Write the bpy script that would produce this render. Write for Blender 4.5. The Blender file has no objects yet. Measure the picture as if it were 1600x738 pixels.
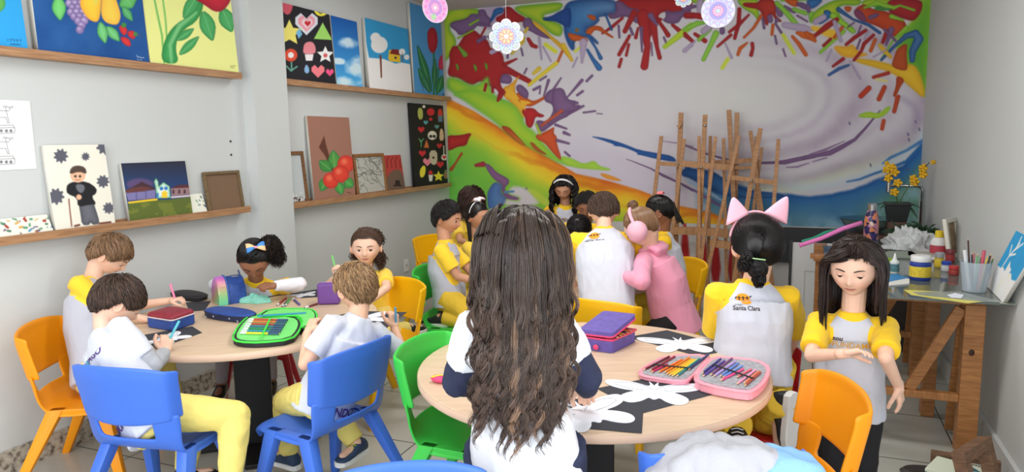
import bpy, bmesh, math, random
import numpy as np
from mathutils import Vector, Matrix, noise
from mathutils.bvhtree import BVHTree
rnd = random.Random(7)
SC = bpy.context.scene
COL = SC.collection
PI = math.pi
# ------------------------------------------------------------------ camera
FPX = 1120.0
CAMH = 1.5
def cam_rot(yaw, pitch, roll):
    cy, sy = math.cos(yaw), math.sin(yaw)
    f = np.array([-sy*math.cos(pitch), cy*math.cos(pitch), -math.sin(pitch)])
    r = np.array([cy, sy, 0.0]); d = np.cross(f, r)
    cr, sr = math.cos(roll), math.sin(roll)
    return np.array([cr*r+sr*d, -sr*r+cr*d, f])
RC = cam_rot(math.radians(22.15), math.radians(7.55), math.radians(0.9))
OC = np.array([0, 0, CAMH])
# survey helpers: turn a measured point of the photograph into a place in the room
def ray(x, y): return RC.T @ np.array([(x-800)/FPX, (y-369)/FPX, 1.0])
def onz(x, y, z): d = ray(x, y); return OC+d*(z-CAMH)/d[2]
def onx(x, y, X): d = ray(x, y); return OC+d*X/d[0]
def ony(x, y, Y): d = ray(x, y); return OC+d*Y/d[1]
def proj(P):
    v = (np.asarray(P, float)-OC) @ RC.T
    return 800+FPX*v[..., 0]/v[..., 2], 369+FPX*v[..., 1]/v[..., 2]
cam = bpy.data.objects.new('camera', bpy.data.cameras.new('camera'))
COL.objects.link(cam)
cam.data.lens = 36*FPX/1600
cam.data.clip_start = 0.05
M = Matrix(((RC[0][0], -RC[1][0], -RC[2][0], 0), (RC[0][1], -RC[1][1], -RC[2][1], 0), (RC[0][2], -RC[1][2], -RC[2][2], CAMH), (0, 0, 0, 1)))
cam.matrix_world = M
SC.camera = cam
# ------------------------------------------------------------------ materials
def s2l(c):
    c = np.asarray(c, float)/255.0
    return np.where(c <= 0.04045, c/12.92, ((c+0.055)/1.055)**2.4)
MATS = {}
def mat(name, rgb=(200, 200, 200), rough=0.6, metal=0.0, spec=0.5, noise_amt=0.0, noise_scale=8.0, bump=0.0, bump_scale=40.0,
        trans=0.0, alpha=1.0, coat=0.0, sss=0.0, sheen=0.0, ior=1.45):
    """sRGB colour 0-255 with optional tint variation and bump, all in nodes"""
    if name in MATS: return MATS[name]
    m = bpy.data.materials.new(name); m.use_nodes = True
    nt = m.node_tree; b = nt.nodes['Principled BSDF']
    c = list(s2l(rgb))+[1]
    b.inputs['Base Color'].default_value = c
    b.inputs['Roughness'].default_value = rough
    b.inputs['Metallic'].default_value = metal
    b.inputs['Specular IOR Level'].default_value = spec
    b.inputs['IOR'].default_value = ior
    b.inputs['Transmission Weight'].default_value = trans
    b.inputs['Alpha'].default_value = alpha
    b.inputs['Coat Weight'].default_value = coat
    b.inputs['Sheen Weight'].default_value = sheen
    if sss > 0:
        b.inputs['Subsurface Weight'].default_value = sss
        b.inputs['Subsurface Radius'].default_value = (0.02, 0.008, 0.004)
        b.inputs['Subsurface Scale'].default_value = 0.5
    tc = nt.nodes.new('ShaderNodeTexCoord')
    if noise_amt > 0:
        n = nt.nodes.new('ShaderNodeTexNoise'); n.inputs['Scale'].default_value = noise_scale; n.inputs['Detail'].default_value = 5
        mx = nt.nodes.new('ShaderNodeMix'); mx.data_type = 'RGBA'; mx.blend_type = 'MULTIPLY'
        mr = nt.nodes.new('ShaderNodeMapRange'); mr.inputs['To Min'].default_value = 1-noise_amt; mr.inputs['To Max'].default_value = 1+noise_amt*0.4
        mr.inputs['From Min'].default_value = 0.25; mr.inputs['From Max'].default_value = 0.75
        nt.links.new(tc.outputs['Object'], n.inputs['Vector']); nt.links.new(n.outputs['Fac'], mr.inputs['Value'])
        mx.inputs[0].default_value = 1; mx.inputs[6].default_value = c
        nt.links.new(mr.outputs['Result'], mx.inputs[7]); nt.links.new(mx.outputs[2], b.inputs['Base Color'])
    if bump > 0:
        n2 = nt.nodes.new('ShaderNodeTexNoise'); n2.inputs['Scale'].default_value = bump_scale; n2.inputs['Detail'].default_value = 4
        bp = nt.nodes.new('ShaderNodeBump'); bp.inputs['Strength'].default_value = bump; bp.inputs['Distance'].default_value = 0.01
        nt.links.new(tc.outputs['Object'], n2.inputs['Vector']); nt.links.new(n2.outputs['Fac'], bp.inputs['Height']); nt.links.new(bp.outputs['Normal'], b.inputs['Normal'])
    MATS[name] = m
    return m
def wood(name, dark, light, scale=(1, 1, 1), rough=0.5, rings=6.0, dist=3.0):
    if name in MATS: return MATS[name]
    m = bpy.data.materials.new(name); m.use_nodes = True; nt = m.node_tree; b = nt.nodes['Principled BSDF']
    tc = nt.nodes.new('ShaderNodeTexCoord'); mp = nt.nodes.new('ShaderNodeMapping'); mp.inputs['Scale'].default_value = scale
    n = nt.nodes.new('ShaderNodeTexNoise'); n.inputs['Scale'].default_value = rings; n.inputs['Detail'].default_value = 8; n.inputs['Distortion'].default_value = dist*0.2
    r = nt.nodes.new('ShaderNodeValToRGB'); r.color_ramp.elements[0].position = 0.3; r.color_ramp.elements[1].position = 0.7
    r.color_ramp.elements[0].color = list(s2l(dark))+[1]; r.color_ramp.elements[1].color = list(s2l(light))+[1]
    nt.links.new(tc.outputs['Object'], mp.inputs['Vector']); nt.links.new(mp.outputs['Vector'], n.inputs['Vector'])
    nt.links.new(n.outputs['Fac'], r.inputs['Fac']); nt.links.new(r.outputs['Color'], b.inputs['Base Color'])
    b.inputs['Roughness'].default_value = rough
    MATS[name] = m
    return m
def vcol_mat(name='painted', rough=0.75, spec=0.3, bump=0.0, sss=0.0, attr='paint', sheen=0.0):
    if name in MATS: return MATS[name]
    m = bpy.data.materials.new(name); m.use_nodes = True; nt = m.node_tree; b = nt.nodes['Principled BSDF']
    a = nt.nodes.new('ShaderNodeAttribute'); a.attribute_name = attr
    nt.links.new(a.outputs['Color'], b.inputs['Base Color'])
    b.inputs['Roughness'].default_value = rough; b.inputs['Specular IOR Level'].default_value = spec
    if sss > 0:
        b.inputs['Subsurface Weight'].default_value = sss
        b.inputs['Subsurface Radius'].default_value = (0.02, 0.008, 0.004); b.inputs['Subsurface Scale'].default_value = 0.35
    if bump > 0:
        tc = nt.nodes.new('ShaderNodeTexCoord'); n2 = nt.nodes.new('ShaderNodeTexNoise'); n2.inputs['Scale'].default_value = 120
        bp = nt.nodes.new('ShaderNodeBump'); bp.inputs['Strength'].default_value = bump; bp.inputs['Distance'].default_value = 0.003
        nt.links.new(tc.outputs['Object'], n2.inputs['Vector']); nt.links.new(n2.outputs['Fac'], bp.inputs['Height']); nt.links.new(bp.outputs['Normal'], b.inputs['Normal'])
    MATS[name] = m
    return m
# ------------------------------------------------------------------ objects
def tag(o, label=None, cat=None, group=None, kind=None):
    if label: o['label'] = label
    if cat: o['category'] = cat
    if group: o['group'] = group
    if kind: o['kind'] = kind
    return o
def empty(name, loc=(0, 0, 0), label=None, cat=None, group=None, rz=0.0):
    o = bpy.data.objects.new(name, None); COL.objects.link(o); o.location = Vector([float(v) for v in loc]); o.rotation_euler = (0, 0, rz)
    o.empty_display_size = 0.05
    return tag(o, label, cat, group)
def link_mesh(name, me, mats, parent=None, smooth=False, world=False):
    """world=True: mesh is given in world coordinates, and is moved into its parent's frame"""
    o = bpy.data.objects.new(name, me); COL.objects.link(o)
    if not isinstance(mats, (list, tuple)): mats = [mats]
    for m in mats: me.materials.append(m)
    if smooth: me.shade_smooth()
    if parent is not None:
        o.parent = parent
        if world:
            mw = Matrix.Translation(parent.location) @ parent.rotation_euler.to_matrix().to_4x4()
            if parent.parent is not None:
                pp = parent.parent
                mw = Matrix.Translation(pp.location) @ pp.rotation_euler.to_matrix().to_4x4() @ mw
            me.transform(mw.inverted())
    return o
def kids(o): return [c for c in bpy.data.objects if c.parent == o]
def copy_tree(o, parent=None):
    c = o.copy(); COL.objects.link(c)
    if parent is not None: c.parent = parent
    for ch in kids(o): copy_tree(ch, c)
    return c
class MB:
    """collects shapes and builds ONE mesh"""
    def __init__(s): s.v = []; s.f = []; s.mi = []; s.cur = 0
    def add(s, vs, fs):
        k = len(s.v); s.v += [tuple(float(c) for c in p) for p in vs]
        s.f += [tuple(k+i for i in f) for f in fs]; s.mi += [s.cur]*len(fs)
        return s
    def box(s, c, d, R=None):
        c = np.array(c, float); hx, hy, hz = d[0]/2, d[1]/2, d[2]/2
        P = np.array([[x, y, z] for z in (-hz, hz) for y in (-hy, hy) for x in (-hx, hx)])
        if R is not None: P = P @ np.array(R).T
        return s.add(P+c, [(0, 2, 3, 1), (4, 5, 7, 6), (0, 1, 5, 4), (2, 6, 7, 3), (0, 4, 6, 2), (1, 3, 7, 5)])
    def beam(s, a, b, w, h, up=(0, 0, 1)):
        """rectangular bar from a to b; w across, h along up"""
        a = np.array(a, float); b = np.array(b, float); d = b-a; L = np.linalg.norm(d); d = d/L
        up = np.array(up, float); x = np.cross(d, up)
        if np.linalg.norm(x) < 1e-4: x = np.cross(d, (1, 0, 0))
        x /= np.linalg.norm(x); z = np.cross(x, d)
        return s.box((a+b)/2, (w, L, h), np.array([x, d, z]).T)
    def loft(s, rings, cap=True, closed=True):
        """rings: list of (n,3) arrays"""
        k = len(s.v); n = len(rings[0]); vs = [p for r in rings for p in r]; fs = []
        for i in range(len(rings)-1):
            for j in range(n if closed else n-1):
                a = i*n+j; b = i*n+(j+1) % n
                fs.append((a, b, b+n, a+n))
        if cap: fs.append(tuple(range(n-1, -1, -1))); fs.append(tuple((len(rings)-1)*n+j for j in range(n)))
        return s.add(vs, fs)
    def tube(s, pts, r, n=8, cap=True):
        pts = [np.array(p, float) for p in pts]
        rs = r if isinstance(r, (list, tuple, np.ndarray)) else [r]*len(pts)
        rings = []; prev = None
        for i, p in enumerate(pts):
            d = pts[min(i+1, len(pts)-1)]-pts[max(i-1, 0)]; d = d/(np.linalg.norm(d)+1e-9)
            if prev is None:
                a = np.array((0, 0, 1.0)) if abs(d[2]) < 0.9 else np.array((1.0, 0, 0)); x = np.cross(d, a)
            else: x = prev-d*np.dot(prev, d)
            x /= (np.linalg.norm(x)+1e-9); prev = x; y = np.cross(d, x)
            rings.append([p+rs[i]*(math.cos(t)*x+math.sin(t)*y) for t in np.linspace(0, 2*PI, n, endpoint=False)])
        return s.loft(rings, cap)
    def lathe(s, prof, c=(0, 0, 0), n=24, axis=None, cap=True):
        """prof: list of (r,z)"""
        c = np.array(c, float); rings = []
        if axis is None: X, Y, Z = np.eye(3)
        else:
            Z = np.array(axis, float); Z /= np.linalg.norm(Z); X = np.cross((0, 1, 0.01), Z); X /= np.linalg.norm(X); Y = np.cross(Z, X)
        for r, z in prof: rings.append([c+r*math.cos(t)*X+r*math.sin(t)*Y+z*Z for t in np.linspace(0, 2*PI, n, endpoint=False)])
        return s.loft(rings, cap)
    def ball(s, c, r, n=12, m=8, R=None):
        c = np.array(c, float); r = np.array(r if hasattr(r, '__len__') else (r, r, r), float); rings = []
        for i in range(m+1):
            ph = -PI/2+PI*i/m; ph = max(min(ph, PI/2-0.02), -PI/2+0.02)
            P = np.array([[math.cos(ph)*math.cos(t), math.cos(ph)*math.sin(t), math.sin(ph)] for t in np.linspace(0, 2*PI, n, endpoint=False)])*r
            if R is not None: P = P @ np.array(R).T
            rings.append(P+c)
        return s.loft(rings)
    def capsule(s, a, b, ra, rb, n=12, m=4):
        a = np.array(a, float); b = np.array(b, float); d = b-a; L = np.linalg.norm(d)
        if L < 1e-6: return s.ball(a, max(ra, rb))
        d /= L; pts = []; rs = []
        for i in range(m): t = PI/2*(i/m); pts.append(a-d*ra*math.cos(t)); rs.append(max(ra*math.sin(t), ra*0.08))
        pts.append(a); rs.append(ra); pts.append(b); rs.append(rb)
        for i in range(1, m+1): t = PI/2*(i/m); pts.append(b+d*rb*math.sin(t)); rs.append(max(rb*math.cos(t), rb*0.08))
        return s.tube(pts, rs, n)
    def prism(s, poly, T, h):
        """polygon (2-D) extruded by h; T maps (u,v,w)->xyz"""
        n = len(poly); vs = [T(u, v, 0) for u, v in poly]+[T(u, v, h) for u, v in poly]
        fs = [tuple(range(n-1, -1, -1)), tuple(range(n, 2*n))]+[(i, (i+1) % n, n+(i+1) % n, n+i) for i in range(n)]
        return s.add(vs, fs)
    def mesh(s, name='m'):
        me = bpy.data.meshes.new(name); me.from_pydata(s.v, [], s.f); me.validate(); me.update()
        if any(s.mi):
            for p, i in zip(me.polygons, s.mi): p.material_index = i
        return me
    def build(s, name, m, parent=None, smooth=False, world=False, bevel=0.0, sub=0, angle=None):
        me = s.mesh(name)
        bm = bmesh.new(); bm.from_mesh(me); bmesh.ops.recalc_face_normals(bm, faces=bm.faces); bm.to_mesh(me); bm.free()
        o = link_mesh(name, me, m, parent, smooth or sub > 0, world)
        if bevel > 0:
            md = o.modifiers.new('bevel', 'BEVEL'); md.width = bevel; md.segments = 2; md.limit_method = 'ANGLE'
        if sub > 0:
            md = o.modifiers.new('sub', 'SUBSURF'); md.levels = sub; md.render_levels = sub
        if angle is not None: me.set_sharp_from_angle(angle=math.radians(angle))
        return o
def structure(o): o['kind'] = 'structure'; return o
# ------------------------------------------------------------------ painter
def smooth_poly(P, k=2):
    P = np.array(P, float)
    for _ in range(k):
        Q = np.roll(P, -1, 0); P = np.stack([0.75*P+0.25*Q, 0.25*P+0.75*Q], 1).reshape(-1, 2)
    return P
class Paint:
    def __init__(s, U, V, base, gain=1.0):
        s.U = U; s.V = V; s.c = np.zeros(U.shape+(3,)); s.c[:] = np.array(base, float); s.T = (0, 0, 1.0)
    def tile(s, x0, y0, k): s.T = (x0, y0, float(k)); return s
    def tp(s, P): P = np.array(P, float).reshape(-1, 2); return P/s.T[2]+np.array(s.T[:2])
    def win(s, P, pad):
        m = (s.U > P[:, 0].min()-pad) & (s.U < P[:, 0].max()+pad) & (s.V > P[:, 1].min()-pad) & (s.V < P[:, 1].max()+pad)
        return np.nonzero(m)
    def mixin(s, idx, a, col):
        a = np.clip(a, 0, 1)[..., None]; s.c[idx] = s.c[idx]*(1-a)+np.array(col, float)*a
    def poly(s, P, col, soft=1.0, sm=2, edge=None, ew=3.0, alpha=1.0, col2=None, gdir=None):
        P = s.tp(P)
        if sm: P = smooth_poly(P, sm)
        idx = s.win(P, soft*2+1)
        if len(idx[0]) == 0: return s
        x = s.U[idx]; y = s.V[idx]; Q = np.roll(P, -1, 0)
        ins = np.zeros(x.shape, bool); dm = np.full(x.shape, 1e9)
        for (ax, ay), (bx, by) in zip(P, Q):
            c = ((ay > y) != (by > y))
            if by != ay: ins ^= c & (x < (bx-ax)*(y-ay)/(by-ay)+ax)
            dx, dy = bx-ax, by-ay; L = dx*dx+dy*dy+1e-9
            t = np.clip(((x-ax)*dx+(y-ay)*dy)/L, 0, 1)
            dm = np.minimum(dm, (x-ax-t*dx)**2+(y-ay-t*dy)**2)
        sd = np.sqrt(dm)*np.where(ins, -1, 1)
        a = np.clip(0.5-sd/(2*soft), 0, 1)*alpha
        colr = np.broadcast_to(np.array(col, float), x.shape+(3,)).copy()
        if col2 is not None:
            g = (x-P[:, 0].min())/(np.ptp(P[:, 0])+1e-6)*gdir[0]+(y-P[:, 1].min())/(np.ptp(P[:, 1])+1e-6)*gdir[1]
            g = np.clip(g, 0, 1)[..., None]; colr = colr*(1-g)+np.array(col2, float)*g
        if edge is not None:
            e = np.exp(-np.maximum(-sd, 0)/ew)[..., None]*0.85; colr = colr*(1-e)+np.array(edge, float)*e
        aa = a[..., None]; s.c[idx] = s.c[idx]*(1-aa)+colr*aa
        return s
    def stroke(s, P, w, col, soft=1.0, edge=None, ew=1.5, alpha=1.0):
        P = s.tp(P); n = len(P)
        w = np.array(w if hasattr(w, '__len__') else [w]*n, float)/s.T[2]
        if len(w) != n: w = np.interp(np.linspace(0, 1, n), np.linspace(0, 1, len(w)), w)
        idx = s.win(P, w.max()+soft*2+1)
        if len(idx[0]) == 0: return s
        x = s.U[idx]; y = s.V[idx]; sd = np.full(x.shape, 1e9)
        for i in range(n-1):
            ax, ay = P[i]; bx, by = P[i+1]; dx, dy = bx-ax, by-ay; L = dx*dx+dy*dy+1e-9
            t = np.clip(((x-ax)*dx+(y-ay)*dy)/L, 0, 1)
            sd = np.minimum(sd, np.sqrt((x-ax-t*dx)**2+(y-ay-t*dy)**2)-(w[i]*(1-t)+w[i+1]*t)/2)
        a = np.clip(0.5-sd/(2*soft), 0, 1)*alpha
        colr = np.broadcast_to(np.array(col, float), x.shape+(3,)).copy()
        if edge is not None:
            e = np.exp(-np.maximum(-sd, 0)/ew)[..., None]*0.85; colr = colr*(1-e)+np.array(edge, float)*e
        aa = a[..., None]; s.c[idx] = s.c[idx]*(1-aa)+colr*aa
        return s
    def disc(s, c, r, col, soft=1.0, **k): return s.stroke([c, (c[0]+0.01, c[1])], 2*r, col, soft, **k)
    def fieldn(s, scale, seed=0, oct=4):
        """smooth value noise over U,V"""
        r = np.random.RandomState(seed); out = np.zeros(s.U.shape); amp = 1; tot = 0
        for o in range(oct):
            G = r.rand(64, 64); u = s.U/scale*(2**o)+r.rand()*50; v = s.V/scale*(2**o)+r.rand()*50
            i = np.floor(u).astype(int); j = np.floor(v).astype(int); fu = u-i; fv = v-j; fu = fu*fu*(3-2*fu); fv = fv*fv*(3-2*fv)
            g = lambda a, b: G[a % 64, b % 64]
            out += amp*((g(i, j)*(1-fu)+g(i+1, j)*fu)*(1-fv)+(g(i, j+1)*(1-fu)+g(i+1, j+1)*fu)*fv); tot += amp; amp *= 0.5
        return out/tot
GAIN = 1.0
def set_paint(me, col, gain=1.0, name='paint'):
    a = me.color_attributes.new(name, 'FLOAT_COLOR', 'POINT')
    lin = np.clip(s2l(np.clip(col.reshape(-1, 3), 0, 255))*gain, 0, 0.92)
    a.data.foreach_set('color', np.concatenate([lin, np.ones((len(lin), 1))], 1).astype(np.float32).ravel())
def grid_board(A, B, C, D, nx, ny, thick, nrm):
    """front grid A(top left) B(top right) C(bottom right) D(bottom left) + closed back; returns verts (front first) faces"""
    A, B, C, D = [np.array(p, float) for p in (A, B, C, D)]
    u = np.linspace(0, 1, nx)[None, :, None]; v = np.linspace(0, 1, ny)[:, None, None]
    P = (A*(1-u)+B*u)*(1-v)+(D*(1-u)+C*u)*v
    n = nx*ny; i = np.arange(n).reshape(ny, nx)
    F = np.stack([i[:-1, :-1], i[1:, :-1], i[1:, 1:], i[:-1, 1:]], -1).reshape(-1, 4)
    k = np.array(nrm, float)*thick
    cs = [A, B, C, D]; back = np.array([c-k for c in cs]); front = np.array(cs)
    vs = np.concatenate([P.reshape(-1, 3), front, back]); a = n; b = n+4
    F2 = np.array([[b, b+1, b+2, b+3]]+[[a+j, a+(j+1) % 4, b+(j+1) % 4, b+j] for j in range(4)])
    return P, vs, np.concatenate([F, F2]), len(F)
def board(name, A, B, C, D, res, thick, nrm, painter, base=(240, 240, 240), edge_mat=None, parent=None, gain=1.0, rough=0.7, pix=True):
    """a flat panel with its own picture; corners in world; painter(Paint) works in the photograph's pixel frame (pix) or 0..1"""
    A, B, C, D = [np.array(p, float) for p in (A, B, C, D)]
    nx = max(4, int(np.linalg.norm(B-A)/res)); ny = max(4, int(np.linalg.norm(D-A)/res))
    P, vs, F, nf = grid_board(A, B, C, D, nx, ny, thick, nrm)
    if pix: U, V = proj(P)
    else:
        U, V = np.meshgrid(np.linspace(0, 1, nx), np.linspace(0, 1, ny))
    pa = Paint(U, V, base); painter(pa)
    me = bpy.data.meshes.new(name)
    me.vertices.add(len(vs)); me.vertices.foreach_set('co', vs.ravel())
    me.loops.add(F.size); me.loops.foreach_set('vertex_index', F.ravel().astype(np.int32))
    me.polygons.add(len(F)); me.polygons.foreach_set('loop_start', (np.arange(len(F))*4).astype(np.int32))
    mi = np.zeros(len(F), np.int32); mi[nf:] = 1; me.update(calc_edges=True); me.polygons.foreach_set('material_index', mi)
    me.validate()
    col = np.concatenate([pa.c.reshape(-1, 3), np.full((8, 3), 235.0)]); set_paint(me, col, gain)
    o = link_mesh(name, me, [vcol_mat('picture_paint', rough), edge_mat or mat('canvas_edge', (226, 224, 216), 0.8)], parent)
    return o
# ------------------------------------------------------------------ the room
XL, XR, YB, YF, ZC = -3.392, 0.878, 6.63, -1.6, 2.80
G = 1.22   # the photograph's picture colours are seen a little darker than the paint itself
m_wall = mat('wall_paint', (204, 208, 208), 0.9, noise_amt=0.03, noise_scale=1.5, bump=0.05, bump_scale=200)
m_ceil = mat('ceiling_paint', (206, 201, 196), 0.95)
def floor_mat():
    m = bpy.data.materials.new('floor_tiles'); m.use_nodes = True; nt = m.node_tree; b = nt.nodes['Principled BSDF']
    tc = nt.nodes.new('ShaderNodeTexCoord'); mp = nt.nodes.new('ShaderNodeMapping')
    mp.inputs['Location'].default_value = (-0.10/0.62, -3.615/0.62, 0); mp.inputs['Scale'].default_value = (1/0.62, 1/0.62, 1)
    br = nt.nodes.new('ShaderNodeTexBrick'); br.offset = 0.0; br.inputs['Scale'].default_value = 1
    br.inputs['Brick Width'].default_value = 1; br.inputs['Row Height'].default_value = 1; br.inputs['Mortar Size'].default_value = 0.006
    br.inputs['Color1'].default_value = list(s2l((186, 188, 180)))+[1]; br.inputs['Color2'].default_value = list(s2l((192, 192, 184)))+[1]
    br.inputs['Mortar'].default_value = list(s2l((70, 72, 72)))+[1]
    n = nt.nodes.new('ShaderNodeTexNoise'); n.inputs['Scale'].default_value = 3; n.inputs['Detail'].default_value = 6
    mr = nt.nodes.new('ShaderNodeMapRange'); mr.inputs['To Min'].default_value = 0.86; mr.inputs['To Max'].default_value = 1.08
    mx = nt.nodes.new('ShaderNodeMix'); mx.data_type = 'RGBA'; mx.blend_type = 'MULTIPLY'; mx.inputs[0].default_value = 1
    nt.links.new(tc.outputs['Object'], mp.inputs['Vector']); nt.links.new(mp.outputs['Vector'], br.inputs['Vector'])
    nt.links.new(tc.outputs['Object'], n.inputs['Vector']); nt.links.new(n.outputs['Fac'], mr.inputs['Value'])
    nt.links.new(br.outputs['Color'], mx.inputs[6]); nt.links.new(mr.outputs['Result'], mx.inputs[7]); nt.links.new(mx.outputs[2], b.inputs['Base Color'])
    b.inputs['Roughness'].default_value = 0.28
    return m
def simple(name, c, d, m): return structure(MB().box(c, d).build(name, m))
T = 0.12
xm, ym = (XL+XR)/2, (YB+YF)/2
simple('floor', (xm, ym, -0.05), (XR-XL+2*T, YB-YF+2*T, 0.1), floor_mat())
simple('ceiling', (xm, ym, ZC+0.06), (XR-XL+2*T, YB-YF+2*T, 0.12), m_ceil)
simple('wall_left', (XL-T/2, ym, ZC/2), (T, YB-YF+2*T, ZC), m_wall)
simple('wall_right', (XR+T/2, (1.5+YB)/2+T/2, ZC/2), (T, YB-1.5+T, ZC), m_wall)   # stops short: unseen gap made up beside the camera to let light in
simple('trim_1', (XL+0.045, 3.9, ZC/2), (0.09, 0.33, ZC-0.002), m_wall)      # the pilaster between the shelves
def granite():
    m = bpy.data.materials.new('granite'); m.use_nodes = True; nt = m.node_tree; b = nt.nodes['Principled BSDF']
    tc = nt.nodes.new('ShaderNodeTexCoord'); n = nt.nodes.new('ShaderNodeTexNoise'); n.inputs['Scale'].default_value = 38; n.inputs['Detail'].default_value = 8
    r = nt.nodes.new('ShaderNodeValToRGB'); e = r.color_ramp.elements
    e[0].position = 0.36; e[0].color = list(s2l((96, 88, 78)))+[1]; e[1].position = 0.62; e[1].color = list(s2l((190, 184, 170)))+[1]
    x = e.new(0.48); x.color = list(s2l((168, 160, 146)))+[1]
    nt.links.new(tc.outputs['Object'], n.inputs['Vector']); nt.links.new(n.outputs['Fac'], r.inputs['Fac']); nt.links.new(r.outputs['Color'], b.inputs['Base Color'])
    b.inputs['Roughness'].default_value = 0.35
    return m
m_gran = granite()
simple('baseboard_left', (XL+0.011, (YF+3.735)/2, 0.055), (0.02, 3.735-YF, 0.11), m_gran)
simple('baseboard_left', (XL+0.011, (4.065+YB)/2, 0.055), (0.02, YB-4.065-0.01, 0.11), m_gran)
simple('baseboard_right', (XR-0.011, (1.5+YB)/2, 0.055), (0.02, YB-1.52, 0.11), m_wall)
# ------------------------------------------------------------------ the mural on wall_back
def mural(p):
    U, V = p.U, p.V
    # pale ground with a lavender swirl round an eye right of centre
    base = np.array((203, 199, 206.0)); p.c[:] = base
    n1 = p.fieldn(90, 1); n2 = p.fieldn(30, 2)
    cx, cy = 1165.0, 150.0
    dx = (U-cx); dy = (V-cy)*2.1+dx*-0.02
    R_ = np.sqrt(dx*dx+dy*dy)+(n1-0.5)*40
    ang = np.arctan2(dy, dx)
    white = np.clip(1-R_/150, 0, 1)[..., None]; p.c[:] = p.c*(1-white)+np.array((206, 208, 204.))*white
    for r0, w, a in ((105, 14, .22), (140, 10, .3), (185, 22, .55), (232, 12, .3), (282, 22, .75), (330, 14, .2)):
        m = np.exp(-((R_-r0)/w)**2)*a*np.clip(0.45+0.75*np.cos(ang-0.35), 0.05, 1)*(0.6+0.8*n2)
        m = np.clip(m, 0, 1)[..., None]; p.c[:] = p.c*(1-m)+np.array((158, 138, 165.))*m
    m = np.exp(-((R_-300)/26)**2)*np.clip(np.sin(ang), 0, 1)*np.clip(np.cos(ang-0.9), 0, 1)*0.55; m = m[..., None]
    p.c[:] = p.c*(1-m)+np.array((196, 214, 172.))*m
    # violet wash along the bands
    m = np.exp(-(((V-250)-(U-900)*0.30)/38)**2)*np.clip((U-840)/60, 0, 1)*np.clip((1130-U)/80, 0, 1)*0.5
    p.c[:] = p.c*(1-m[..., None])+np.array((190, 178, 208.))*m[..., None]
    # the sea: blue and green below the big curve
    ex = np.interp(U, [980, 1020, 1060, 1100, 1140, 1180, 1215, 1260, 1300, 1340, 1380, 1410, 1440, 1470], [214, 236, 252, 268, 282, 294, 301, 303, 300, 290, 274, 256, 224, 190])
    ex = ex+(n2-0.5)*8
    d = V-ex
    sea = np.clip(d/5, 0, 1)*np.clip((U-1082)/26, 0, 1)
    t = np.clip(d/75+(n1-0.5)*0.6, 0, 1)[..., None]
    seac = np.array((28, 98, 168.))*(1-t)+np.array((104, 150, 160.))*t
    t2 = np.clip((d-18)/30, 0, 1)*np.clip((U-1330)/70, 0, 1)*0.8; seac = seac*(1-t2[..., None])+np.array((84, 140, 92.))*t2[..., None]
    t3 = np.clip((d-30)/20, 0, 1)*np.clip((n2-0.45)*4, 0, 1)*0.7; seac = seac*(1-t3[..., None])+np.array((148, 186, 208.))*t3[..., None]
    t4 = np.exp(-((d-4)/5)**2)*0.5; seac = seac*(1-t4[..., None])+np.array((16, 66, 140.))*t4[..., None]
    p.c[:] = p.c*(1-sea[..., None])+seac*sea[..., None]
    m = np.exp(-((d+11)/8)**2)*np.clip((U-1200)/40, 0, 1)*0.4; p.c[:] = p.c*(1-m[..., None])+np.array((170, 196, 222.))*m[..., None]
    # white-lilac band under the left part of the blue sweep, then the orange and green slope
    yo = np.interp(U, [690, 740, 800, 850, 900, 950, 1000, 1060, 1110, 1200], [148, 172, 210, 240, 270, 281, 296, 320, 330, 372])
    yl = np.interp(U, [690, 700, 760, 820, 900, 1000, 1100, 1200], [200, 212, 250, 300, 345, 372, 392, 420])
    w = (V-yo)/np.maximum(yl-yo, 30)+(n2-0.5)*0.22
    band = np.clip((V-yo)/3, 0, 1)*np.clip((1215-U)/50, 0, 1)
    stops = np.array([0, .12, .3, .5, .75, 1.0]); cs = np.array([(214, 96, 20), (234, 142, 22), (238, 190, 26), (226, 206, 36), (168, 204, 44), (128, 196, 52)], float)
    wc = np.stack([np.interp(np.clip(w, 0, 1), stops, cs[:, k]) for k in range(3)], -1)
    g = np.clip((V-yl)/40, 0, 1)[..., None]*np.clip((n1-0.35)*3, 0, 1)[..., None]*0.8; wc = wc*(1-g)+np.array((92, 184, 66.))*g
    st = np.exp(-((np.sin((V-yo)*0.16+U*0.03+n1*9)-1)/0.35)**2)*np.clip(1-w, 0, 1)*np.clip(1.25-np.abs(w-0.25)*3, 0, 1)*0.75
    wc = wc*(1-st[..., None])+np.array((216, 110, 18.))*st[..., None]
    p.c[:] = p.c*(1-band[..., None])+wc*band[..., None]
    A = lambda: p.tile(690, 0, 4.1); B = lambda: p.tile(880, 0, 4.1); C_ = lambda: p.tile(1070, 0, 4.1); D_ = lambda: p.tile(1260, 0, 4.1)
    E_ = lambda: p.tile(690, 150, 4.1); F_ = lambda: p.tile(880, 150, 4.1); H_ = lambda: p.tile(1070, 150, 4.1); I_ = lambda: p.tile(1260, 150, 4.1)
    RED = (176, 34, 36); RE = (128, 20, 30); PUR = (122, 88, 134); PE = (88, 60, 100); YG = (184, 204, 36); YGE = (70, 150, 40); BL = (50, 118, 186); BE = (18, 52, 116); OR = (218, 96, 28); OE = (160, 56, 20); LIL = (176, 158, 188); LE = (140, 124, 158)
    # ---- tile A (top left)
    A().poly([(0, 40), (240, 50), (250, 90), (190, 95), (170, 130), (60, 145), (50, 190), (90, 240), (95, 300), (40, 380), (0, 420)], YG, 1.5, 2, YGE, 4)
    A().poly([(240, 50), (420, 30), (430, 130), (380, 160), (330, 200), (240, 170), (250, 110)], LIL, 2, 2)
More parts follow.
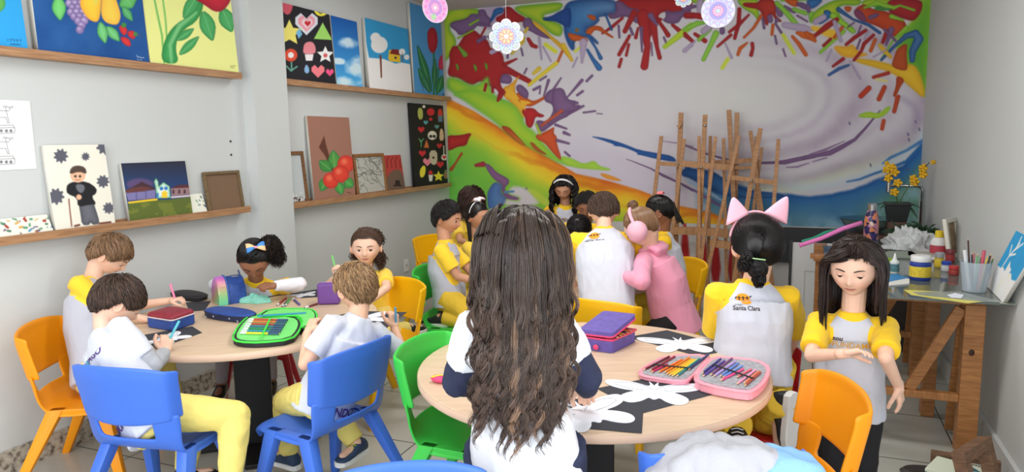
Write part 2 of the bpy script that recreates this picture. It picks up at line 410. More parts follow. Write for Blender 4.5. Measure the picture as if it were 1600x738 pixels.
    A().poly([(230, 60), (280, 60), (290, 100), (330, 130), (300, 170), (240, 150), (190, 210), (110, 230), (95, 200), (50, 170), (60, 140), (160, 120), (190, 85), (240, 95)], PUR, 1, 2, PE, 3)
    A().poly([(60, 380), (130, 360), (120, 460), (60, 480)], YG, 2, 2)
    A().poly([(130, 250), (160, 200), (210, 190), (240, 220), (300, 260), (310, 310), (360, 320), (395, 350), (400, 410), (450, 440), (500, 470), (560, 500), (555, 530), (500, 505), (430, 475), (385, 480), (375, 540), (395, 575), (410, 600), (380, 620), (370, 650), (360, 640), (368, 590), (335, 560), (330, 595), (318, 590), (320, 550), (285, 560), (275, 590), (272, 570), (290, 530), (240, 520), (200, 550), (150, 530), (110, 500), (60, 495), (35, 470), (55, 400), (45, 350), (70, 290), (100, 300)], RED, 1.2, 2, RE, 3)
    A().stroke([(405, 412), (480, 378)], [26, 12], RED, 1, RE)
    A().stroke([(450, 470), (560, 520)], [20, 32], RED, 1, RE)
    for c, r in (((100, 430), 12), ((215, 435), 14), ((285, 425), 12)): A().poly([(c[0]-r, c[1]-28), (c[0]+r, c[1]-10), (c[0]+r-4, c[1]+26), (c[0]-4, c[1]+16)], (120, 150, 40), 1, 2, YGE, 2)
    A().stroke([(110, 300), (150, 350)], [14, 34], (120, 160, 50), 1, YGE)
    A().poly([(400, 45), (440, 40), (480, 80), (550, 120), (540, 140), (500, 140), (450, 160), (410, 150), (350, 140), (345, 110), (400, 90)], RED, 1, 2, RE, 3)
    A().poly([(335, 55), (400, 45), (395, 85), (350, 95), (325, 140), (305, 135), (325, 95)], BL, 1, 2, BE, 3)
    A().poly([(450, 40), (620, 25), (780, 10), (770, 60), (720, 80), (640, 100), (700, 130), (780, 160), (770, 240), (700, 220), (640, 160), (560, 120), (500, 90)], YG, 1.5, 2, YGE, 5)
    A().poly([(560, 120), (640, 160), (700, 230), (760, 270), (820, 350), (820, 380), (770, 320), (700, 250), (620, 200), (580, 160)], (232, 188, 40), 1, 2, (190, 130, 20), 3)
    A().poly([(520, 120), (570, 110), (590, 160), (640, 200), (700, 245), (680, 250), (620, 230), (570, 200), (520, 180)], PUR, 1, 2, PE, 3)
    for P, w_ in (([(240, 160), (310, 165)], 16), ([(235, 265), (275, 240)], 26), ([(300, 235), (340, 268)], 16), ([(425, 335), (422, 370)], 16), ([(510, 312), (520, 355)], 12), ([(545, 440), (530, 470)], 12), ([(630, 515), (670, 490)], 12), ([(590, 575), (630, 555)], 18), ([(628, 600), (632, 570)], 10), ([(655, 615), (685, 515)], [10, 20]), ([(705, 590), (765, 500)], [18, 10])): A().stroke(P, w_, PUR, 1, PE)
    A().stroke([(255, 225), (280, 178)], 14, RED, 1, RE)
    A().stroke([(555, 250), (580, 290), (605, 300)], [22, 28, 24], RED, 1, RE)
    A().stroke([(105, 245), (200, 195)], 12, YG, 1, YGE); A().stroke([(180, 160), (235, 128)], 14, YG, 1, YGE)
    for P, w_ in (([(450, 345), (520, 265), (525, 240)], [14, 26, 20]), ([(535, 205), (550, 180)], 18), ([(590, 470), (625, 440)], [22, 30])): A().stroke(P, w_, (220, 190, 60), 1, (190, 160, 30))
    A().stroke([(665, 285), (730, 330)], 26, (212, 216, 50), 1); A().stroke([(745, 395), (772, 330)], 16, OR, 1, OE)
    A().stroke([(560, 545), (640, 480), (735, 405)], [20, 24, 26], (228, 208, 48), 1, (196, 168, 30))
    A().stroke([(320, 335), (360, 320)], [30, 20], LIL, 1, LE); A().stroke([(625, 240), (640, 380)], [20, 12], LIL, 1, LE); A().stroke([(650, 300), (700, 392)], 12, LIL, 1, LE)
    A().poly([(385, 470), (440, 480), (455, 510), (440, 540), (400, 535), (370, 530)], PUR, 1, 2, PE, 3)
    A().poly([(35, 490), (110, 500), (190, 550), (250, 530), (300, 480), (310, 560), (350, 620), (430, 650), (500, 700), (540, 800), (300, 700), (160, 650), (60, 590), (30, 560)], (178, 208, 40), 3, 2, (70, 170, 60), 6)
    A().poly([(390, 560), (440, 545), (510, 470), (470, 540), (470, 580), (480, 620), (530, 650), (590, 650), (520, 690), (540, 760), (490, 740), (450, 660), (395, 620)], (236, 178, 40), 1, 2, (206, 120, 20), 3)
    A().poly([(470, 590), (520, 600), (560, 640), (600, 650), (700, 590), (785, 570), (780, 590), (700, 610), (620, 660), (560, 690), (500, 660)], OR, 1, 2, OE, 3)
    A().poly([(470, 560), (500, 535), (545, 570), (560, 600), (550, 640), (500, 610)], PUR, 1, 2, PE, 3)
    for P, w_ in (([(285, 540), (275, 580)], 18), ([(325, 560), (328, 590)], 16), ([(395, 580), (405, 605)], 18), ([(372, 640), (380, 600)], 18)): A().stroke(P, w_, RED, 1, RE)
    # ---- tile B (top centre)
    B().poly([(0, 20), (120, -10), (340, -10), (350, 70), (300, 100), (220, 110), (240, 130), (180, 180), (140, 190), (230, 270), (220, 290), (150, 230), (70, 260), (75, 320), (50, 325), (10, 240), (0, 160)], BL, 1.5, 2, BE, 8, col2=(116, 160, 204), gdir=(1, -0.2))
    A().poly([(640, 115), (700, 105), (740, 80), (780, 60), (830, 40), (830, 180), (790, 170), (730, 135), (660, 135)], (30, 72, 150), 1.2, 2, BE, 3)
    B().poly([(330, -10), (480, -10), (820, -10), (820, 60), (720, 90), (640, 70), (600, 110), (650, 120), (580, 170), (560, 250), (530, 250), (510, 180), (430, 110), (370, 80)], RED, 1, 2, RE, 3)
    B().poly([(330, 0), (380, 10), (420, 50), (500, 60), (480, 160), (440, 130), (400, 100), (300, 130), (280, 80), (340, 90)], PUR, 1, 2, PE, 4)
    B().poly([(650, 60), (700, 80), (820, 50), (820, 80), (760, 110), (740, 150), (680, 155), (630, 130), (660, 110)], PUR, 1, 2, PE, 4)
    for P, w_ in (([(510, 100), (540, 300), (520, 425)], [80, 40, 50]), ([(575, 150), (600, 300), (618, 370)], [50, 26, 28]), ([(455, 80), (395, 200)], [40, 30]), ([(480, 180), (465, 240)], [14, 24]), ([(600, 120), (650, 190), (672, 225)], [20, 26, 32]), ([(425, 230), (380, 310), (358, 350)], [20, 26, 24]), ([(420, 285), (404, 355)], 18), ([(372, 380), (358, 428)], 20), ([(700, 160), (760, 210), (830, 265)], [20, 32, 20]), ([(380, 115), (310, 175), (250, 215)], [18, 22, 12]), ([(790, 100), (830, 100)], 40)): B().stroke(P, w_, RED, 1, RE)
    for P, w_ in (([(355, 165), (360, 240)], 14), ([(430, 180), (445, 220)], 18), ([(500, 180), (505, 330)], [24, 12]), ([(565, 275), (570, 355)], 10), ([(645, 240), (668, 292)], 14), ([(560, 100), (600, 160)], [40, 16]), ([(25, 625), (120, 515)], [10, 22]), ([(150, 520), (185, 485)], 16), ([(90, 610), (125, 585)], 16), ([(0, 660), (90, 660)], [60, 18]), ([(30, 720), (130, 680)], [40, 14]), ([(130, 722), (205, 712)], 12), ([(215, 728), (250, 730)], 6)): B().stroke(P, w_, PUR, 1, PE)
    B().poly([(20, 205), (80, 220), (150, 240), (165, 270), (100, 260), (50, 265)], OR, 1, 2, OE, 3)
    B().poly([(140, 200), (180, 165), (240, 165), (270, 200), (330, 240), (310, 245), (240, 200), (200, 190), (180, 225), (150, 220)], OR, 1, 2, OE, 3)
    B().poly([(145, 95), (200, 95), (215, 130), (180, 130)], OR, 1, 2, OE, 3); B().disc((88, 194), 14, (130, 100, 60), 1)
    for P, w_ in (([(270, 90), (310, 190)], 14), ([(160, 230), (210, 310), (240, 372)], [20, 14, 26]), ([(155, 320), (190, 380), (230, 435)], [16, 24, 38])): B().stroke(P, w_, BL, 1, BE, 2)
    B().stroke([(75, 330), (125, 290)], 16, (206, 216, 60), 1); B().stroke([(0, 290), (55, 385)], [30, 20], (228, 190, 40), 1, (190, 140, 20))
    for P, w_ in (([(130, 270), (120, 400)], [50, 16]), ([(90, 370), (62, 430)], 12), ([(770, 328), (820, 290)], [14, 26])): B().stroke(P, w_, LIL, 1, LE)
    B().stroke([(650, 300), (740, 230), (820, 165)], [28, 40, 40], (186, 210, 40), 1, (120, 180, 40))
    # ---- tile C
    C_().poly([(0, -10), (130, -10), (130, 40), (60, 20)], YG, 1, 2, YGE); C_().stroke([(0, 50), (70, 40)], [40, 20], PUR, 1, PE); C_().stroke([(0, 30), (40, 20)], 20, RED, 1, RE)
    C_().poly([(330, -10), (480, -10), (470, 60), (480, 100), (465, 130), (440, 90), (380, 60), (350, 30)], YG, 1, 2, YGE, 3)
    C_().poly([(370, 20), (400, 15), (470, 20), (480, -10), (570, -10), (590, 60), (580, 100), (620, 130), (620, 145), (580, 130), (560, 90), (540, 100), (535, 165), (515, 160), (500, 110), (480, 60), (410, 50), (375, 40)], RED, 1, 2, RE, 3, col2=(196, 60, 34), gdir=(1, 0))
    for P, w_ in (([(500, 120), (508, 180)], 18), ([(590, 130), (580, 150), (618, 210)], [30, 14, 18]), ([(578, 230), (588, 280)], 14), ([(630, 315), (645, 360)], 12), ([(640, 45), (700, 75)], 24), ([(720, 100), (785, 138)], 12), ([(600, 60), (610, 90)], 40), ([(545, 110), (548, 130)], 36), ([(240, 190), (240, 205)], 34)): C_().stroke(P, w_, PUR, 1, PE)
    for P, w_ in (([(350, 60), (345, 150), (320, 245)], [26, 28, 22]), ([(410, 95), (340, 165), (285, 205)], [14, 26, 18]), ([(295, 225), (210, 298)], [22, 16]), ([(432, 280), (436, 310), (425, 352)], [24, 22, 26]), ([(65, 218), (130, 262)], [22, 30]), ([(10, 95), (130, 105)], [26, 50]), ([(0, 215), (45, 262)], 22)): C_().stroke(P, w_, RED, 1, RE)
    for P, w_ in (([(490, 100), (440, 180), (380, 240)], [22, 18, 16]), ([(400, 275), (355, 310), (340, 350)], [12, 26, 20]), ([(565, 160), (558, 220)], 20), ([(690, 235), (730, 280), (775, 350)], [20, 26, 26]), ([(720, 210), (760, 220), (820, 240)], [20, 50, 46])): C_().stroke(P, w_, OR, 1, OE)
    for P, w_ in (([(200, 215), (165, 290), (120, 380)], [40, 30, 28]), ([(590, 20), (660, 90), (720, 165)], [30, 34, 34]), ([(700, 60), (775, 85)], 26), ([(90, 255), (160, 190)], 24), ([(0, 190), (80, 150), (130, 145)], [26, 34, 16]), ([(810, 90), (815, 130)], 36), ([(780, -5), (620, 0)], 20)): C_().stroke(P, w_, (148, 206, 60), 1, YGE)
    for P, w_ in (([(240, 435), (275, 380)], 26), ([(630, 225), (700, 340)], [26, 24])): C_().stroke(P, w_, (200, 214, 60), 1)
    for P, w_ in (([(100, 60), (100, 20)], 50), ([(120, 200), (160, 170)], 40), ([(0, 325), (65, 265)], [30, 12]), ([(260, 280), (300, 370)], [10, 18]), ([(640, 160), (760, 180), (820, 190)], [40, 50, 20])): C_().stroke(P, w_, LIL, 1, LE)
    C_().poly([(620, -10), (720, -10), (740, 40), (690, 45)], OR, 1, 2, OE); C_().poly([(700, 20), (760, 10), (810, 60), (790, 70), (740, 50)], PUR, 1, 2, PE)
    # ---- tile D (top right)
    D_().poly([(720, -20), (830, -20), (800, 300), (770, 640), (740, 600), (700, 470), (600, 380), (560, 260), (640, 180), (720, 60)], (96, 170, 46), 3, 2, (150, 200, 40), 12, col2=(60, 150, 50), gdir=(0, 1))
    D_().poly([(190, -10), (360, -10), (340, 40), (230, 30), (200, 60), (230, 130), (310, 180), (300, 215), (260, 190), (190, 110), (60, 120), (30, 150), (20, 120), (60, 60)], YG, 1, 2, YGE, 4)
    D_().poly([(-5, -10), (120, -10), (60, 50), (10, 60)], BL, 1.5, 2, BE); D_().poly([(110, 60), (160, 70), (160, 110), (90, 160), (70, 150), (110, 110)], BL, 1, 2, BE, 3)
    D_().poly([(350, -10), (560, -10), (520, 30), (470, 50), (400, 40), (360, 60)], YG, 1, 2, YGE)
    D_().poly([(300, 60), (370, 20), (420, 60), (520, 70), (660, 150), (600, 230), (560, 240), (480, 180), (430, 160), (330, 120)], (204, 70, 30), 1, 2, (150, 40, 30), 4)
    D_().poly([(520, -10), (740, -10), (745, 60), (700, 130), (660, 135), (540, 90), (520, 60)], (180, 40, 44), 1, 2, RE, 4)
    D_().poly([(390, 100), (470, 80), (460, 110), (400, 130)], PUR, 1, 2, PE); D_().poly([(300, 60), (350, 60), (390, 130), (380, 150), (310, 110)], (150, 60, 90), 1, 2, PE)
    D_().poly([(230, 40), (300, 40), (270, 90)], OR, 1, 2, OE)
    for P, w_ in (([(370, 50), (450, 20), (560, 50), (600, 35), (690, 65)], [14, 30, 26, 14, 18]), ([(545, 105), (620, 130)], [30, 14]), ([(640, 180), (560, 250), (480, 380)], [30, 14, 10]), ([(170, 100), (300, 200)], [40, 30]), ([(240, 200), (90, 335)], [24, 20])): D_().stroke(P, w_, (160, 208, 50), 1, YGE)
    D_().poly([(420, 65), (530, 70), (560, 55), (500, 50), (460, 30)], (60, 140, 60), 1, 2)
    for P, w_ in (([(205, 60), (300, 125), (400, 160), (470, 210)], [30, 14, 20, 20]), ([(480, 385), (560, 300), (640, 230), (700, 215), (720, 250), (680, 330), (678, 385)], [16, 20, 34, 50, 60, 44, 34]), ([(145, 480), (210, 440), (270, 418)], [18, 22, 16])): D_().stroke(P, w_, (70, 120, 176), 1, BE, 3)
    D_().poly([(170, 290), (260, 300), (300, 280), (330, 330), (410, 350), (330, 370), (240, 370), (190, 330)], (238, 190, 30), 1.5, 2, (220, 140, 30), 6)
    D_().poly([(300, 370), (400, 380), (500, 400), (600, 430), (700, 400), (760, 560), (755, 640), (680, 570), (560, 470), (430, 430), (320, 400)], (236, 190, 36), 1.5, 2, (206, 150, 20), 5)
    D_().poly([(455, 275), (480, 280), (560, 370), (540, 380), (470, 320)], (232, 190, 44), 1, 2, (200, 150, 20), 3)
    D_().stroke([(45, 180), (170, 220)], [30, 60], (238, 186, 40), 2)
    D_().poly([(580, 310), (650, 270), (640, 350), (650, 420), (640, 460), (540, 430), (560, 370)], (190, 78, 30), 1, 2, (150, 50, 20), 3)
    D_().poly([(575, 480), (635, 510), (600, 560), (575, 620), (550, 620), (575, 550)], (190, 70, 30), 1, 2, (150, 50, 20), 3)
    for P, w_, c_ in (([(195, 125), (130, 170), (60, 225)], [30, 40, 24], RED), ([(380, 195), (310, 240), (255, 285)], [22, 26, 20], RED), ([(430, 225), (370, 280), (350, 330), (305, 385)], [20, 26, 20, 20], RED), ([(515, 205), (490, 270)], [30, 24], RED), ([(155, 250), (110, 292)], 20, RED), ([(235, 378), (170, 425)], [24, 16], RED), ([(525, 468), (430, 495)], [24, 22], (190, 50, 34)), ([(400, 565), (350, 615)], 34, (200, 56, 30)), ([(500, 560), (465, 635)], 30, (200, 66, 30)), ([(590, 620), (562, 715)], [26, 24], (200, 70, 30)), ([(440, 255), (412, 325)], 24, OR), ([(230, 175), (180, 240)], 22, OR), ([(0, 215), (55, 262)], [30, 22], OR)): D_().stroke(P, w_, c_, 1, (c_[0]*.7, c_[1]*.6, c_[2]*.8))
    for P, w_ in (([(305, 145), (265, 175)], 10), ([(350, 165), (330, 215)], 12), ([(345, 255), (325, 310)], 14), ([(545, 190), (510, 290)], [40, 12]), ([(500, 190), (570, 260)], 18), ([(10, 40), (15, 70)], 26)): D_().stroke(P, w_, PUR, 1, PE)
    for P, w_ in (([(160, 320), (130, 390)], 12), ([(430, 365), (510, 320)], 10), ([(280, 395), (345, 505)], 14), ([(60, 140), (110, 110)], 40), ([(180, 140), (220, 260)], 26), ([(370, 250), (400, 200)], 12)): D_().stroke(P, w_, LIL, 1.2, LE)
    D_().stroke([(450, 508), (515, 520)], 10, (220, 210, 80), 2)
    # ---- lower row
    E_().poly([(60, -10), (200, -60), (360, 20), (440, 40), (500, 90), (530, 180), (600, 230), (640, 290), (700, 350), (760, 405), (830, 405), (830, 452), (740, 428), (640, 372), (540, 322), (440, 262), (370, 195), (290, 132), (200, 72), (120, 10)], (172, 206, 40), 3, 2, (92, 180, 50), 7)
    E_().poly([(30, 250), (110, 255), (200, 232), (170, 280), (160, 320), (100, 325), (60, 350), (20, 345)], (190, 40, 34), 1, 2, RE, 4)
    E_().stroke([(128, 370), (90, 430), (62, 470)], [16, 12, 24], (180, 70, 36), 1, OE)
    E_().poly([(370, 190), (430, 195), (480, 250), (550, 325), (500, 310), (430, 250)], (196, 60, 34), 1, 2, (140, 60, 20), 3, col2=(226, 150, 40), gdir=(0, 1))
    E_().poly([(560, 295), (590, 300), (620, 335), (685, 380), (640, 370), (590, 340)], (210, 96, 34), 1, 2, (130, 60, 20), 3)
    E_().poly([(610, 150), (680, 170), (730, 60), (640, 30), (700, -60), (780, 0), (830, 40), (830, 120), (760, 150), (690, 200), (640, 240), (600, 190)], PUR, 1, 2, PE, 4)
    F_().poly([(-80, -40), (0, -60), (30, 30), (90, 30), (60, 60), (120, 55), (80, 100), (40, 100), (-60, 130)], PUR, 1, 2, PE, 3)
    E_().poly([(520, 80), (590, 75), (620, 110), (665, 125), (640, 140), (600, 130), (590, 180), (570, 210), (540, 190), (535, 130), (515, 110)], (196, 34, 36), 1, 2, RE, 3)
    E_().poly([(600, 250), (640, 240), (700, 210), (725, 195), (715, 240), (740, 260), (735, 300), (770, 400), (760, 415), (700, 350), (660, 300), (610, 280)], (214, 78, 36), 1, 2, OE, 3)
    E_().stroke([(640, 190), (770, 95)], [16, 20], (206, 90, 60), 1, OE); E_().stroke([(605, 180), (630, 240)], [14, 20], (220, 206, 60), 1, YGE)
    E_().stroke([(360, 30), (375, 0)], [16, 36], RED, 1, RE)
    E_().poly([(390, 0), (440, -40), (500, 10), (510, 70), (540, 100), (530, 60), (590, 40), (470, 20)], (236, 176, 40), 1, 1)
    for P, w_ in (([(690, 175), (800, 128)], [16, 14]), ([(730, 185), (800, 210)], [18, 12]), ([(785, 235), (820, 250)], [22, 14]), ([(740, 285), (815, 305)], [20, 14]), ([(790, 360), (820, 385)], 14), ([(545, 595), (510, 620)], 12)): E_().stroke(P, w_, PUR, 1, PE)
    E_().stroke([(220, 445), (265, 438)], [20, 34], (176, 50, 70), 1, RE)
    E_().poly([(270, 430), (310, 440), (350, 490), (430, 530), (435, 560), (400, 590), (420, 630), (500, 650), (490, 670), (420, 665), (400, 640), (380, 600), (390, 570), (340, 540), (300, 490)], (140, 96, 140), 1, 2, (100, 60, 110), 4)
    E_().poly([(340, 545), (395, 575), (375, 610), (400, 640), (420, 670), (380, 720), (300, 740), (290, 650), (300, 600)], (60, 116, 180), 1.5, 2, (60, 80, 150), 6, col2=(110, 150, 200), gdir=(1, 0))
    E_().poly([(440, 580), (520, 580), (600, 640), (640, 700), (400, 710), (410, 660), (490, 680), (510, 650), (430, 630)], (206, 200, 206), 3, 2)
    E_().poly([(540, 580), (620, 610), (700, 680), (680, 720), (600, 660)], (186, 208, 60), 3, 2)
    E_().stroke([(405, 617), (460, 612)], 14, (80, 130, 180), 1)
    # green flames above the slope
    F_().poly([(-20, 380), (60, 400), (130, 440), (200, 410), (230, 450), (310, 468), (290, 480), (180, 470), (100, 465), (0, 440)], (170, 210, 56), 1.5, 2, (130, 190, 50), 4)
    F_().poly([(230, 495), (280, 500), (390, 545), (330, 545), (260, 525)], (236, 160, 50), 1, 2, (214, 120, 24), 3)
    # blue sweeps
    F_().poly([(170, 258), (240, 265), (340, 290), (420, 320), (480, 345), (620, 370), (700, 385), (730, 420), (690, 420), (600, 405), (500, 380), (470, 375), (480, 365), (380, 325), (320, 320), (330, 312), (240, 280)], (30, 92, 168), 1, 1, (20, 60, 130), 4)
    F_().poly([(760, 420), (830, 460), (830, 540), (800, 500)], (40, 96, 170), 1, 1)
    H_().poly([(-10, 460), (60, 465), (180, 480), (250, 530), (340, 580), (420, 610), (620, 625), (640, 650), (400, 660), (250, 640), (150, 600), (40, 530), (-30, 510)], (28, 88, 160), 1.5, 2, (18, 56, 120), 6, col2=(60, 130, 190), gdir=(0.3, 0.7))
    H_().poly([(0, 520), (60, 550), (180, 620), (260, 680), (220, 670), (120, 610), (0, 545)], (150, 180, 214), 2, 2)
    # thin violet lines
    F_().stroke([(405, 405), (460, 425), (560, 465), (640, 510), (760, 565), (830, 605)], [3, 6, 8, 16, 12, 16], PUR, 0.8, PE)
    F_().stroke([(640, 290), (730, 303), (830, 325)], [3, 6, 6], PUR, 0.8)
    H_().stroke([(-10, 315), (60, 340), (130, 368), (240, 400), (330, 420)], [5, 10, 12, 12, 14], PUR, 0.8, PE)
    H_().stroke([(-10, 575), (60, 605), (160, 665), (240, 710), (290, 740)], [10, 14, 18, 14, 12], (110, 84, 140), 0.8)
    H_().stroke([(470, 430), (570, 428), (640, 425), (730, 405), (830, 385)], [14, 18, 30, 28, 26], PUR, 0.8, PE)
    H_().stroke([(650, 458), (720, 455), (795, 430)], [6, 9, 5], PUR, 0.8)
    I_().stroke([(-10, 395), (80, 378), (150, 365), (230, 325), (310, 280), (380, 205), (430, 145), (472, 92)], [26, 26, 34, 30, 20, 16, 12, 6], PUR, 0.8, PE)
    I_().stroke([(20, 373), (120, 345), (245, 288)], [5, 14, 4], PUR, 0.8); I_().stroke([(40, 422), (130, 396)], [6, 7], PUR, 0.8)
    I_().poly([(330, 120), (400, 98), (440, 110), (470, 110), (520, 65), (545, 70), (520, 110), (470, 145), (400, 140), (340, 138)], (190, 208, 50), 1, 2, (120, 180, 40), 4)
    for P, w_ in (([(495, 160), (485, 210)], 26), ([(580, 10), (565, 95)], 24)): I_().stroke(P, w_, (196, 70, 40), 1, OE)
    I_().stroke([(490, 432), (540, 395), (640, 350), (740, 290)], [10, 18, 16, 24], (60, 118, 178), 1.5); I_().stroke([(260, 550), (340, 535), (430, 500), (520, 470), (640, 420), (740, 320)], [8, 12, 14, 14, 20, 30], (30, 96, 166), 1.5)
    for c in ((650, 240), (655, 275), (698, 160), (722, 208), (410, 438), (645, 462), (275, 170)): I_().stroke([c, (c[0]+3, c[1]+12)], 9, (80, 80, 120), 1)
    I_().stroke([(620, 20), (690, 60), (715, 140), (690, 220)], [20, 30, 34, 16], (150, 134, 166), 6, alpha=0.6)
    g = p.c.mean(-1, keepdims=True); p.c[:] = p.c*0.88+g*0.12
    p.tile(0, 0, 1)
def lower_wall(p):
    p.c[:] = (200, 198, 196)
    r = random.Random(3); y0 = proj(np.array([0, YB, 0.73]))[1]
    for i in range(14):
        x = 1000+i*24+r.uniform(-4, 4); h = r.uniform(26, 60)
        p.poly([(x-9, 440), (x-3+r.uniform(-5, 5), 440-h-30), (x+3, 440-h-34), (x+11, 440)], (180, 40, 44), 1.2, 1, (150, 30, 34), 3)
    p.poly([(1180, 300), (1500, 300), (1500, 500), (1180, 500)], (196, 196, 194), 1, 0)
P_, vs_, F_all, nf_ = grid_board((XL, YB, ZC), (XR, YB, ZC), (XR, YB, 0), (XL, YB, 0), 8, 8, T, (0, -1, 0))
wb = MB().box(((XL+XR)/2, YB+T/2+0.002, ZC/2), (XR-XL+2*T, T-0.004, ZC)).build('wall_back', m_wall); structure(wb)
up = board('wall_back_mural', (XL, YB-0.001, ZC), (XR, YB-0.001, ZC), (XR, YB-0.001, 0.73), (XL, YB-0.001, 0.73), 0.0048, 0.002, (0, -1, 0), mural, gain=G)
lo = board('wall_back_dado', (XL, YB-0.001, 0.729), (XR, YB-0.001, 0.729), (XR, YB-0.001, 0.0), (XL, YB-0.001, 0.0), 0.012, 0.002, (0, -1, 0), lower_wall, gain=G)
for o in (up, lo): structure(o); o.parent = wb
# ------------------------------------------------------------------ picture ledges
m_oak = wood('oak_ledge', (150, 108, 76), (186, 144, 106), (30, 2.2, 30), 0.45, 3.0, 2)
ZU, ZL = 1.955, 1.11
def ledge(y0, y1, z, label):
    """z = top of the front lip"""
    t = MB()
    t.box((XL+0.041, (y0+y1)/2, z-0.031), (0.08, y1-y0, 0.014)); t.box((XL+0.008, (y0+y1)/2, z-0.015), (0.014, y1-y0, 0.045)); t.box((XL+0.076, (y0+y1)/2, z-0.02), (0.014, y1-y0, 0.04))
    o = t.build('picture_ledge', m_oak, bevel=0.001)
    return tag(o, label, 'shelf')
ledge(YF+0.3, 3.65, ZU, 'long oak picture ledge at top left, below the fruit painting')
ledge(4.02, 6.56, ZU-0.005, 'oak picture ledge right of the pilaster, under the snow house and tulip canvases')
ledge(YF+0.3, 3.65, ZL, 'long oak picture ledge at lower left, below the church painting')
ledge(4.03, 6.52, ZL-0.018, 'lower oak picture ledge beside the mural, holding the cherry canvas')
m_canvas_edge = mat('canvas_edge', (226, 224, 216), 0.8)
def canvas(name, xl, xr, ytl, ytr, zb, painter, label, cat='painting', thick=0.022, base=(240, 240, 240), edge=None, off=0.004, res=0.0035, xbl=None, xbr=None, ztop=None, gain=G):
    """leaning on the left wall; xl/xr: measured left and right edges at the foot"""
    xbot, xtop = XL+0.062-off, XL+thick+0.004
    yb = (zb-CAMH)
    # depth along the wall from the measured foot corners
    yl = onx(xl, 369, xbot)[1]; yr = onx(xr, 369, xbot)[1]
    for _ in range(6):      # refine: the foot corner lies at height zb
        for k in (0, 1):
            y = (yl, yr)[k]; px, py = proj(np.array([xbot, y, zb])); tgt = (xl, xr)[k]; d = onx(tgt, py, xbot)[1]
            if k == 0: yl = d
            else: yr = d
    def zt(px, py, y):
        z = CAMH
        for _ in range(8):
            qx, qy = proj(np.array([xtop, y, z])); q2x, q2y = proj(np.array([xtop, y, z+0.01])); z += (py-qy)/(q2y-qy)*0.01
        return z
    if ztop is None: zl = zt(xl, ytl, yl); zr = zt(xr, ytr, yr); ztop = (zl+zr)/2
    A, B, C, D = (xtop, yl, ztop), (xtop, yr, ztop), (xbot, yr, zb), (xbot, yl, zb)
    nrm = np.cross(np.array(A)-np.array(D), np.array(B)-np.array(A)); nrm = nrm/np.linalg.norm(nrm)
    if nrm[0] < 0: nrm = -nrm
    o = board(name, A, B, C, D, res, thick, nrm, painter, base, edge or m_canvas_edge, gain=gain)
    tag(o, label, cat)
    return o, (A, B, C, D, nrm)
zu = ZU-0.022; zl = ZL-0.022
LEAF = (72, 160, 92); LEAFE = (36, 110, 60)
def leaf(p, a, b, w, col=LEAF, e=LEAFE, vein=(170, 220, 170)):
    a = np.array(a, float); b = np.array(b, float); d = b-a; n = np.array((-d[1], d[0]))/np.linalg.norm(d)
    p.poly([a, a+d*.25+n*w*.75, a+d*.55+n*w, a+d*.85+n*w*.45, b, a+d*.85-n*w*.45, a+d*.55-n*w, a+d*.25-n*w*.75], col, .8, 1, e, 2)
    p.stroke([a+d*.1, b-d*.1], 1.2, vein, .6, alpha=.6)
# 1 blue canvas with a green leaf
def a1(p):
    p.c[:] = (44, 150, 212)
    p.tile(0, 0, 6.67)
    p.poly([(-60, -20), (30, -40), (60, 20), (50, 80), (0, 130), (-60, 130)], (96, 170, 84), 1, 2, (60, 130, 60), 5)
    def glyph(x, y, ch):
        S = {'O': [[(0, 0), (8, -2), (14, 8), (8, 20), (0, 16), (-4, 8), (0, 0)]], 'E': [[(12, 0), (0, 0), (0, 20), (12, 20)], [(0, 10), (9, 10)]], 'D': [[(0, 0), (0, 20), (10, 17), (13, 9), (8, 1), (0, 0)]], 'R': [[(0, 20), (0, 0), (9, 3), (9, 9), (0, 10), (11, 20)]], 'P': [[(0, 20), (0, 0), (10, 3), (9, 9), (0, 11)]]}
        for st in S[ch]: p.stroke([(x+u, y+v+x*0.06) for u, v in st], 3.4, (24, 60, 92), .5)
    for i, ch in enumerate('OPEDRO'):
        if i == 0: continue
        glyph(80+(i-1)*32, 400, ch)
    for i in range(5): p.stroke([(108+i*22, 460+i), (124+i*22, 462+i)], 7, (24, 50, 80), .6)
    p.tile(0, 0, 1)
canvas('canvas_painting', -60, 45, 0, 0, zu, a1, 'sky blue canvas with a green leaf, first on the top left ledge', ztop=2.44)
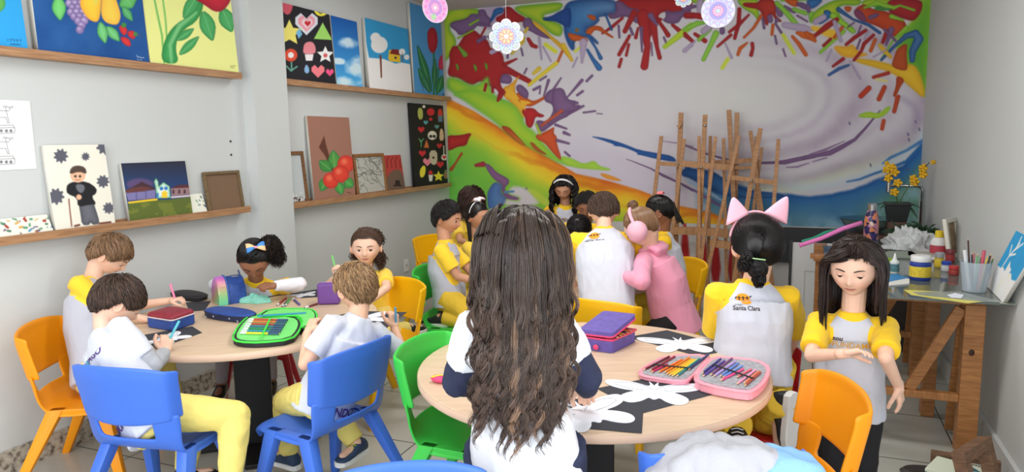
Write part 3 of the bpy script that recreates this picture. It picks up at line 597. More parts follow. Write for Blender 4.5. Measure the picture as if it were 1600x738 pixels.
def a2(p):
    n = p.fieldn(40, 5); p.c[:] = (28, 78, 140); p.c[:] += ((n-0.5)*26)[..., None]
    p.tile(0, 0, 6.67)
    def T2(P): return P
    leaf(p, (600, -60), (630, 222), 80, (110, 196, 110)); leaf(p, (1290, -60), (1380, 90), 110, (96, 176, 100)); leaf(p, (1270, 60), (1385, 225), 46, (90, 170, 110))
    leaf(p, (1040, 215), (1100, 460), 60, (110, 190, 120)); leaf(p, (1105, 265), (1250, 435), 56, (110, 190, 120))
    r = random.Random(2)
    for j in range(11):
        for i in range(4):
            x = 690+i*62-j*2+(j % 2)*26+j*10; y = -150+j*46
            if j > 7 and i in (0, 3): continue
            if j > 8 and i == 2: continue
            v = r.uniform(-14, 14); p.disc((x, y), 44, (150+v, 132+v, 178+v), 1, edge=(96, 78, 130), ew=2.5); p.disc((x-10, y-12), 14, (196, 184, 212), 2, alpha=.6)
    p.poly([(850, -60), (990, -120), (1060, -40), (1050, 120), (1030, 220), (980, 232), (910, 190), (860, 110), (830, 50)], (244, 196, 60), 1, 2, (226, 150, 50), 6)
    p.poly([(1060, -100), (1180, -100), (1220, 20), (1262, 150), (1240, 250), (1180, 262), (1090, 230), (1050, 150), (1060, 20)], (240, 196, 76), 1, 2, (226, 160, 60), 6)
    p.poly([(960, -60), (1040, -60), (1030, 40), (970, 60)], (190, 200, 90), 3, 2, alpha=.6)
    p.poly([(1240, 262), (1300, 270), (1335, 320), (1300, 382), (1250, 330)], (214, 60, 58), 1, 2, (170, 30, 40), 4); p.poly([(1330, 320), (1400, 320), (1418, 370), (1395, 418), (1330, 380)], (206, 54, 56), 1, 2, (170, 30, 40), 4)
    p.poly([(1255, 385), (1310, 385), (1360, 420), (1366, 492), (1300, 470), (1260, 420)], (214, 66, 62), 1, 2, (170, 30, 40), 4)
    p.disc((1290, 262), 26, (60, 130, 60), 1); p.disc((1412, 356), 22, (60, 130, 60), 1); p.stroke([(1410, 356), (1470, 376)], 5, (120, 70, 50), .6)
    p.stroke([(1425, 575), (1435, 600), (1455, 590), (1470, 606), (1500, 600)], 4, (230, 230, 236), .5); p.stroke([(1430, 620), (1480, 625)], 3, (230, 230, 236), .5)
    p.tile(0, 0, 1)
canvas('canvas_painting', 61, 234, 0, 0, zu, a2, 'navy canvas with yellow pears, purple grapes and red strawberries', ztop=2.44, thick=0.035)
def a3(p):
    p.c[:] = (218, 222, 140)
    p.tile(0, 0, 1.995)
    p.stroke([(470, -60), (490, 40), (505, 110), (512, 200)], [5, 6, 6, 4], (110, 176, 90), 1); p.stroke([(500, -60), (516, 60), (520, 120)], 5, (110, 176, 90), 1)
    p.poly([(500, 196), (510, 130), (540, 80), (590, 50), (600, -20), (640, -20), (625, 60), (560, 100), (545, 150), (560, 200)], (64, 156, 84), 1, 2, (30, 110, 56), 4)
    p.stroke([(535, 200), (530, 140), (560, 80), (610, 40)], [8, 10, 14, 10], (150, 208, 150), 2, alpha=.6)
    leaf(p, (548, 128), (606, 88), 14); leaf(p, (556, 174), (622, 112), 15)
    leaf(p, (630, 30), (664, 130), 26); leaf(p, (690, 20), (724, 102), 26); leaf(p, (570, 62), (625, -30), 22)
    p.poly([(560, -60), (600, -5), (630, 10), (680, 45), (720, 10), (730, -60)], (186, 36, 54), 1, 2, (130, 20, 40), 6)
    p.poly([(560, -20), (580, -60), (620, -60), (600, 0)], (150, 30, 40), 1, 2)
    p.stroke([(718, 206), (734, 205)], 1.5, (90, 90, 50), .4); p.stroke([(719, 211), (730, 211)], 1.5, (90, 90, 50), .4)
    p.tile(0, 0, 1)
canvas('canvas_painting', 236, 374, 0, 0, zu, a3, 'pale yellow canvas with a big red flower on a thick green stem', ztop=2.44)
# pixel art helper in a canvas's own grid
def heart(p, x, y, s, c, e=None): p.poly([(x, y+s), (x-s, y), (x-s, y-.6*s), (x-.5*s, y-s), (x, y-.5*s), (x+.5*s, y-s), (x+s, y-.6*s), (x+s, y)], c, .6, 0, e, 1.2)
def star(p, x, y, s, c): p.poly([(x+s*(1 if k % 2 == 0 else .48)*math.sin(k*PI/5), y-s*(1 if k % 2 == 0 else .48)*math.cos(k*PI/5)) for k in range(10)], c, .6, 0)
def a4(p):
    p.c[:] = (30, 30, 36)
    p.tile(360, 0, 2.17)
    WH = (226, 222, 224)
    p.poly([(168, -20), (200, -14), (214, 10), (206, 44), (190, 52), (172, 32)], (198, 84, 100), .8, 1)
    p.disc((254, -6), 20, (230, 200, 210), .8); p.disc((308, 30), 25, (234, 220, 70), .8); p.disc((300, 24), 3, (60, 50, 30), .5); p.disc((316, 22), 3, (60, 50, 30), .5); p.stroke([(296, 38), (306, 46), (320, 36)], 3, (60, 50, 30), .5)
    heart(p, 258, 82, 38, (206, 210, 220)); heart(p, 258, 80, 28, (228, 150, 164)); heart(p, 260, 80, 18, (240, 200, 206)); heart(p, 262, 80, 10, (190, 40, 50))
    star(p, 200, 112, 46, (224, 214, 110)); p.poly([(283, 132), (313, 76), (346, 136)], (150, 204, 100), .8, 0); p.poly([(222, 110), (236, 96), (244, 116), (232, 132)], (110, 170, 210), .6, 0)
    # toadstool stand-ins, plain flowers, plain animal face
    p.poly([(246, 168), (252, 144), (278, 140), (290, 160), (288, 184), (248, 184)], (214, 130, 140), .8, 1); p.poly([(252, 184), (282, 184), (278, 206), (256, 206)], WH, .6, 0)
    p.disc((205, 187), 22, (206, 74, 50), .8); p.disc((205, 187), 10, WH, .8); p.stroke([(207, 212), (208, 240)], 5, (96, 160, 140), .6); p.stroke([(190, 224), (205, 240), (226, 226)], 5, (96, 160, 140), .6)
    star(p, 322, 186, 30, (228, 226, 228)); p.disc((322, 188), 7, (200, 90, 90), .6)
    p.poly([(248, 240), (258, 214), (270, 240), (260, 252)], (130, 170, 210), .8, 1); heart(p, 297, 242, 22, (230, 120, 130)); heart(p, 337, 246, 13, (226, 80, 130))
    p.tile(0, 0, 1)
canvas('canvas_painting', 438, 525, 0, 0, zu, a4, 'black canvas of pixel hearts, stars and a yellow smiling face', ztop=2.47, edge=mat('black_edge', (28, 28, 30), .7))
def a5(p):
    n = p.fieldn(16, 3); t = np.clip((p.V-25)/110, 0, 1)[..., None]
    p.c[:] = np.array((20, 82, 160.))*(1-t)+np.array((70, 160, 214.))*t
    for c, w, h in (((544, 67), 16, 9), ((560, 105), 16, 18), ((535, 128), 30, 8), ((528, 96), 10, 5)):
        m = np.clip(1.3-((p.U-c[0])/w)**2-((p.V-c[1])/h)**2+(n-.5)*2, 0, 1)[..., None]*.85; p.c[:] = p.c*(1-m)+np.array((214, 228, 238.))*m
canvas('canvas_painting', 527, 567, 25, 33, zu, a5, 'small blue canvas of white clouds, right of the black pixel canvas')
def a6(p):
    p.c[:] = (232, 232, 230)
    p.tile(360, 0, 2.17)
    p.poly([(450, 50), (620, 90), (618, 220), (580, 212), (560, 216), (520, 200), (470, 196), (455, 120)], (50, 146, 200), .8, 0)
    p.disc((505, 152), 28, (238, 238, 238), 1); p.disc((492, 128), 17, (238, 238, 238), 1); p.stroke([(509, 190), (512, 262)], [7, 5], (120, 70, 60), .6)
    p.poly([(535, 198), (538, 170), (568, 168), (576, 186), (576, 212), (540, 208)], (218, 184, 50), .6, 0); p.poly([(540, 182), (548, 167), (570, 168), (578, 188)], (120, 40, 40), .6, 0)
    p.disc((582, 176), 11, (236, 236, 236), .8); p.disc((598, 194), 9, (236, 236, 236), .8); p.stroke([(583, 182), (583, 208)], 3, (120, 80, 70), .5); p.disc((560, 196), 4, (70, 50, 60), .5)
    p.tile(0, 0, 1)
canvas('canvas_painting', 578, 644, 28, 45, zu, a6, 'canvas of a snowy field with a white tree and small yellow house', thick=0.03)
def a7(p):
    p.c[:] = (74, 142, 196)
    p.tile(360, 0, 2.17)
    for P, w in (([(690, 320), (690, 180)], 6), ([(700, 320), (706, 230)], 5)): p.stroke(P, w, (40, 110, 70), .7)
    leaf(p, (685, 320), (632, 148), 14, (44, 120, 76), (24, 80, 50)); leaf(p, (680, 320), (636, 228), 14, (44, 120, 76), (24, 80, 50)); leaf(p, (700, 320), (720, 254), 16, (44, 120, 76), (24, 80, 50)); leaf(p, (690, 300), (694, 196), 10, (44, 120, 76), (24, 80, 50))
    p.poly([(668, 140), (668, 104), (684, 90), (700, 104), (704, 150), (690, 184), (674, 172)], (180, 44, 58), .8, 1, (130, 30, 40), 4); p.poly([(704, 226), (708, 196), (722, 182), (734, 200), (728, 232), (712, 238)], (200, 70, 100), .8, 1, (150, 40, 70), 4)
    for x in (640, 652, 664): p.stroke([(x, 260), (x+16, 310)], 2, (60, 90, 120), .5)
    p.stroke([(720, 320), (730, 321)], 3, (30, 50, 60), .4)
    p.tile(0, 0, 1)
canvas('canvas_painting', 648, 695, 9, 15, zu, a7, 'light blue canvas with two red tulips, nearest the mural', thick=0.03)
# ---- lower ledge, left part
def gear(p, c, r, col, n=9):
    P = []
    for k in range(n*4):
        rr = r if (k % 4) in (0, 1) else r*.76
        P.append((c[0]+rr*math.cos(k*2*PI/(n*4)), c[1]+rr*math.sin(k*2*PI/(n*4))))
    p.poly(P, col, .7, 0)
def a8(p):
    p.c[:] = (218, 216, 204)
    p.tile(60, 220, 4.706)
    for c, r in (((165, 112), 54), ((347, 117), 31), ((475, 300), 48), ((517, 496), 44), ((130, 410), 62), ((490, 40), 66)): gear(p, c, r, (84, 86, 98), 9)
    # a plain standing figure in a dark coat and grey trousers
    BK = (30, 30, 34); GY = (100, 102, 112); SK = (214, 170, 140)
    p.poly([(290, 440), (400, 440), (440, 560), (450, 612), (400, 620), (385, 600), (372, 622), (320, 620), (310, 540)], GY, .8, 1, (60, 62, 70), 4)
    p.poly([(215, 320), (260, 300), (360, 300), (430, 350), (425, 390), (390, 410), (430, 470), (380, 470), (290, 490), (285, 420), (210, 390), (205, 350)], BK, .8, 1)
    p.poly([(270, 320), (330, 320), (345, 350), (320, 390), (285, 370)], GY, .8, 1)
    p.disc((290, 252), 56, SK, .8); p.poly([(225, 250), (240, 195), (290, 180), (345, 195), (358, 248), (300, 226)], (74, 60, 54), .8, 1)
    p.disc((272, 262), 9, (40, 40, 40), .6); p.disc((306, 262), 9, (40, 40, 40), .6); p.stroke([(274, 286), (290, 292), (306, 286)], 4, (150, 80, 70), .6)
    p.disc((298, 415), 20, SK, .8); p.stroke([(300, 620), (270, 628)], 16, (110, 70, 56), .7); p.stroke([(450, 610), (530, 600)], 16, (110, 70, 56), .7)
    p.stroke([(245, 630), (228, 480), (224, 430)], 9, (120, 66, 50), .7)
    p.tile(0, 0, 1)
canvas('canvas_painting', 88, 181, 227, 226, zl+.002, a8, 'tall white canvas of grey gears round a figure in a dark coat')
def a9(p):
    p.tile(60, 220, 4.706)
    n = p.fieldn(12, 9)
    t = np.clip((p.V-252)/50, 0, 1)[..., None]; p.c[:] = np.array((40, 42, 58.))*(1-t)+np.array((34, 66, 120.))*t
    p.poly([(640, 300), (740, 270), (830, 290), (860, 330), (660, 360)], (84, 70, 110), 2, 2)
    p.poly([(640, 370), (760, 300), (860, 350), (860, 430), (660, 440)], (66, 44, 54), 1, 0); p.poly([(640, 380), (780, 370), (860, 360), (860, 425), (660, 440)], (116, 112, 160), 1, 0); p.stroke([(720, 380), (722, 435)], 6, (80, 76, 120), .6); p.stroke([(790, 370), (792, 430)], 6, (80, 76, 120), .6)
    p.poly([(640, 360), (760, 335), (840, 350), (780, 372), (650, 385)], (96, 56, 56), 1, 0)
    p.poly([(660, 465), (760, 445), (960, 432), (1140, 410), (1160, 600), (660, 600)], (86, 100, 44), 1, 0); m = (n > .56) & (p.V > 317); p.c[m] = (106, 116, 50)
    p.stroke([(665, 456), (870, 432)], 14, (224, 190, 40), .7)
    for P in ([(870, 425), (860, 340), (850, 300), (865, 275), (882, 300), (885, 335), (920, 305), (965, 335), (972, 420)],): p.poly(P, (214, 230, 226), .8, 0, (50, 140, 80), 2)
    p.poly([(908, 420), (908, 380), (928, 365), (948, 380), (948, 420)], (230, 190, 50), .6, 0); p.disc((905, 352), 14, (60, 120, 180), .5); p.disc((938, 350), 14, (60, 120, 180), .5); p.poly([(868, 420), (870, 384), (884, 384), (884, 420)], (60, 120, 180), .5, 0)
    p.poly([(975, 350), (1120, 340), (1126, 395), (978, 408)], (140, 112, 116), .8, 0); p.poly([(972, 350), (1030, 325), (1118, 322), (1120, 345)], (84, 44, 52), .8, 0); p.stroke([(980, 416), (1125, 404)], 12, (206, 190, 196), .7)
    for x in (993, 1035, 1075): p.stroke([(x, 384), (x, 366)], 14, (70, 44, 56), .6)
    p.tile(0, 0, 1)
canvas('canvas_painting', 204, 302, 255, 252, zl, a9, 'landscape canvas of a white church at night above green grass')
def a10(p):
    p.c[:] = (212, 212, 202); r = random.Random(5)
    for i in range(46): x = r.uniform(0, 90); y = r.uniform(330, 372); p.stroke([(x, y), (x+r.uniform(-5, 5), y+r.uniform(-3, 3))], r.uniform(1.5, 4), r.choice([(70, 110, 90), (150, 60, 50), (90, 140, 110), (70, 130, 170), (190, 150, 80), (110, 90, 110)]), .6)
canvas('floral_card', -40, 86, 345, 338, zl+.003, a10, 'long narrow white card speckled with flowers, lying left of the gear canvas', 'card', thick=0.01)
def a11(p):
    p.c[:] = (216, 218, 206); p.tile(60, 220, 4.706); r = random.Random(6)
    for i in range(14): x = r.uniform(1150, 1240); y = r.uniform(400, 490); p.stroke([(x, y), (x+6, y+4)], 7, r.choice([(80, 120, 80), (60, 80, 120), (120, 160, 110)]), .6)
    p.tile(0, 0, 1)
canvas('floral_card', 297, 325, 304, 303, zl+.003, a11, 'small square speckled card between the church painting and the brown frame', 'card', thick=0.01, off=0.012)
# drawing taped to the wall
def a12(p):
    p.c[:] = (232, 233, 236); p.tile(0, 0, 1.995); g = (120, 120, 126)
    for oy in (0, 97):
        p.stroke([(-30, 342+oy), (0, 345+oy), (26, 346+oy), (33, 338+oy), (24, 333+oy), (16, 335+oy), (20, 348+oy), (24, 366+oy), (29, 383+oy), (24, 383+oy), (18, 366+oy), (0, 366+oy), (-20, 366+oy)], 2, g, .5)
        p.stroke([(22, 333+oy), (12, 330+oy), (10, 336+oy)], 2, g, .5); p.stroke([(30, 334+oy), (40, 332+oy), (37, 338+oy)], 2, g, .5)
        p.stroke([(-30, 392+oy), (40, 390+oy), (46, 400+oy), (46, 414+oy), (-30, 418+oy)], 2, g, .5); p.stroke([(-30, 400+oy), (46, 398+oy)], 2, g, .5)
        for x in (4, 20, 34): p.disc((x, 408+oy), 5, g, .5)
    p.tile(0, 0, 1)
ya = onx(-60, 200, XL)[1]; yb_ = onx(51, 210, XL)[1]; zt_ = onx(43, 158, XL)[2]; zb_ = onx(52, 264, XL)[2]
o = board('paper_drawing', (XL+.003, ya, zt_), (XL+.003, yb_, zt_), (XL+.003, yb_, zb_), (XL+.003, ya, zb_), 0.003, 0.001, (1, 0, 0), a12, gain=1.15)
tag(o, 'white paper with pencil drawings of animals on boxes, fixed to the left wall', 'drawing')
m_screw = mat('screw_plug', (60, 62, 64), .5)
for (px, py), w in (((360, 221), 'upper'), ((361, 242), 'lower')):
    P = onx(px, py, XL); q = MB(); q.lathe([(0.001, .004), (.007, .004), (.008, 0)], P, 10, (1, 0, 0))
    tag(q.build('screw', m_screw), w+' of two dark screws in the wall above the brown framed board', 'screw')
# ---- frames
m_fr_dark = wood('frame_wood', (98, 66, 40), (140, 98, 60), (3, 3, 30), .5, 5, 2); m_fr_gold = mat('frame_ornate', (126, 104, 72), .55, noise_amt=.5, noise_scale=90, bump=.8, bump_scale=140)
m_hard = mat('hardboard', (124, 98, 76), .8, noise_amt=.06)
def frame(xl, xr, yt, zb, w, mf, inner, label, xleft=None, d=0.022, cat='picture frame', inner_label=None, iname='backing'):
    yl = onx(xl, 369, XL+.06)[1]; yr = onx(xr, 369, XL+.06)[1]
    for _ in range(5):
        for k in (0, 1):
            y = (yl, yr)[k]; px, py = proj(np.array([XL+.06, y, zb])); v = onx((xl, xr)[k], py, XL+.06)[1]
            if k == 0: yl = v
            else: yr = v
    z = 1.2
    for _ in range(8):
        _, a = proj(np.array([XL+.03, yl, z])); _, b = proj(np.array([XL+.03, yl, z+.01])); z += (yt-a)/(b-a)*.01
    h = z-zb; tilt = math.atan2(.032, h)
    e = empty('framed_picture', (XL+.034+.016, (yl+yr)/2, zb), label, cat)
    e.rotation_euler = (0, -tilt, 0)
    W = yr-yl
    f = MB()
    f.box((0, 0, w/2), (d, W, w)); f.box((0, 0, h-w/2), (d, W, w)); f.box((0, -W/2+w/2, h/2), (d*.96, w, h-2*w)); f.box((0, W/2-w/2, h/2), (d*.96, w, h-2*w))
    o = link_mesh('frame_border', f.mesh(), mf, e); md = o.modifiers.new('b', 'BEVEL'); md.width = .003; md.segments = 2
    if inner is not None:
        if callable(inner):
            A, B, C, D = (-.002, -W/2+w, h-w), (-.002, W/2-w, h-w), (-.002, W/2-w, w), (-.002, -W/2+w, w)
            nx = 60; ny = 60
            ob = board(iname, A, B, C, D, .002, .004, (1, 0, 0), inner, pix=False, parent=e)
        else:
            ob = MB().box((-.004, 0, h/2), (.005, W-2*w, h-2*w)).build(iname, inner, e)
        if inner_label: ob['label'] = inner_label
    return e
frame(329, 384, 269, zl, .012*1.6, m_fr_gold, m_hard, 'small ornate frame holding plain brown hardboard, at the right end of its ledge')
def glassish(p):
    p.c[:] = (196, 204, 206); n = p.fieldn(.1, 2); m = (p.V > .9) & (n > .45); p.c[m] = (90, 70, 60); m = (p.V > .8) & (n > .62); p.c[m] = (230, 232, 232)
frame(452, 484, 237, zl-.018, .025, m_fr_dark, glassish, 'brown wooden frame with a pale paint-flecked panel, left of the cherry canvas', iname='panel')
def a13(p):
    p.c[:] = (150, 108, 92); p.tile(360, 0, 2.17)
    p.poly([(300, 500), (318, 460), (324, 490), (340, 545), (352, 580), (342, 580), (322, 530)], (92, 54, 44), .8, 0)
    leaf(p, (356, 580), (348, 508), 22, (84, 150, 70)); leaf(p, (345, 580), (300, 545), 22, (70, 140, 64)); leaf(p, (330, 600), (306, 650), 20, (76, 146, 70)); leaf(p, (365, 615), (378, 662), 18, (84, 160, 76)); leaf(p, (385, 610), (418, 634), 20, (84, 160, 76))
    for c, r in (((392, 556), 50), ((341, 612), 46), ((373, 590), 50)): p.disc(c, r/2+4, (216, 70, 52), .8, edge=(180, 46, 44), ew=3); p.disc((c[0]-6, c[1]-8), 8, (236, 120, 90), 3)
    p.stroke([(396, 652), (408, 655)], 2, (80, 50, 40), .4); p.tile(0, 0, 1)
canvas('canvas_painting', 492, 556, 181, 184, zl-.018, a13, 'brown canvas with orange cherries and green leaves on a twig')
def a14(p):
    p.c[:] = (190, 192, 184); r = random.Random(9)
    for i in range(34):
        x, y = r.random(), r.random(); a = r.uniform(0, 6.28); P = [(x, y)]
        for k in range(4): x += .12*math.cos(a); y += .12*math.sin(a); a += r.uniform(-1, 1); P.append((x, y))
        p.stroke(P, .02, (96, 96, 96), .01, alpha=.7)
frame(560, 607, 241, zl-.018, .026, wood('frame_pine', (120, 78, 44), (160, 110, 66), (3, 3, 30), .5, 5, 2), a14, 'brown wooden frame around a pencil sketch, right of the cherry canvas', iname='sketch')
def a15(p):
    p.c[:] = (170, 62, 58); p.tile(360, 0, 2.17)
    p.poly([(520, 650), (534, 590), (560, 574), (582, 580), (600, 650)], (104, 84, 72), 1, 1)
    for x in (534, 548, 562, 578): p.stroke([(x, 570), (x-4, 545), (x+3, 533)], 3, (120, 30, 36), .6)
    p.poly([(560, 612), (574, 612), (576, 628), (558, 628)], (40, 30, 32), .6, 0); p.stroke([(554, 630), (580, 630)], 4, (40, 30, 32), .5); p.tile(0, 0, 1)
canvas('canvas_painting', 607, 634, 243, 242, zl-.018, a15, 'small red and brown canvas between the sketch and the black icon canvas', thick=0.012)
def a16(p):
    p.c[:] = (26, 26, 30); p.tile(620, 100, 3.357)
    WH = (220, 216, 206); R_ = (196, 44, 56)
    p.poly([(108, 232), (136, 230), (138, 290), (112, 292)], (170, 180, 90), .6, 1); p.disc((142, 224), 8, WH, .5)
    p.disc((178, 252), 20, R_, .6); p.disc((178, 290), 9, R_, .6); p.poly([(214, 236), (240, 236), (240, 300), (216, 300)], (190, 60, 56), .6, 1); p.poly([(216, 272), (240, 272), (240, 304), (218, 304)], (90, 120, 150), .6, 0)
    heart(p, 152, 308, 12, (90, 160, 170)); heart(p, 210, 330, 12, (90, 150, 150)); heart(p, 128, 345, 17, R_); p.disc((186, 375), 24, WH, .7); p.disc((178, 380), 8, (40, 40, 44), .5); p.disc((196, 380), 8, (40, 40, 44), .5)
    p.poly([(226, 340), (242, 340), (250, 400), (222, 405)], (206, 180, 150), .6, 1); p.stroke([(127, 400), (128, 435)], 5, (90, 160, 110), .5); p.stroke([(116, 392), (127, 412), (140, 392)], 5, (90, 160, 110), .5); p.poly([(142, 440), (156, 395), (170, 440)], (200, 110, 60), .6, 0)
    heart(p, 224, 430, 14, R_); heart(p, 134, 470, 18, R_); heart(p, 160, 515, 22, (240, 130, 150)); p.poly([(170, 455), (212, 452), (214, 520), (190, 534), (172, 510)], (190, 180, 160), .6, 1); p.disc((192, 492), 6, (60, 40, 40), .5)
    heart(p, 228, 528, 18, R_); p.stroke([(246, 430), (247, 480)], 5, WH, .5); p.disc((249, 490), 16, WH, .6); heart(p, 249, 490, 10, R_)
    p.poly([(118, 560), (140, 528), (154, 545), (146, 590), (124, 600)], (226, 210, 60), .6, 1); p.poly([(160, 580), (176, 550), (194, 580)], R_, .6, 1); p.poly([(166, 582), (190, 582), (186, 616), (170, 616)], WH, .6, 0); star(p, 219, 590, 30, (230, 214, 60)); p.poly([(244, 590), (256, 544), (272, 590), (258, 606)], (204, 60, 66), .6, 1, (90, 170, 110), 3)
    p.tile(0, 0, 1)
canvas('canvas_painting', 649, 700, 161, 165, zl-.018, a16, 'tall black canvas of small colourful icons on the lower ledge beside the mural', edge=mat('black_edge', (28, 28, 30), .7))
# ------------------------------------------------------------------ paper mandalas hanging from the ceiling
def mandala(px, py, y, r, kind, label, rw=1.0):
    P = ony(px, py, y); e = empty('hanging_mandala', P, label, 'mandala', 'paper mandalas hung from the ceiling')
    yaw = math.atan2(P[0], P[1]); e.rotation_euler = (0, 0, -yaw*1.0+(0.55 if rw < 1 else 0))
    n = 161; V, U = np.meshgrid(np.linspace(1.04, -1.04, n), np.linspace(-1.04, 1.04, n), indexing='ij')
    p = Paint(U, V, (240, 240, 242)); rr = np.hypot(U, V); aa = np.arctan2(V, U)
    def petals(k, r0, r1, w, c, ph=0, e_=None):
        a = np.mod(aa-ph+PI/k, 2*PI/k)-PI/k; t = (rr-r0)/(r1-r0); wd = w*np.sin(np.clip(t, 0, 1)*PI)**.7
        m = (np.abs(a)*rr < wd) & (t > 0) & (t < 1); p.c[m] = c
        m2 = (np.abs(np.abs(a)*rr-wd) < .022) & (t > 0) & (t < 1); p.c[m2] = e_ or (120, 110, 170)
    if kind == 0:
        shape = rr < 0.80+.2*np.abs(np.cos(4*aa))**.7*np.where(np.cos(8*aa) > -2, 1, 1)
        petals(8, .55, 1.0, .16, (200, 236, 190), 0); petals(8, .35, .85, .15, (150, 200, 240), PI/8); petals(8, .66, .9, .07, (150, 220, 150), 0); petals(16, .3, .62, .06, (150, 150, 220)); petals(8, .12, .42, .1, (240, 140, 110), 0, (220, 110, 90)); petals(8, .12, .46, .08, (246, 180, 120), PI/8, (220, 110, 90)); p.c[rr < .13] = (230, 200, 220)
        tips = shape
    else:
        A_, B_ = ((226, 120, 190), (240, 180, 214)) if kind == 1 else ((150, 160, 226), (226, 190, 214))
        if kind == 1: p.c[rr < .95] = (240, 170, 210)
        petals(12, .5, .93, .17, B_, 0, A_); petals(12, .6, .86, .08, A_ if kind == 1 else (190, 220, 240), 0, A_); petals(24, .3, .55, .05, A_, 0, (150, 140, 210)); petals(12, .12, .36, .07, B_, 0, (200, 110, 170)); p.c[(rr > .93) & (rr < .96)] = A_; p.c[rr < .12] = (180, 220, 240) if kind == 2 else (240, 240, 240)
        if kind == 1: m = (np.hypot(U+.15, V+.62) < .22) & (np.sin(30*U)*np.sin(30*V) > -.2); p.c[m] = (120, 210, 120)
        tips = rr < 1
    p.c[:] = p.c*(.66 if kind == 0 else .9)+242*(.34 if kind == 0 else .1)
    ids = np.arange(n*n).reshape(n, n); keep = tips[:-1, :-1] & tips[1:, :-1] & tips[1:, 1:] & tips[:-1, 1:]
    F = np.stack([ids[:-1, :-1], ids[1:, :-1], ids[1:, 1:], ids[:-1, 1:]], -1)[keep]
    vs = np.stack([U*r*rw if False else U*r, np.zeros_like(U), V*r], -1).reshape(-1, 3)
    used = np.unique(F); mp = -np.ones(n*n, int); mp[used] = np.arange(len(used)); F = mp[F]; vs = vs[used]; col = p.c.reshape(-1, 3)[used]
    me = bpy.data.meshes.new('paper_disc'); me.from_pydata(vs.tolist(), [], F.tolist()); me.update(); set_paint(me, col, 1.2)
    o = link_mesh('paper_disc', me, vcol_mat('picture_paint', .7), e); md = o.modifiers.new('s', 'SOLIDIFY'); md.thickness = .0012; md.offset = 0
    MB().tube([(0, 0, r*.97), (0, 0, ZC-P[2]-.001)], .0009, 5).build('thread', mat('nylon_thread', (210, 210, 214), .3), e)
    return e
mandala(791, 57, 4.6, .118, 0, 'star shaped paper mandala in green, blue and orange, leftmost in front of the mural')
mandala(680, 12, 3.9, .088, 1, 'pink round paper mandala hanging by the tulip canvas', rw=.6)
mandala(1122, 17, 4.4, .095, 2, 'white round paper mandala with blue and pink pattern before the centre of the mural')
mandala(1068, -4, 4.6, .06, 0, 'small turquoise mandala cut by the top edge of the photo')
# ------------------------------------------------------------------ light
w = bpy.data.worlds.new('World'); SC.world = w; w.use_nodes = True; bg = w.node_tree.nodes['Background']
bg.inputs['Color'].default_value = (0.93, 0.97, 1.0, 1); bg.inputs['Strength'].default_value = 0.68
def lamp(name, loc, size, power, rot=(0, 0, 0), col=(1, 1, 1)):
    l = bpy.data.lights.new(name, 'AREA'); l.shape = 'RECTANGLE'; l.size, l.size_y = size; l.energy = power; l.color = col
    o = bpy.data.objects.new(name, l); COL.objects.link(o); o.location = loc; o.rotation_euler = rot; return o
lamp('ceiling_lamp', (-1.9, 1.4, ZC-.03), (1.2, .5), 16, col=(1, .98, .95))
lamp('ceiling_lamp', (-0.7, 3.0, ZC-.03), (1.2, .4), 19, col=(1, .98, .95))
lamp('ceiling_lamp', (-1.9, 4.6, ZC-.03), (1.2, .4), 14, col=(1, .98, .95))
lamp('daylight_area', (XR+.25, .1, 1.45), (2.7, 2.3), 52, (math.radians(90), 0, math.radians(90)), (.96, .98, 1))  # added side light through the invented gap, for left wall and tables
lamp('daylight_area', (-1.3, YF-.05, 1.5), (3.2, 2.2), 66, (math.radians(90), 0, 0), (.96, .98, 1))
v = SC.view_settings; v.view_transform = 'Standard'; v.look = 'None'; v.gamma = 1; v.exposure = 0.52; v.use_curve_mapping = False
# ------------------------------------------------------------------ children's plastic chairs
def plastic(name, rgb): return mat(name, rgb, 0.38, noise_amt=.05, noise_scale=4, bump=.04, bump_scale=300, spec=.45)
PL = dict(orange=plastic('plastic_orange', (242, 152, 14)), blue=plastic('plastic_blue', (66, 112, 212)), yellow=plastic('plastic_yellow', (246, 186, 12)), green=plastic('plastic_green', (62, 196, 74)), red=plastic('plastic_red', (196, 34, 48)))
def cr(xs, ys, t):
    """smooth interpolation through control values"""
    n = len(xs); i = max(0, min(n-2, int(np.searchsorted(xs, t)-1))); h = xs[i+1]-xs[i]; s = (t-xs[i])/h; s = min(max(s, 0), 1)
    p0 = ys[max(i-1, 0)]; p1 = ys[i]; p2 = ys[i+1]; p3 = ys[min(i+2, n-1)]
    return 0.5*((2*p1)+(p2-p0)*s+(2*p0-5*p1+4*p2-p3)*s*s+(3*p1-p0-3*p2+p3)*s**3)
CHAIR_PROTO = {}
def get_co0(me): a = np.empty(len(me.vertices)*3, np.float32); me.vertices.foreach_get('co', a); return a.reshape(-1, 3).astype(float)
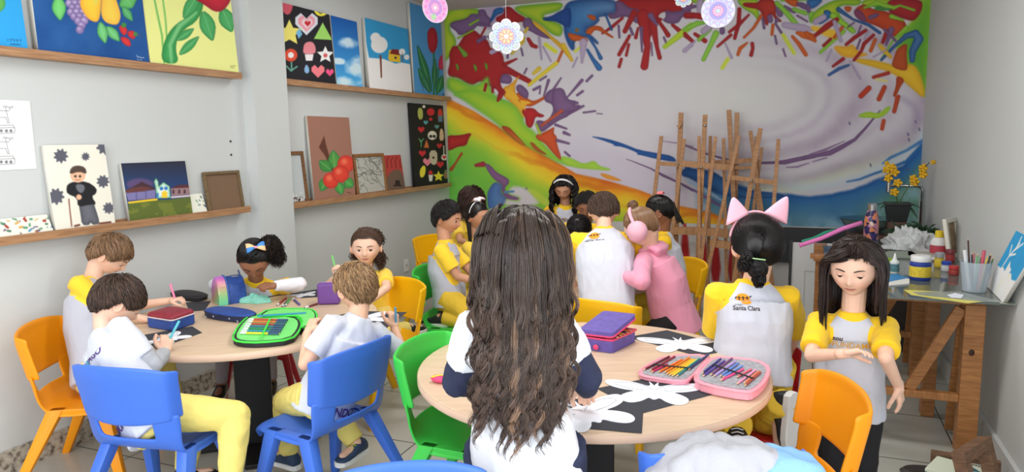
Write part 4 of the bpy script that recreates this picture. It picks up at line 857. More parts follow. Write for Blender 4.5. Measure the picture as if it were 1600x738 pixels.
def make_chair(color):
    e = empty('child_chair'); m = PL[color]
    # seat pan running up into the lower back, with the hand slot
    T_ = [0, .06, .2, .45, .62, .74, .84, .92, 1.0]
    Y_ = [.185, .19, .16, .04, -.07, -.135, -.175, -.195, -.205]
    Z_ = [.335, .365, .378, .365, .365, .385, .43, .48, .53]
    W_ = [.150, .165, .172, .175, .172, .172, .176, .180, .184]
    nu, nv = 25, 34; vs = []; fs = []
    for j in range(nv):
        t = j/(nv-1); y = cr(T_, Y_, t); z = cr(T_, Z_, t); w = cr(T_, W_, t); back = min(max((t-.62)/.3, 0), 1)
        for i in range(nu):
            u = -1+2*i/(nu-1); dish = -(1-u*u)*.010*math.sin(PI*min(t/.7, 1)) if t < .7 else 0
            lip = (abs(u)**8)*(-.022)*(1-back)
            vs.append((u*w, y+back*(.05*u*u)+(.012*abs(u)**6)*back, z+dish+lip))
    for j in range(nv-1):
        for i in range(nu-1):
            t = (j+.5)/(nv-1); u = abs(-1+2*(i+.5)/(nu-1))
            if t > .855 and u < .60: continue
            k = j*nu+i; fs.append((k, k+1, k+nu+1, k+nu))
    me = bpy.data.meshes.new('seat'); me.from_pydata(vs, [], fs)
    o = link_mesh('seat', me, m, e, True); md = o.modifiers.new('s', 'SOLIDIFY'); md.thickness = .012; md.offset = 0; md2 = o.modifiers.new('sub', 'SUBSURF'); md2.levels = 1; md2.render_levels = 1
    # backrest panel with its wrapped rim
    vs = []; fs = []; nu, nv = 29, 13
    for j in range(nv):
        v = j/(nv-1)
        for i in range(nu):
            u = -1+2*i/(nu-1); au = abs(u); f = max(0, (au-.86)/.14)
            w = .19+.016*v; zb = .492+.022*au**2; zt = .726-.03*au**3; z = zb+(zt-zb)*v
            x = u*w if au < .86 else math.copysign(.86*w+(au-.86)*w*.45, u)
            y = -.200-.034*v+.052*min(au, .9)**2+f*.046
            if v > .9: y += .004
            vs.append((x, y, z))
    for j in range(nv-1):
        for i in range(nu-1): k = j*nu+i; fs.append((k, k+1, k+nu+1, k+nu))
    me = bpy.data.meshes.new('backrest'); me.from_pydata(vs, [], fs)
    o = link_mesh('backrest', me, m, e, True); md = o.modifiers.new('s', 'SOLIDIFY'); md.thickness = .013; md.offset = 0; md2 = o.modifiers.new('sub', 'SUBSURF'); md2.levels = 1; md2.render_levels = 1
    # legs: flat tapered, each side an upturned V
    for sx in (-1, 1):
        for (ya, yb, sp) in ((.10, .185, .205), (-.075, -.245, .222)):
            rings = []
            for t, (wx, wy) in ((0, (.022, .034)), (.12, (.022, .032)), (.5, (.019, .025)), (.97, (.015, .018)), (1, (.013, .016))):
                x = sx*(.150+(sp-.150)*t); y = ya+(yb-ya)*t; z = .372-.372*t
                R_ = []
                for k in range(16):
                    a = 2*PI*k/16; cx_, sy_ = math.cos(a), math.sin(a); q = 5
                    rr = (abs(cx_)**q+abs(sy_)**q)**(-1/q); R_.append(np.array((x+wx*rr*cx_, y+wy*rr*sy_, z)))
                rings.append(R_)
            MB().loft(rings).build('leg', m, e, smooth=True, angle=50)
        # web that joins the two legs under the seat edge
        MB().loft([[np.array((sx*.153+dx, y, z)) for dx, z in ((-.016, .372), (.016, .372), (.014, h), (-.014, h))] for y, h in ((.125, .33), (.06, .345), (0, .350), (-.06, .345), (-.10, .33))]).build('side_web', m, e, smooth=False, bevel=.004)
    for ch in kids(e):
        P = get_co0(ch.data); P[:, 0] *= 1.13; P[:, 1] *= 1.05; ch.data.vertices.foreach_set('co', P.astype(np.float32).ravel()); ch.data.update()
    return e
def chair(color, x, y, facing, label, group=None, first={}):
    if color in CHAIR_PROTO: e = copy_tree(CHAIR_PROTO[color])
    else: e = make_chair(color); CHAIR_PROTO[color] = e
    e.location = (x, y, 0); e.rotation_euler = (0, 0, math.radians(facing-90)); e['label'] = label; e['category'] = 'chair'
    if group: e['group'] = group
    return e
def chair_back(color, bx, by, facing, label, **k):
    """place by the middle of the top of its back"""
    a = math.radians(facing); return chair(color, bx+.235*math.cos(a), by+.235*math.sin(a), facing, label, **k)
GC = "children's plastic chairs"
_b = onz(171, 574, .722); chair_back('blue', _b[0], _b[1], 98, 'blue plastic chair of the dark-haired boy writing at the left, nearest the camera', group=GC)
chair_back('blue', -1.568, 2.30, 171, 'blue plastic chair under the blond boy seen from behind', group=GC)
chair_back('orange', -3.205, 2.10, 30, 'orange chair against the left wall behind the bent-over boy', group=GC)
chair_back('yellow', -2.08, 3.55, 244, 'yellow chair beside the curly-haired girl, right of the left table', group=GC)
_o = onz(1334, 600, .722); chair_back('orange', _o[0], _o[1], 200, 'empty orange chair in front of the standing girl at right', group=GC)
chair_back('green', -1.425, 2.44, 358, 'bright green chair pushed under the front table beside the long-haired girl', group=GC)
chair_back('green', -2.24, 3.93, 8, 'green chair with the kneeling boy in profile on it', group=GC)
chair_back('yellow', -.925, 3.33, 79, 'yellow chair behind the purple pencil case, under the leaning boy', group=GC)
chair_back('yellow', -.61, 4.70, 213, 'yellow chair behind the girl in the pink hoodie', group=GC)
chair_back('yellow', -2.93, 5.33, -25, 'yellow chair furthest back by the left wall, below the ledge end', group=GC)
chair('red', -2.93, 3.22, -52, 'red chair of the girl with the bow, mostly under the left table', group=GC).scale = (.86, .86, .86)
chair('red', -.14, 3.02, -80, 'red chair under the kneeling girl with pink cat ears', group=GC)
chair_back('blue', -.885, 1.44, -60, 'blue chair of which only the top shows at the bottom edge', group=GC)
_c = onz(1142, 704, .73); chair_back('blue', _c[0], _c[1], 112, 'blue chair hidden under the heap of white and blue jackets', group=GC)
# ------------------------------------------------------------------ round tables
TZ = 0.65
def table_top_mat():
    return wood('light_oak_laminate', (206, 178, 150), (222, 196, 168), (2.0, 22, 22), .42, 3.0, 2)
m_top = table_top_mat(); m_edge = mat('table_edge', (222, 190, 166), .5); m_blk = mat('black_metal', (24, 24, 28), .45, bump=.05)
def round_table(x, y, r, label, rz=0.0, col=True):
    e = empty('round_table', (x, y, 0), label, 'table', 'round tables', rz)
    t = MB(); t.lathe([(r-.002, TZ-.032), (r, TZ-.030), (r, TZ-.003), (r-.003, TZ-.001), (r-.02, TZ)], n=96); t.build('tabletop', m_top, e, angle=30)
    b = MB(); b.lathe([(r+.0008, TZ-.029), (r+.0016, TZ-.028), (r+.0016, TZ-.005), (r+.0008, TZ-.004)], n=96, cap=False); b.build('edge_band', m_edge, e, smooth=True)
    c = MB(); c.box((0, 0, (TZ-.032+.02)/2), (.17, .12, TZ-.052)); c.build('pedestal', m_blk, e, bevel=.006)
    f = MB(); f.box((0, 0, .012), (.62, .09, .024)); f.box((0, 0, .0115), (.09, .62, .023)); f.build('base', m_blk, e, bevel=.004)
    return e
round_table(-2.52, 2.72, .625, 'round oak-topped table at left with the green pencil case', math.radians(40))
round_table(-.727, 2.556, .653, 'round oak-topped table in front with the pink pencil case', math.radians(22))
round_table(-1.385, 4.364, .64, 'round oak-topped table in the middle, beneath the leaning boy', math.radians(20))
# desk in front of the girl by the mural
e = empty('side_desk', (-1.78, 5.45, 0), 'pale beige desk at the back in front of the standing girl', 'table', rz=math.radians(22))
MB().box((0, 0, .79), (.75, .55, .03)).build('desk_top', m_top, e, bevel=.003)
for sx in (-1, 1): MB().box((sx*.34, 0, .387), (.03, .5, .775)).build('side_panel', m_top, e, bevel=.002)
MB().box((0, -.2, .5), (.64, .02, .4)).build('front_panel', m_top, e)
# ------------------------------------------------------------------ glass table on wooden trestles
m_pine = wood('stained_pine', (150, 98, 54), (192, 134, 78), (3, 3, 26), .45, 3, 3)
m_pine_b = wood('stained_pine_rail', (150, 98, 54), (192, 134, 78), (26, 3, 3), .45, 3, 3)
m_glass = mat('smoked_glass', (112, 124, 118), .03, spec=.6, alpha=.78, coat=.3)
m_glass.node_tree.nodes['Principled BSDF'].inputs['Alpha'].default_value = .72
g = MB().box(((.14+.868)/2, (3.66+5.28)/2, .755), (.728, 1.62, .010)).build('glass_tabletop', m_glass, bevel=.002)
tag(g, 'greenish glass tabletop on two wooden trestles along the right wall', 'tabletop')
def trestle(y, xr, xl, label, w):
    e = empty('trestle', (0, y, 0), label, 'trestle', 'trestles under the glass top')
    def part(n, f, m=m_pine): q = MB(); f(q); return q.build(n, m, e, bevel=.003)
    part('post', lambda q: q.box((xr, 0, .361), (w, .085, .722))); part('post', lambda q: q.box((xl, 0, .361), (w, .085, .722)))
    part('back_leg', lambda q: q.beam((xr-.02, .07, .70), (xr-.02, .24, .02), .05, .03)); part('back_leg', lambda q: q.beam((xl+.02, .07, .70), (xl+.02, .24, .02), .05, .03))
    part('top_rail', lambda q: q.beam((xl-.10, 0, .736), (xr+.035, 0, .736), .08, .027), m_pine_b)
    part('bottom_rail', lambda q: q.beam((xl+w/2, -.01, .27), (xr-w/2, -.01, .27), .045, .035), m_pine_b)
    part('brace', lambda q: q.beam((xr-w/2-.01, -.005, .70), ((xl+xr)/2+.02, -.005, .285), .03, .05)); part('brace', lambda q: q.beam((xl+w/2+.01, -.005, .70), ((xl+xr)/2-.02, -.005, .285), .03, .05))
    return e
trestle(3.80, .752, .22, 'front pine trestle with a knotty square post at right', .082)
trestle(4.95, .69, .16, 'rear pine trestle under the far end of the glass', .07)
MB().box((.66, 4.27, .3745), (.062, .07, .749)).build('wooden_post', m_pine, bevel=.003)
tag(bpy.data.objects['wooden_post'], 'narrow pine post standing between the two trestles', 'post')
k = MB(); k.ball((.752-.005, 3.80-.0425, .50), (.012, .003, .016)); o = k.build('knot', mat('knot_dark', (60, 34, 22), .5), smooth=True); o.parent = [c for c in kids(bpy.data.objects['trestle']) if c.name.startswith('post')][0]; o.location = (0, -3.80, 0)
# ------------------------------------------------------------------ easels leaning by the mural
m_ez = wood('easel_pine', (156, 110, 70), (192, 142, 96), (4, 4, 30), .55, 3, 2); m_ezb = wood('easel_pine_bar', (156, 110, 70), (192, 142, 96), (30, 4, 4), .55, 3, 2); m_zinc = mat('zinc', (200, 200, 200), .3, 1)
def easel(Y0, bars, label):
    """bars: (part, x1,y1,x2,y2,width, dy) measured in the close-up of the stack; long bars go down to the floor"""
    e = empty('easel', (-1, Y0, 0), label, 'easel', 'wooden easels stacked before the mural')
    for part, x1, y1, x2, y2, w, dy in bars:
        a = (1000+x1/2.8375, 160+y1/2.8375); b = (1000+x2/2.8375, 160+y2/2.8375)
        P = ony(a[0], a[1], Y0+dy)
        sc = np.linalg.norm(P-OC)/FPX/2.8375
        q = MB()
        if part in ('mast', 'leg'):
            yb = Y0+dy-(.16 if part == 'leg' else .02)
            Q = ony(b[0], b[1], Y0+dy-(.02 if part != 'leg' else .08)); d = Q-P; t = (P[2]-.004)/(-d[2]); Q = P+d*t
            q.beam(P, Q, w*sc, .018, (0, -1, 0)); q.build(part, m_ez, e, world=True, bevel=.001)
        elif part == 'knob':
            q.lathe([(.001, -.012), (.009, -.010), (.010, 0)], P, 12, (0, 1, 0)); q.build(part, m_zinc, e, world=True, smooth=True)
        else:
            Q = ony(b[0], b[1], Y0+dy); q.beam(P, Q, .018 if part != 'tray' else .05, w*sc, (0, 0, 1)); q.build(part, m_ezb, e, world=True, bevel=.001)
    return e
easel(6.42, [('mast', 182, 45, 160, 590, 20, 0), ('leg', 95, 150, 64, 408, 16, -.02), ('leg', 196, 162, 142, 590, 15, -.04), ('crossbar', 84, 271, 262, 281, 17, -.06), ('tray', 140, 568, 262, 572, 32, -.10), ('knob', 168, 273, 0, 0, 0, -.08), ('clip', 168, 112, 184, 88, 14, -.03)], 'leftmost easel of the stack, with a small wooden clip on its mast')
easel(6.28, [('mast', 289, 55, 257, 672, 19, 0), ('leg', 261, 150, 262, 420, 13, .03), ('leg', 335, 153, 289, 555, 14, -.02), ('crossbar', 190, 272, 408, 290, 25, -.04), ('tray', 245, 570, 392, 582, 34, -.08), ('knob', 273, 288, 0, 0, 0, -.07), ('knob', 288, 103, 0, 0, 0, -.03), ('knob', 278, 483, 0, 0, 0, -.03)], 'second easel from the left, with three bright screws down its mast')
easel(6.44, [('mast', 394, 34, 405, 236, 19, 0), ('mast', 430, 46, 420, 600, 18, .02), ('leg', 312, 150, 306, 500, 13, .03), ('leg', 370, 160, 380, 612, 13, -.03), ('crossbar', 330, 268, 520, 256, 20, -.02), ('knob', 428, 507, 0, 0, 0, -.03)], 'tallest easel, whose twin masts rise highest in the middle of the stack')
easel(6.10, [('leg', 440, 146, 310, 702, 14, -.02), ('mast', 534, 115, 478, 440, 19, 0), ('leg', 614, 163, 592, 470, 15, -.01), ('crossbar', 404, 333, 594, 356, 19, -.04), ('knob', 495, 345, 0, 0, 0, -.06), ('tray', 310, 622, 402, 636, 30, -.06)], 'foremost easel at the right, its long left leg slanting across the others')
easel(6.40, [('leg', 489, 127, 540, 480, 15, 0), ('leg', 514, 152, 524, 470, 12, .02), ('mast', 540, 200, 500, 500, 13, .01), ('crossbar', 400, 292, 500, 288, 14, .02), ('knob', 506, 297, 0, 0, 0, -.02)], 'folded easel behind the foremost one, its legs crossing in an X')
# boards and papers leaning beside the easels
def lean_box(name, px0, px1, y, z0, z1, th, m, label, cat):
    a = ony(px0, 400, y)[0]; b = ony(px1, 400, y)[0]
    o = MB().box(((a+b)/2, y, (z0+z1)/2), (b-a, th, z1-z0)).build(name, m, bevel=.002); return tag(o, label, cat)
m_dark = mat('dark_board', (52, 54, 58), .5, bump=.05); m_white = mat('white_board', (214, 216, 216), .6, noise_amt=.03)
lean_box('wall_panel', 1196, 1340, 6.58, .42, .725, .03, m_dark, 'dark horizontal panel fixed under the mural, right of the easels', 'panel')
wbx = empty('cabinet_door', (0, 5.75, 0), 'white panelled door leaning behind the girl with cat ears', 'door')
x0 = ony(1238, 400, 5.75)[0]; x1 = ony(1330, 400, 5.75)[0]
MB().box(((x0+x1)/2, 0, .355), (x1-x0, .02, .71)).build('door_leaf', m_white, wbx, bevel=.002)
fm = MB()
for (u0, u1, v0, v1) in ((.22, .9, .06, .5), (.42, .86, .1, .42)):
    X0, X1 = x0+(x1-x0)*u0, x0+(x1-x0)*u1
    for (c, d) in ((((X0+X1)/2, v0), (X1-X0, .006)), (((X0+X1)/2, v1), (X1-X0, .006)), ((X0, (v0+v1)/2), (.006, v1-v0)), ((X1, (v0+v1)/2), (.006, v1-v0))): fm.box((c[0], -.012, c[1]), (d[0], .004, d[1]))
fm.build('moulding', mat('moulding', (196, 198, 198), .6), wbx)
MB().box((x0-.012, -.005, .36), (.02, .03, .72)).build('edge_strip', m_dark, wbx)
# ------------------------------------------------------------------ people: tools
def nrm(v): v = np.array(v, float); return v/(np.linalg.norm(v)+1e-12)
def J(px, py, y): return ony(px, py, y)
_r3 = np.random.RandomState(11); _G3 = _r3.rand(32, 32, 32)
def noise3(P, scale, oct=2):
    out = np.zeros(len(P)); amp = 1; tot = 0
    for o in range(oct):
        q = P/scale*(2**o)+o*7.3+100; i = np.floor(q).astype(int); f = q-i; f = f*f*(3-2*f)
        a = 0
        for dx in (0, 1):
            for dy in (0, 1):
                for dz in (0, 1):
                    a = a+_G3[(i[:, 0]+dx) % 32, (i[:, 1]+dy) % 32, (i[:, 2]+dz) % 32]*(f[:, 0] if dx else 1-f[:, 0])*(f[:, 1] if dy else 1-f[:, 1])*(f[:, 2] if dz else 1-f[:, 2])
        out += amp*a; tot += amp; amp *= .5
    return out/tot-.5
def remesh(mb, voxel, smooth=2, keep_name='m'):
    """one continuous skin grown over all the shapes in mb"""
    me = mb.mesh('tmp'); bm = bmesh.new(); bm.from_mesh(me); bmesh.ops.recalc_face_normals(bm, faces=bm.faces); bm.to_mesh(me); bm.free()
    o = bpy.data.objects.new('tmp', me); COL.objects.link(o)
    md = o.modifiers.new('r', 'REMESH'); md.mode = 'VOXEL'; md.voxel_size = voxel; md.adaptivity = 0
    if smooth:
        ms = o.modifiers.new('s', 'SMOOTH'); ms.factor = .5; ms.iterations = smooth
    dg = bpy.context.evaluated_depsgraph_get(); dg.update()
    out = bpy.data.meshes.new_from_object(o.evaluated_get(dg)); bpy.data.objects.remove(o); bpy.data.meshes.remove(me)
    return out
def get_co(me): a = np.empty(len(me.vertices)*3, np.float32); me.vertices.foreach_get('co', a); return a.reshape(-1, 3).astype(float)
def get_no(me): a = np.empty(len(me.vertices)*3, np.float32); me.vertex_normals.foreach_get('vector', a); return a.reshape(-1, 3).astype(float)
def set_co(me, P): me.vertices.foreach_set('co', P.astype(np.float32).ravel()); me.update()
def sstep(a, b, x): t = np.clip((x-a)/(b-a), 0, 1); return t*t*(3-2*t)
def head_surface(D, off=0.0, hs=1.0):
    """D: unit directions in the head's frame (x right, y forward, z up) -> points on the head"""
    x = D[..., 0]*.0755; y = D[..., 1]*.088; z = D[..., 2]*.097
    low = sstep(-.005, -.095, z); x = x*(1-.30*low)
    x = x*(1+.05*sstep(.0, .05, z))
    y = np.where(y < 0, y*(1-.44*sstep(-.042, -.10, z))-.005*sstep(-.03, .04, z), y*(1-.10*sstep(.02, .09, z)))
    fr = sstep(.01, .05, y)
    g = lambda cx, cz, sx, sz: np.exp(-((x-cx)/sx)**2-((z-cz)/sz)**2)
    y = y+fr*(.015*g(0, -.026, .0095, .011)+.006*g(0, -.008, .0085, .020)-.0065*(g(.029, -.002, .015, .010)+g(-.029, -.002, .015, .010))
              + .0025*(g(.028, .017, .018, .007)+g(-.028, .017, .018, .007))+.005*(g(.034, -.036, .018, .018)+g(-.034, -.036, .018, .018))
              + .0045*g(0, -.0535, .0165, .0052)+.0035*g(0, -.0455, .013, .004)-.0025*g(0, -.0495, .017, .0022)-.003*g(0, -.0655, .018, .005)+.006*g(0, -.082, .018, .012))
    P = np.stack([x, y, z], -1)
    if np.any(off): P = P+D*(np.asarray(off)[..., None] if hasattr(off, 'shape') else off)
    return P*hs
def sph_dirs(nu, nv):
    ph = np.linspace(-PI/2+.04, PI/2-.04, nv)[:, None]; th = np.linspace(0, 2*PI, nu, endpoint=False)[None, :]
    return np.stack([np.cos(ph)*np.sin(th), np.cos(ph)*np.cos(th), np.sin(ph)+0*th], -1)
def hairline(D):
    az = np.arctan2(np.abs(D[..., 0]), D[..., 1])
    return np.interp(az, [0, .5, .85, 1.15, 1.35, 1.62, 1.9, 2.4, PI], [.58, .56, .42, .10, -.04, .10, -.34, -.64, -.70])
def frame_from(yaw, pitch, roll=0):
    a, p = math.radians(yaw), math.radians(pitch)
    f = np.array((math.cos(a)*math.cos(p), math.sin(a)*math.cos(p), math.sin(p)))
    r = np.array((math.sin(a), -math.cos(a), 0)); u = np.cross(r, f)
    c, s = math.cos(math.radians(roll)), math.sin(math.radians(roll)); r2 = r*c+u*s; u2 = u*c-r*s
    return np.array([r2, f, u2])        # rows: right, forward, up
def strand_mesh(paths, rad, cols, k=3, taper=.35, tip=None):
    """paths (S,n,3); cols (S,3) sRGB; returns a mesh of tapered strands"""
    S, n, _ = paths.shape
    T = np.gradient(paths, axis=1); T /= np.linalg.norm(T, axis=2, keepdims=True)+1e-9
    A = np.where(np.abs(T[..., 2:3]) > .9, np.array([1., 0, 0]), np.array([0, 0, 1.])); X = np.cross(T, A); X /= np.linalg.norm(X, axis=2, keepdims=True)+1e-9; Y = np.cross(T, X)
    t = np.linspace(0, 1, n); prof = np.minimum(1, .5+t*6)*(1-(1-taper)*t**2.5); prof[-1] *= .4
    R = (rad[:, None] if hasattr(rad, 'shape') else rad)*prof[None, :]
    ang = np.arange(k)*2*PI/k
    V = paths[:, :, None, :]+R[..., None, None]*(np.cos(ang)[None, None, :, None]*X[:, :, None, :]+np.sin(ang)[None, None, :, None]*Y[:, :, None, :])
    idx = np.arange(S*n*k).reshape(S, n, k); a = idx[:, :-1]; b = idx[:, 1:]
    F = np.stack([a, np.roll(a, -1, 2), np.roll(b, -1, 2), b], -1).reshape(-1, 4)
    C = np.repeat(cols, n*k, 0)
    if tip is not None:
        tt = np.tile(np.repeat(np.linspace(0, 1, n)**1.3, k), S)[:, None]; C = C*(1-tt)+(C*np.array(tip)[None])*tt
    return V.reshape(-1, 3), F, C
def merge_build(name, chunks, material, parent):
    vs = np.concatenate([c[0] for c in chunks]); off = np.cumsum([0]+[len(c[0]) for c in chunks]); F = np.concatenate([c[1]+o for c, o in zip(chunks, off)]); C = np.concatenate([c[2] for c in chunks])
    me = bpy.data.meshes.new(name); me.vertices.add(len(vs)); me.vertices.foreach_set('co', vs.astype(np.float32).ravel())
    me.loops.add(F.size); me.loops.foreach_set('vertex_index', F.astype(np.int32).ravel()); me.polygons.add(len(F)); me.polygons.foreach_set('loop_start', (np.arange(len(F))*4).astype(np.int32))
    me.update(calc_edges=True); me.validate(); set_paint(me, C)
    return link_mesh(name, me, material, parent, True, True)
m_hair = None
def hair_mat():
    global m_hair
    if m_hair is None:
        m_hair = vcol_mat('hair', .34, .4); b = m_hair.node_tree.nodes['Principled BSDF']; b.inputs['Anisotropic'].default_value = .4
    return m_hair
m_skin = vcol_mat('skin', .52, .35, sss=.12)
def shirt_mat(name, body, sleeve, rough=.85):
    if name in MATS: return MATS[name]
    m = mat(name, body, rough, bump=.12, bump_scale=260, sheen=.15); nt = m.node_tree; b = nt.nodes['Principled BSDF']
    a = nt.nodes.new('ShaderNodeAttribute'); a.attribute_name = 'zone'; gt = nt.nodes.new('ShaderNodeMath'); gt.operation = 'GREATER_THAN'; gt.inputs[1].default_value = 0
    mx = nt.nodes.new('ShaderNodeMix'); mx.data_type = 'RGBA'; mx.inputs[6].default_value = list(s2l(body))+[1]; mx.inputs[7].default_value = list(s2l(sleeve))+[1]
    nt.links.new(a.outputs['Fac'], gt.inputs[0]); nt.links.new(gt.outputs[0], mx.inputs[0]); nt.links.new(mx.outputs[2], b.inputs['Base Color'])
    return m
WHITE = (236, 238, 246); YEL = (252, 208, 30); YEL2 = (244, 218, 96)
def seg_dist(P, a, b):
    d = b-a; L = d @ d; t = np.clip(((P-a) @ d)/L, 0, 1); return np.linalg.norm(P-a-t[:, None]*d, axis=1), t
def cloth_wrinkle(me, amp, scale=.045, dirv=None):
    P = get_co(me); N = get_no(me); Q = P.copy()
    if dirv is not None: dirv = nrm(dirv); Q = Q-np.outer(Q @ dirv, dirv)*.55
    n = noise3(Q, scale, 2); r = 1-np.abs(n)*4.2; big = noise3(P, scale*2.2, 1)
    set_co(me, P+N*(amp*(r*.7)*(.4+1.2*np.clip(big+.5, 0, 1))-amp*.35)[:, None])
def hand(mb, W, d, palm, s, curl=.5, spread=.10, thumb_side=1, thumb=.5):
    """W wrist, d pointing direction, palm = direction the palm faces"""
    d = nrm(d); palm = nrm(np.array(palm)-d*np.dot(palm, d)); side = np.cross(d, palm)*thumb_side     # towards the thumb
    hl = .108*s
    mb.capsule(W-d*.012*s, W+d*.012*s, .0185*s, .018*s, 10, 3)
    for i, (u, L, r) in enumerate(((.62, .37, .0070), (.2, .41, .0071), (-.22, .38, .0068), (-.62, .30, .0060))):
        base = W+d*.012*s+side*u*.020*s; mcp = W+d*hl*(.50-abs(u-.1)*.05)+side*u*.0285*s-palm*.002*s
        mb.capsule(base, mcp, .0115*s, .0095*s, 8, 3)
        dd = nrm(d+side*u*spread); p = mcp; pb = nrm(palm-dd*np.dot(palm, dd)); c = curl*(1+.12*i)
        for kk, f in enumerate((.45, .32, .23)):
            a = c*(.75 if kk == 0 else 1.0); dd, pb = dd*math.cos(a)+pb*math.sin(a), pb*math.cos(a)-dd*math.sin(a)
            q = p+dd*L*hl*f; mb.capsule(p, q, r*s*(1-.08*kk), r*s*(.94-.10*kk), 8, 3); p = q
    t0 = W+d*.016*s+side*.016*s; t1 = W+d*hl*.30+side*.034*s+palm*.008*s
    t2 = t1+nrm(d*.8+side*(.5-thumb*.6)+palm*(.2+thumb*.6))*.026*s; t3 = t2+nrm(d*.9+side*(.1-thumb*.6)+palm*(.2+thumb*.6))*.021*s
    mb.capsule(t0, t1, .0125*s, .0095*s, 8, 3); mb.capsule(t1, t2, .0088*s, .0078*s, 8, 3); mb.capsule(t2, t3, .0078*s, .0066*s, 8, 3)
def ell_ring(c, side, front, w, d, n=28, p=2.3):
    out = []
    for k in range(n):
        a = 2*PI*k/n; cx, sy = math.cos(a), math.sin(a); rr = (abs(cx)**p+abs(sy)**p)**(-1/p)
        out.append(c+side*w*rr*cx+front*d*rr*sy)
    return out
def on_ray(px, py, S, L, yg):
    """point on the line of sight at bone length L from S, nearest the guessed depth"""
    d = nrm(ray(px, py)); oc = OC-S; b = oc @ d; c = oc @ oc-L*L; disc = b*b-c
    if disc < 0:
        p = OC+d*(-b); return S+nrm(p-S)*L
    c1 = OC+d*(-b-math.sqrt(disc)); c2 = OC+d*(-b+math.sqrt(disc))
    return c1 if abs(c1[1]-yg) < abs(c2[1]-yg) else c2
def snap_down(S, T, L):
    """target kept in direction, at length L"""
    return S+nrm(T-S)*L
def ik(S, T, L1, L2, pole):
    """middle joint for S->mid->T bending towards pole; T moved into reach"""
    d = T-S; D = np.linalg.norm(d)
    if D > (L1+L2)*.995: T = S+d/D*(L1+L2)*.995; D = (L1+L2)*.995
    u = nrm(T-S); a = (L1*L1-L2*L2+D*D)/(2*D); h = math.sqrt(max(L1*L1-a*a, 0)); p = np.array(pole, float); p = nrm(p-u*(p @ u))
    return S+u*a+p*h, T
def bone(S, T, L):
    """end of a bone of length L from S: T is a measured pixel with a guessed depth, or a world point to aim at"""
    T = np.array(T, float)
    return on_ray(T[0], T[1], S, L, T[2]) if abs(T[0]) > 20 else snap_down(S, T, L)
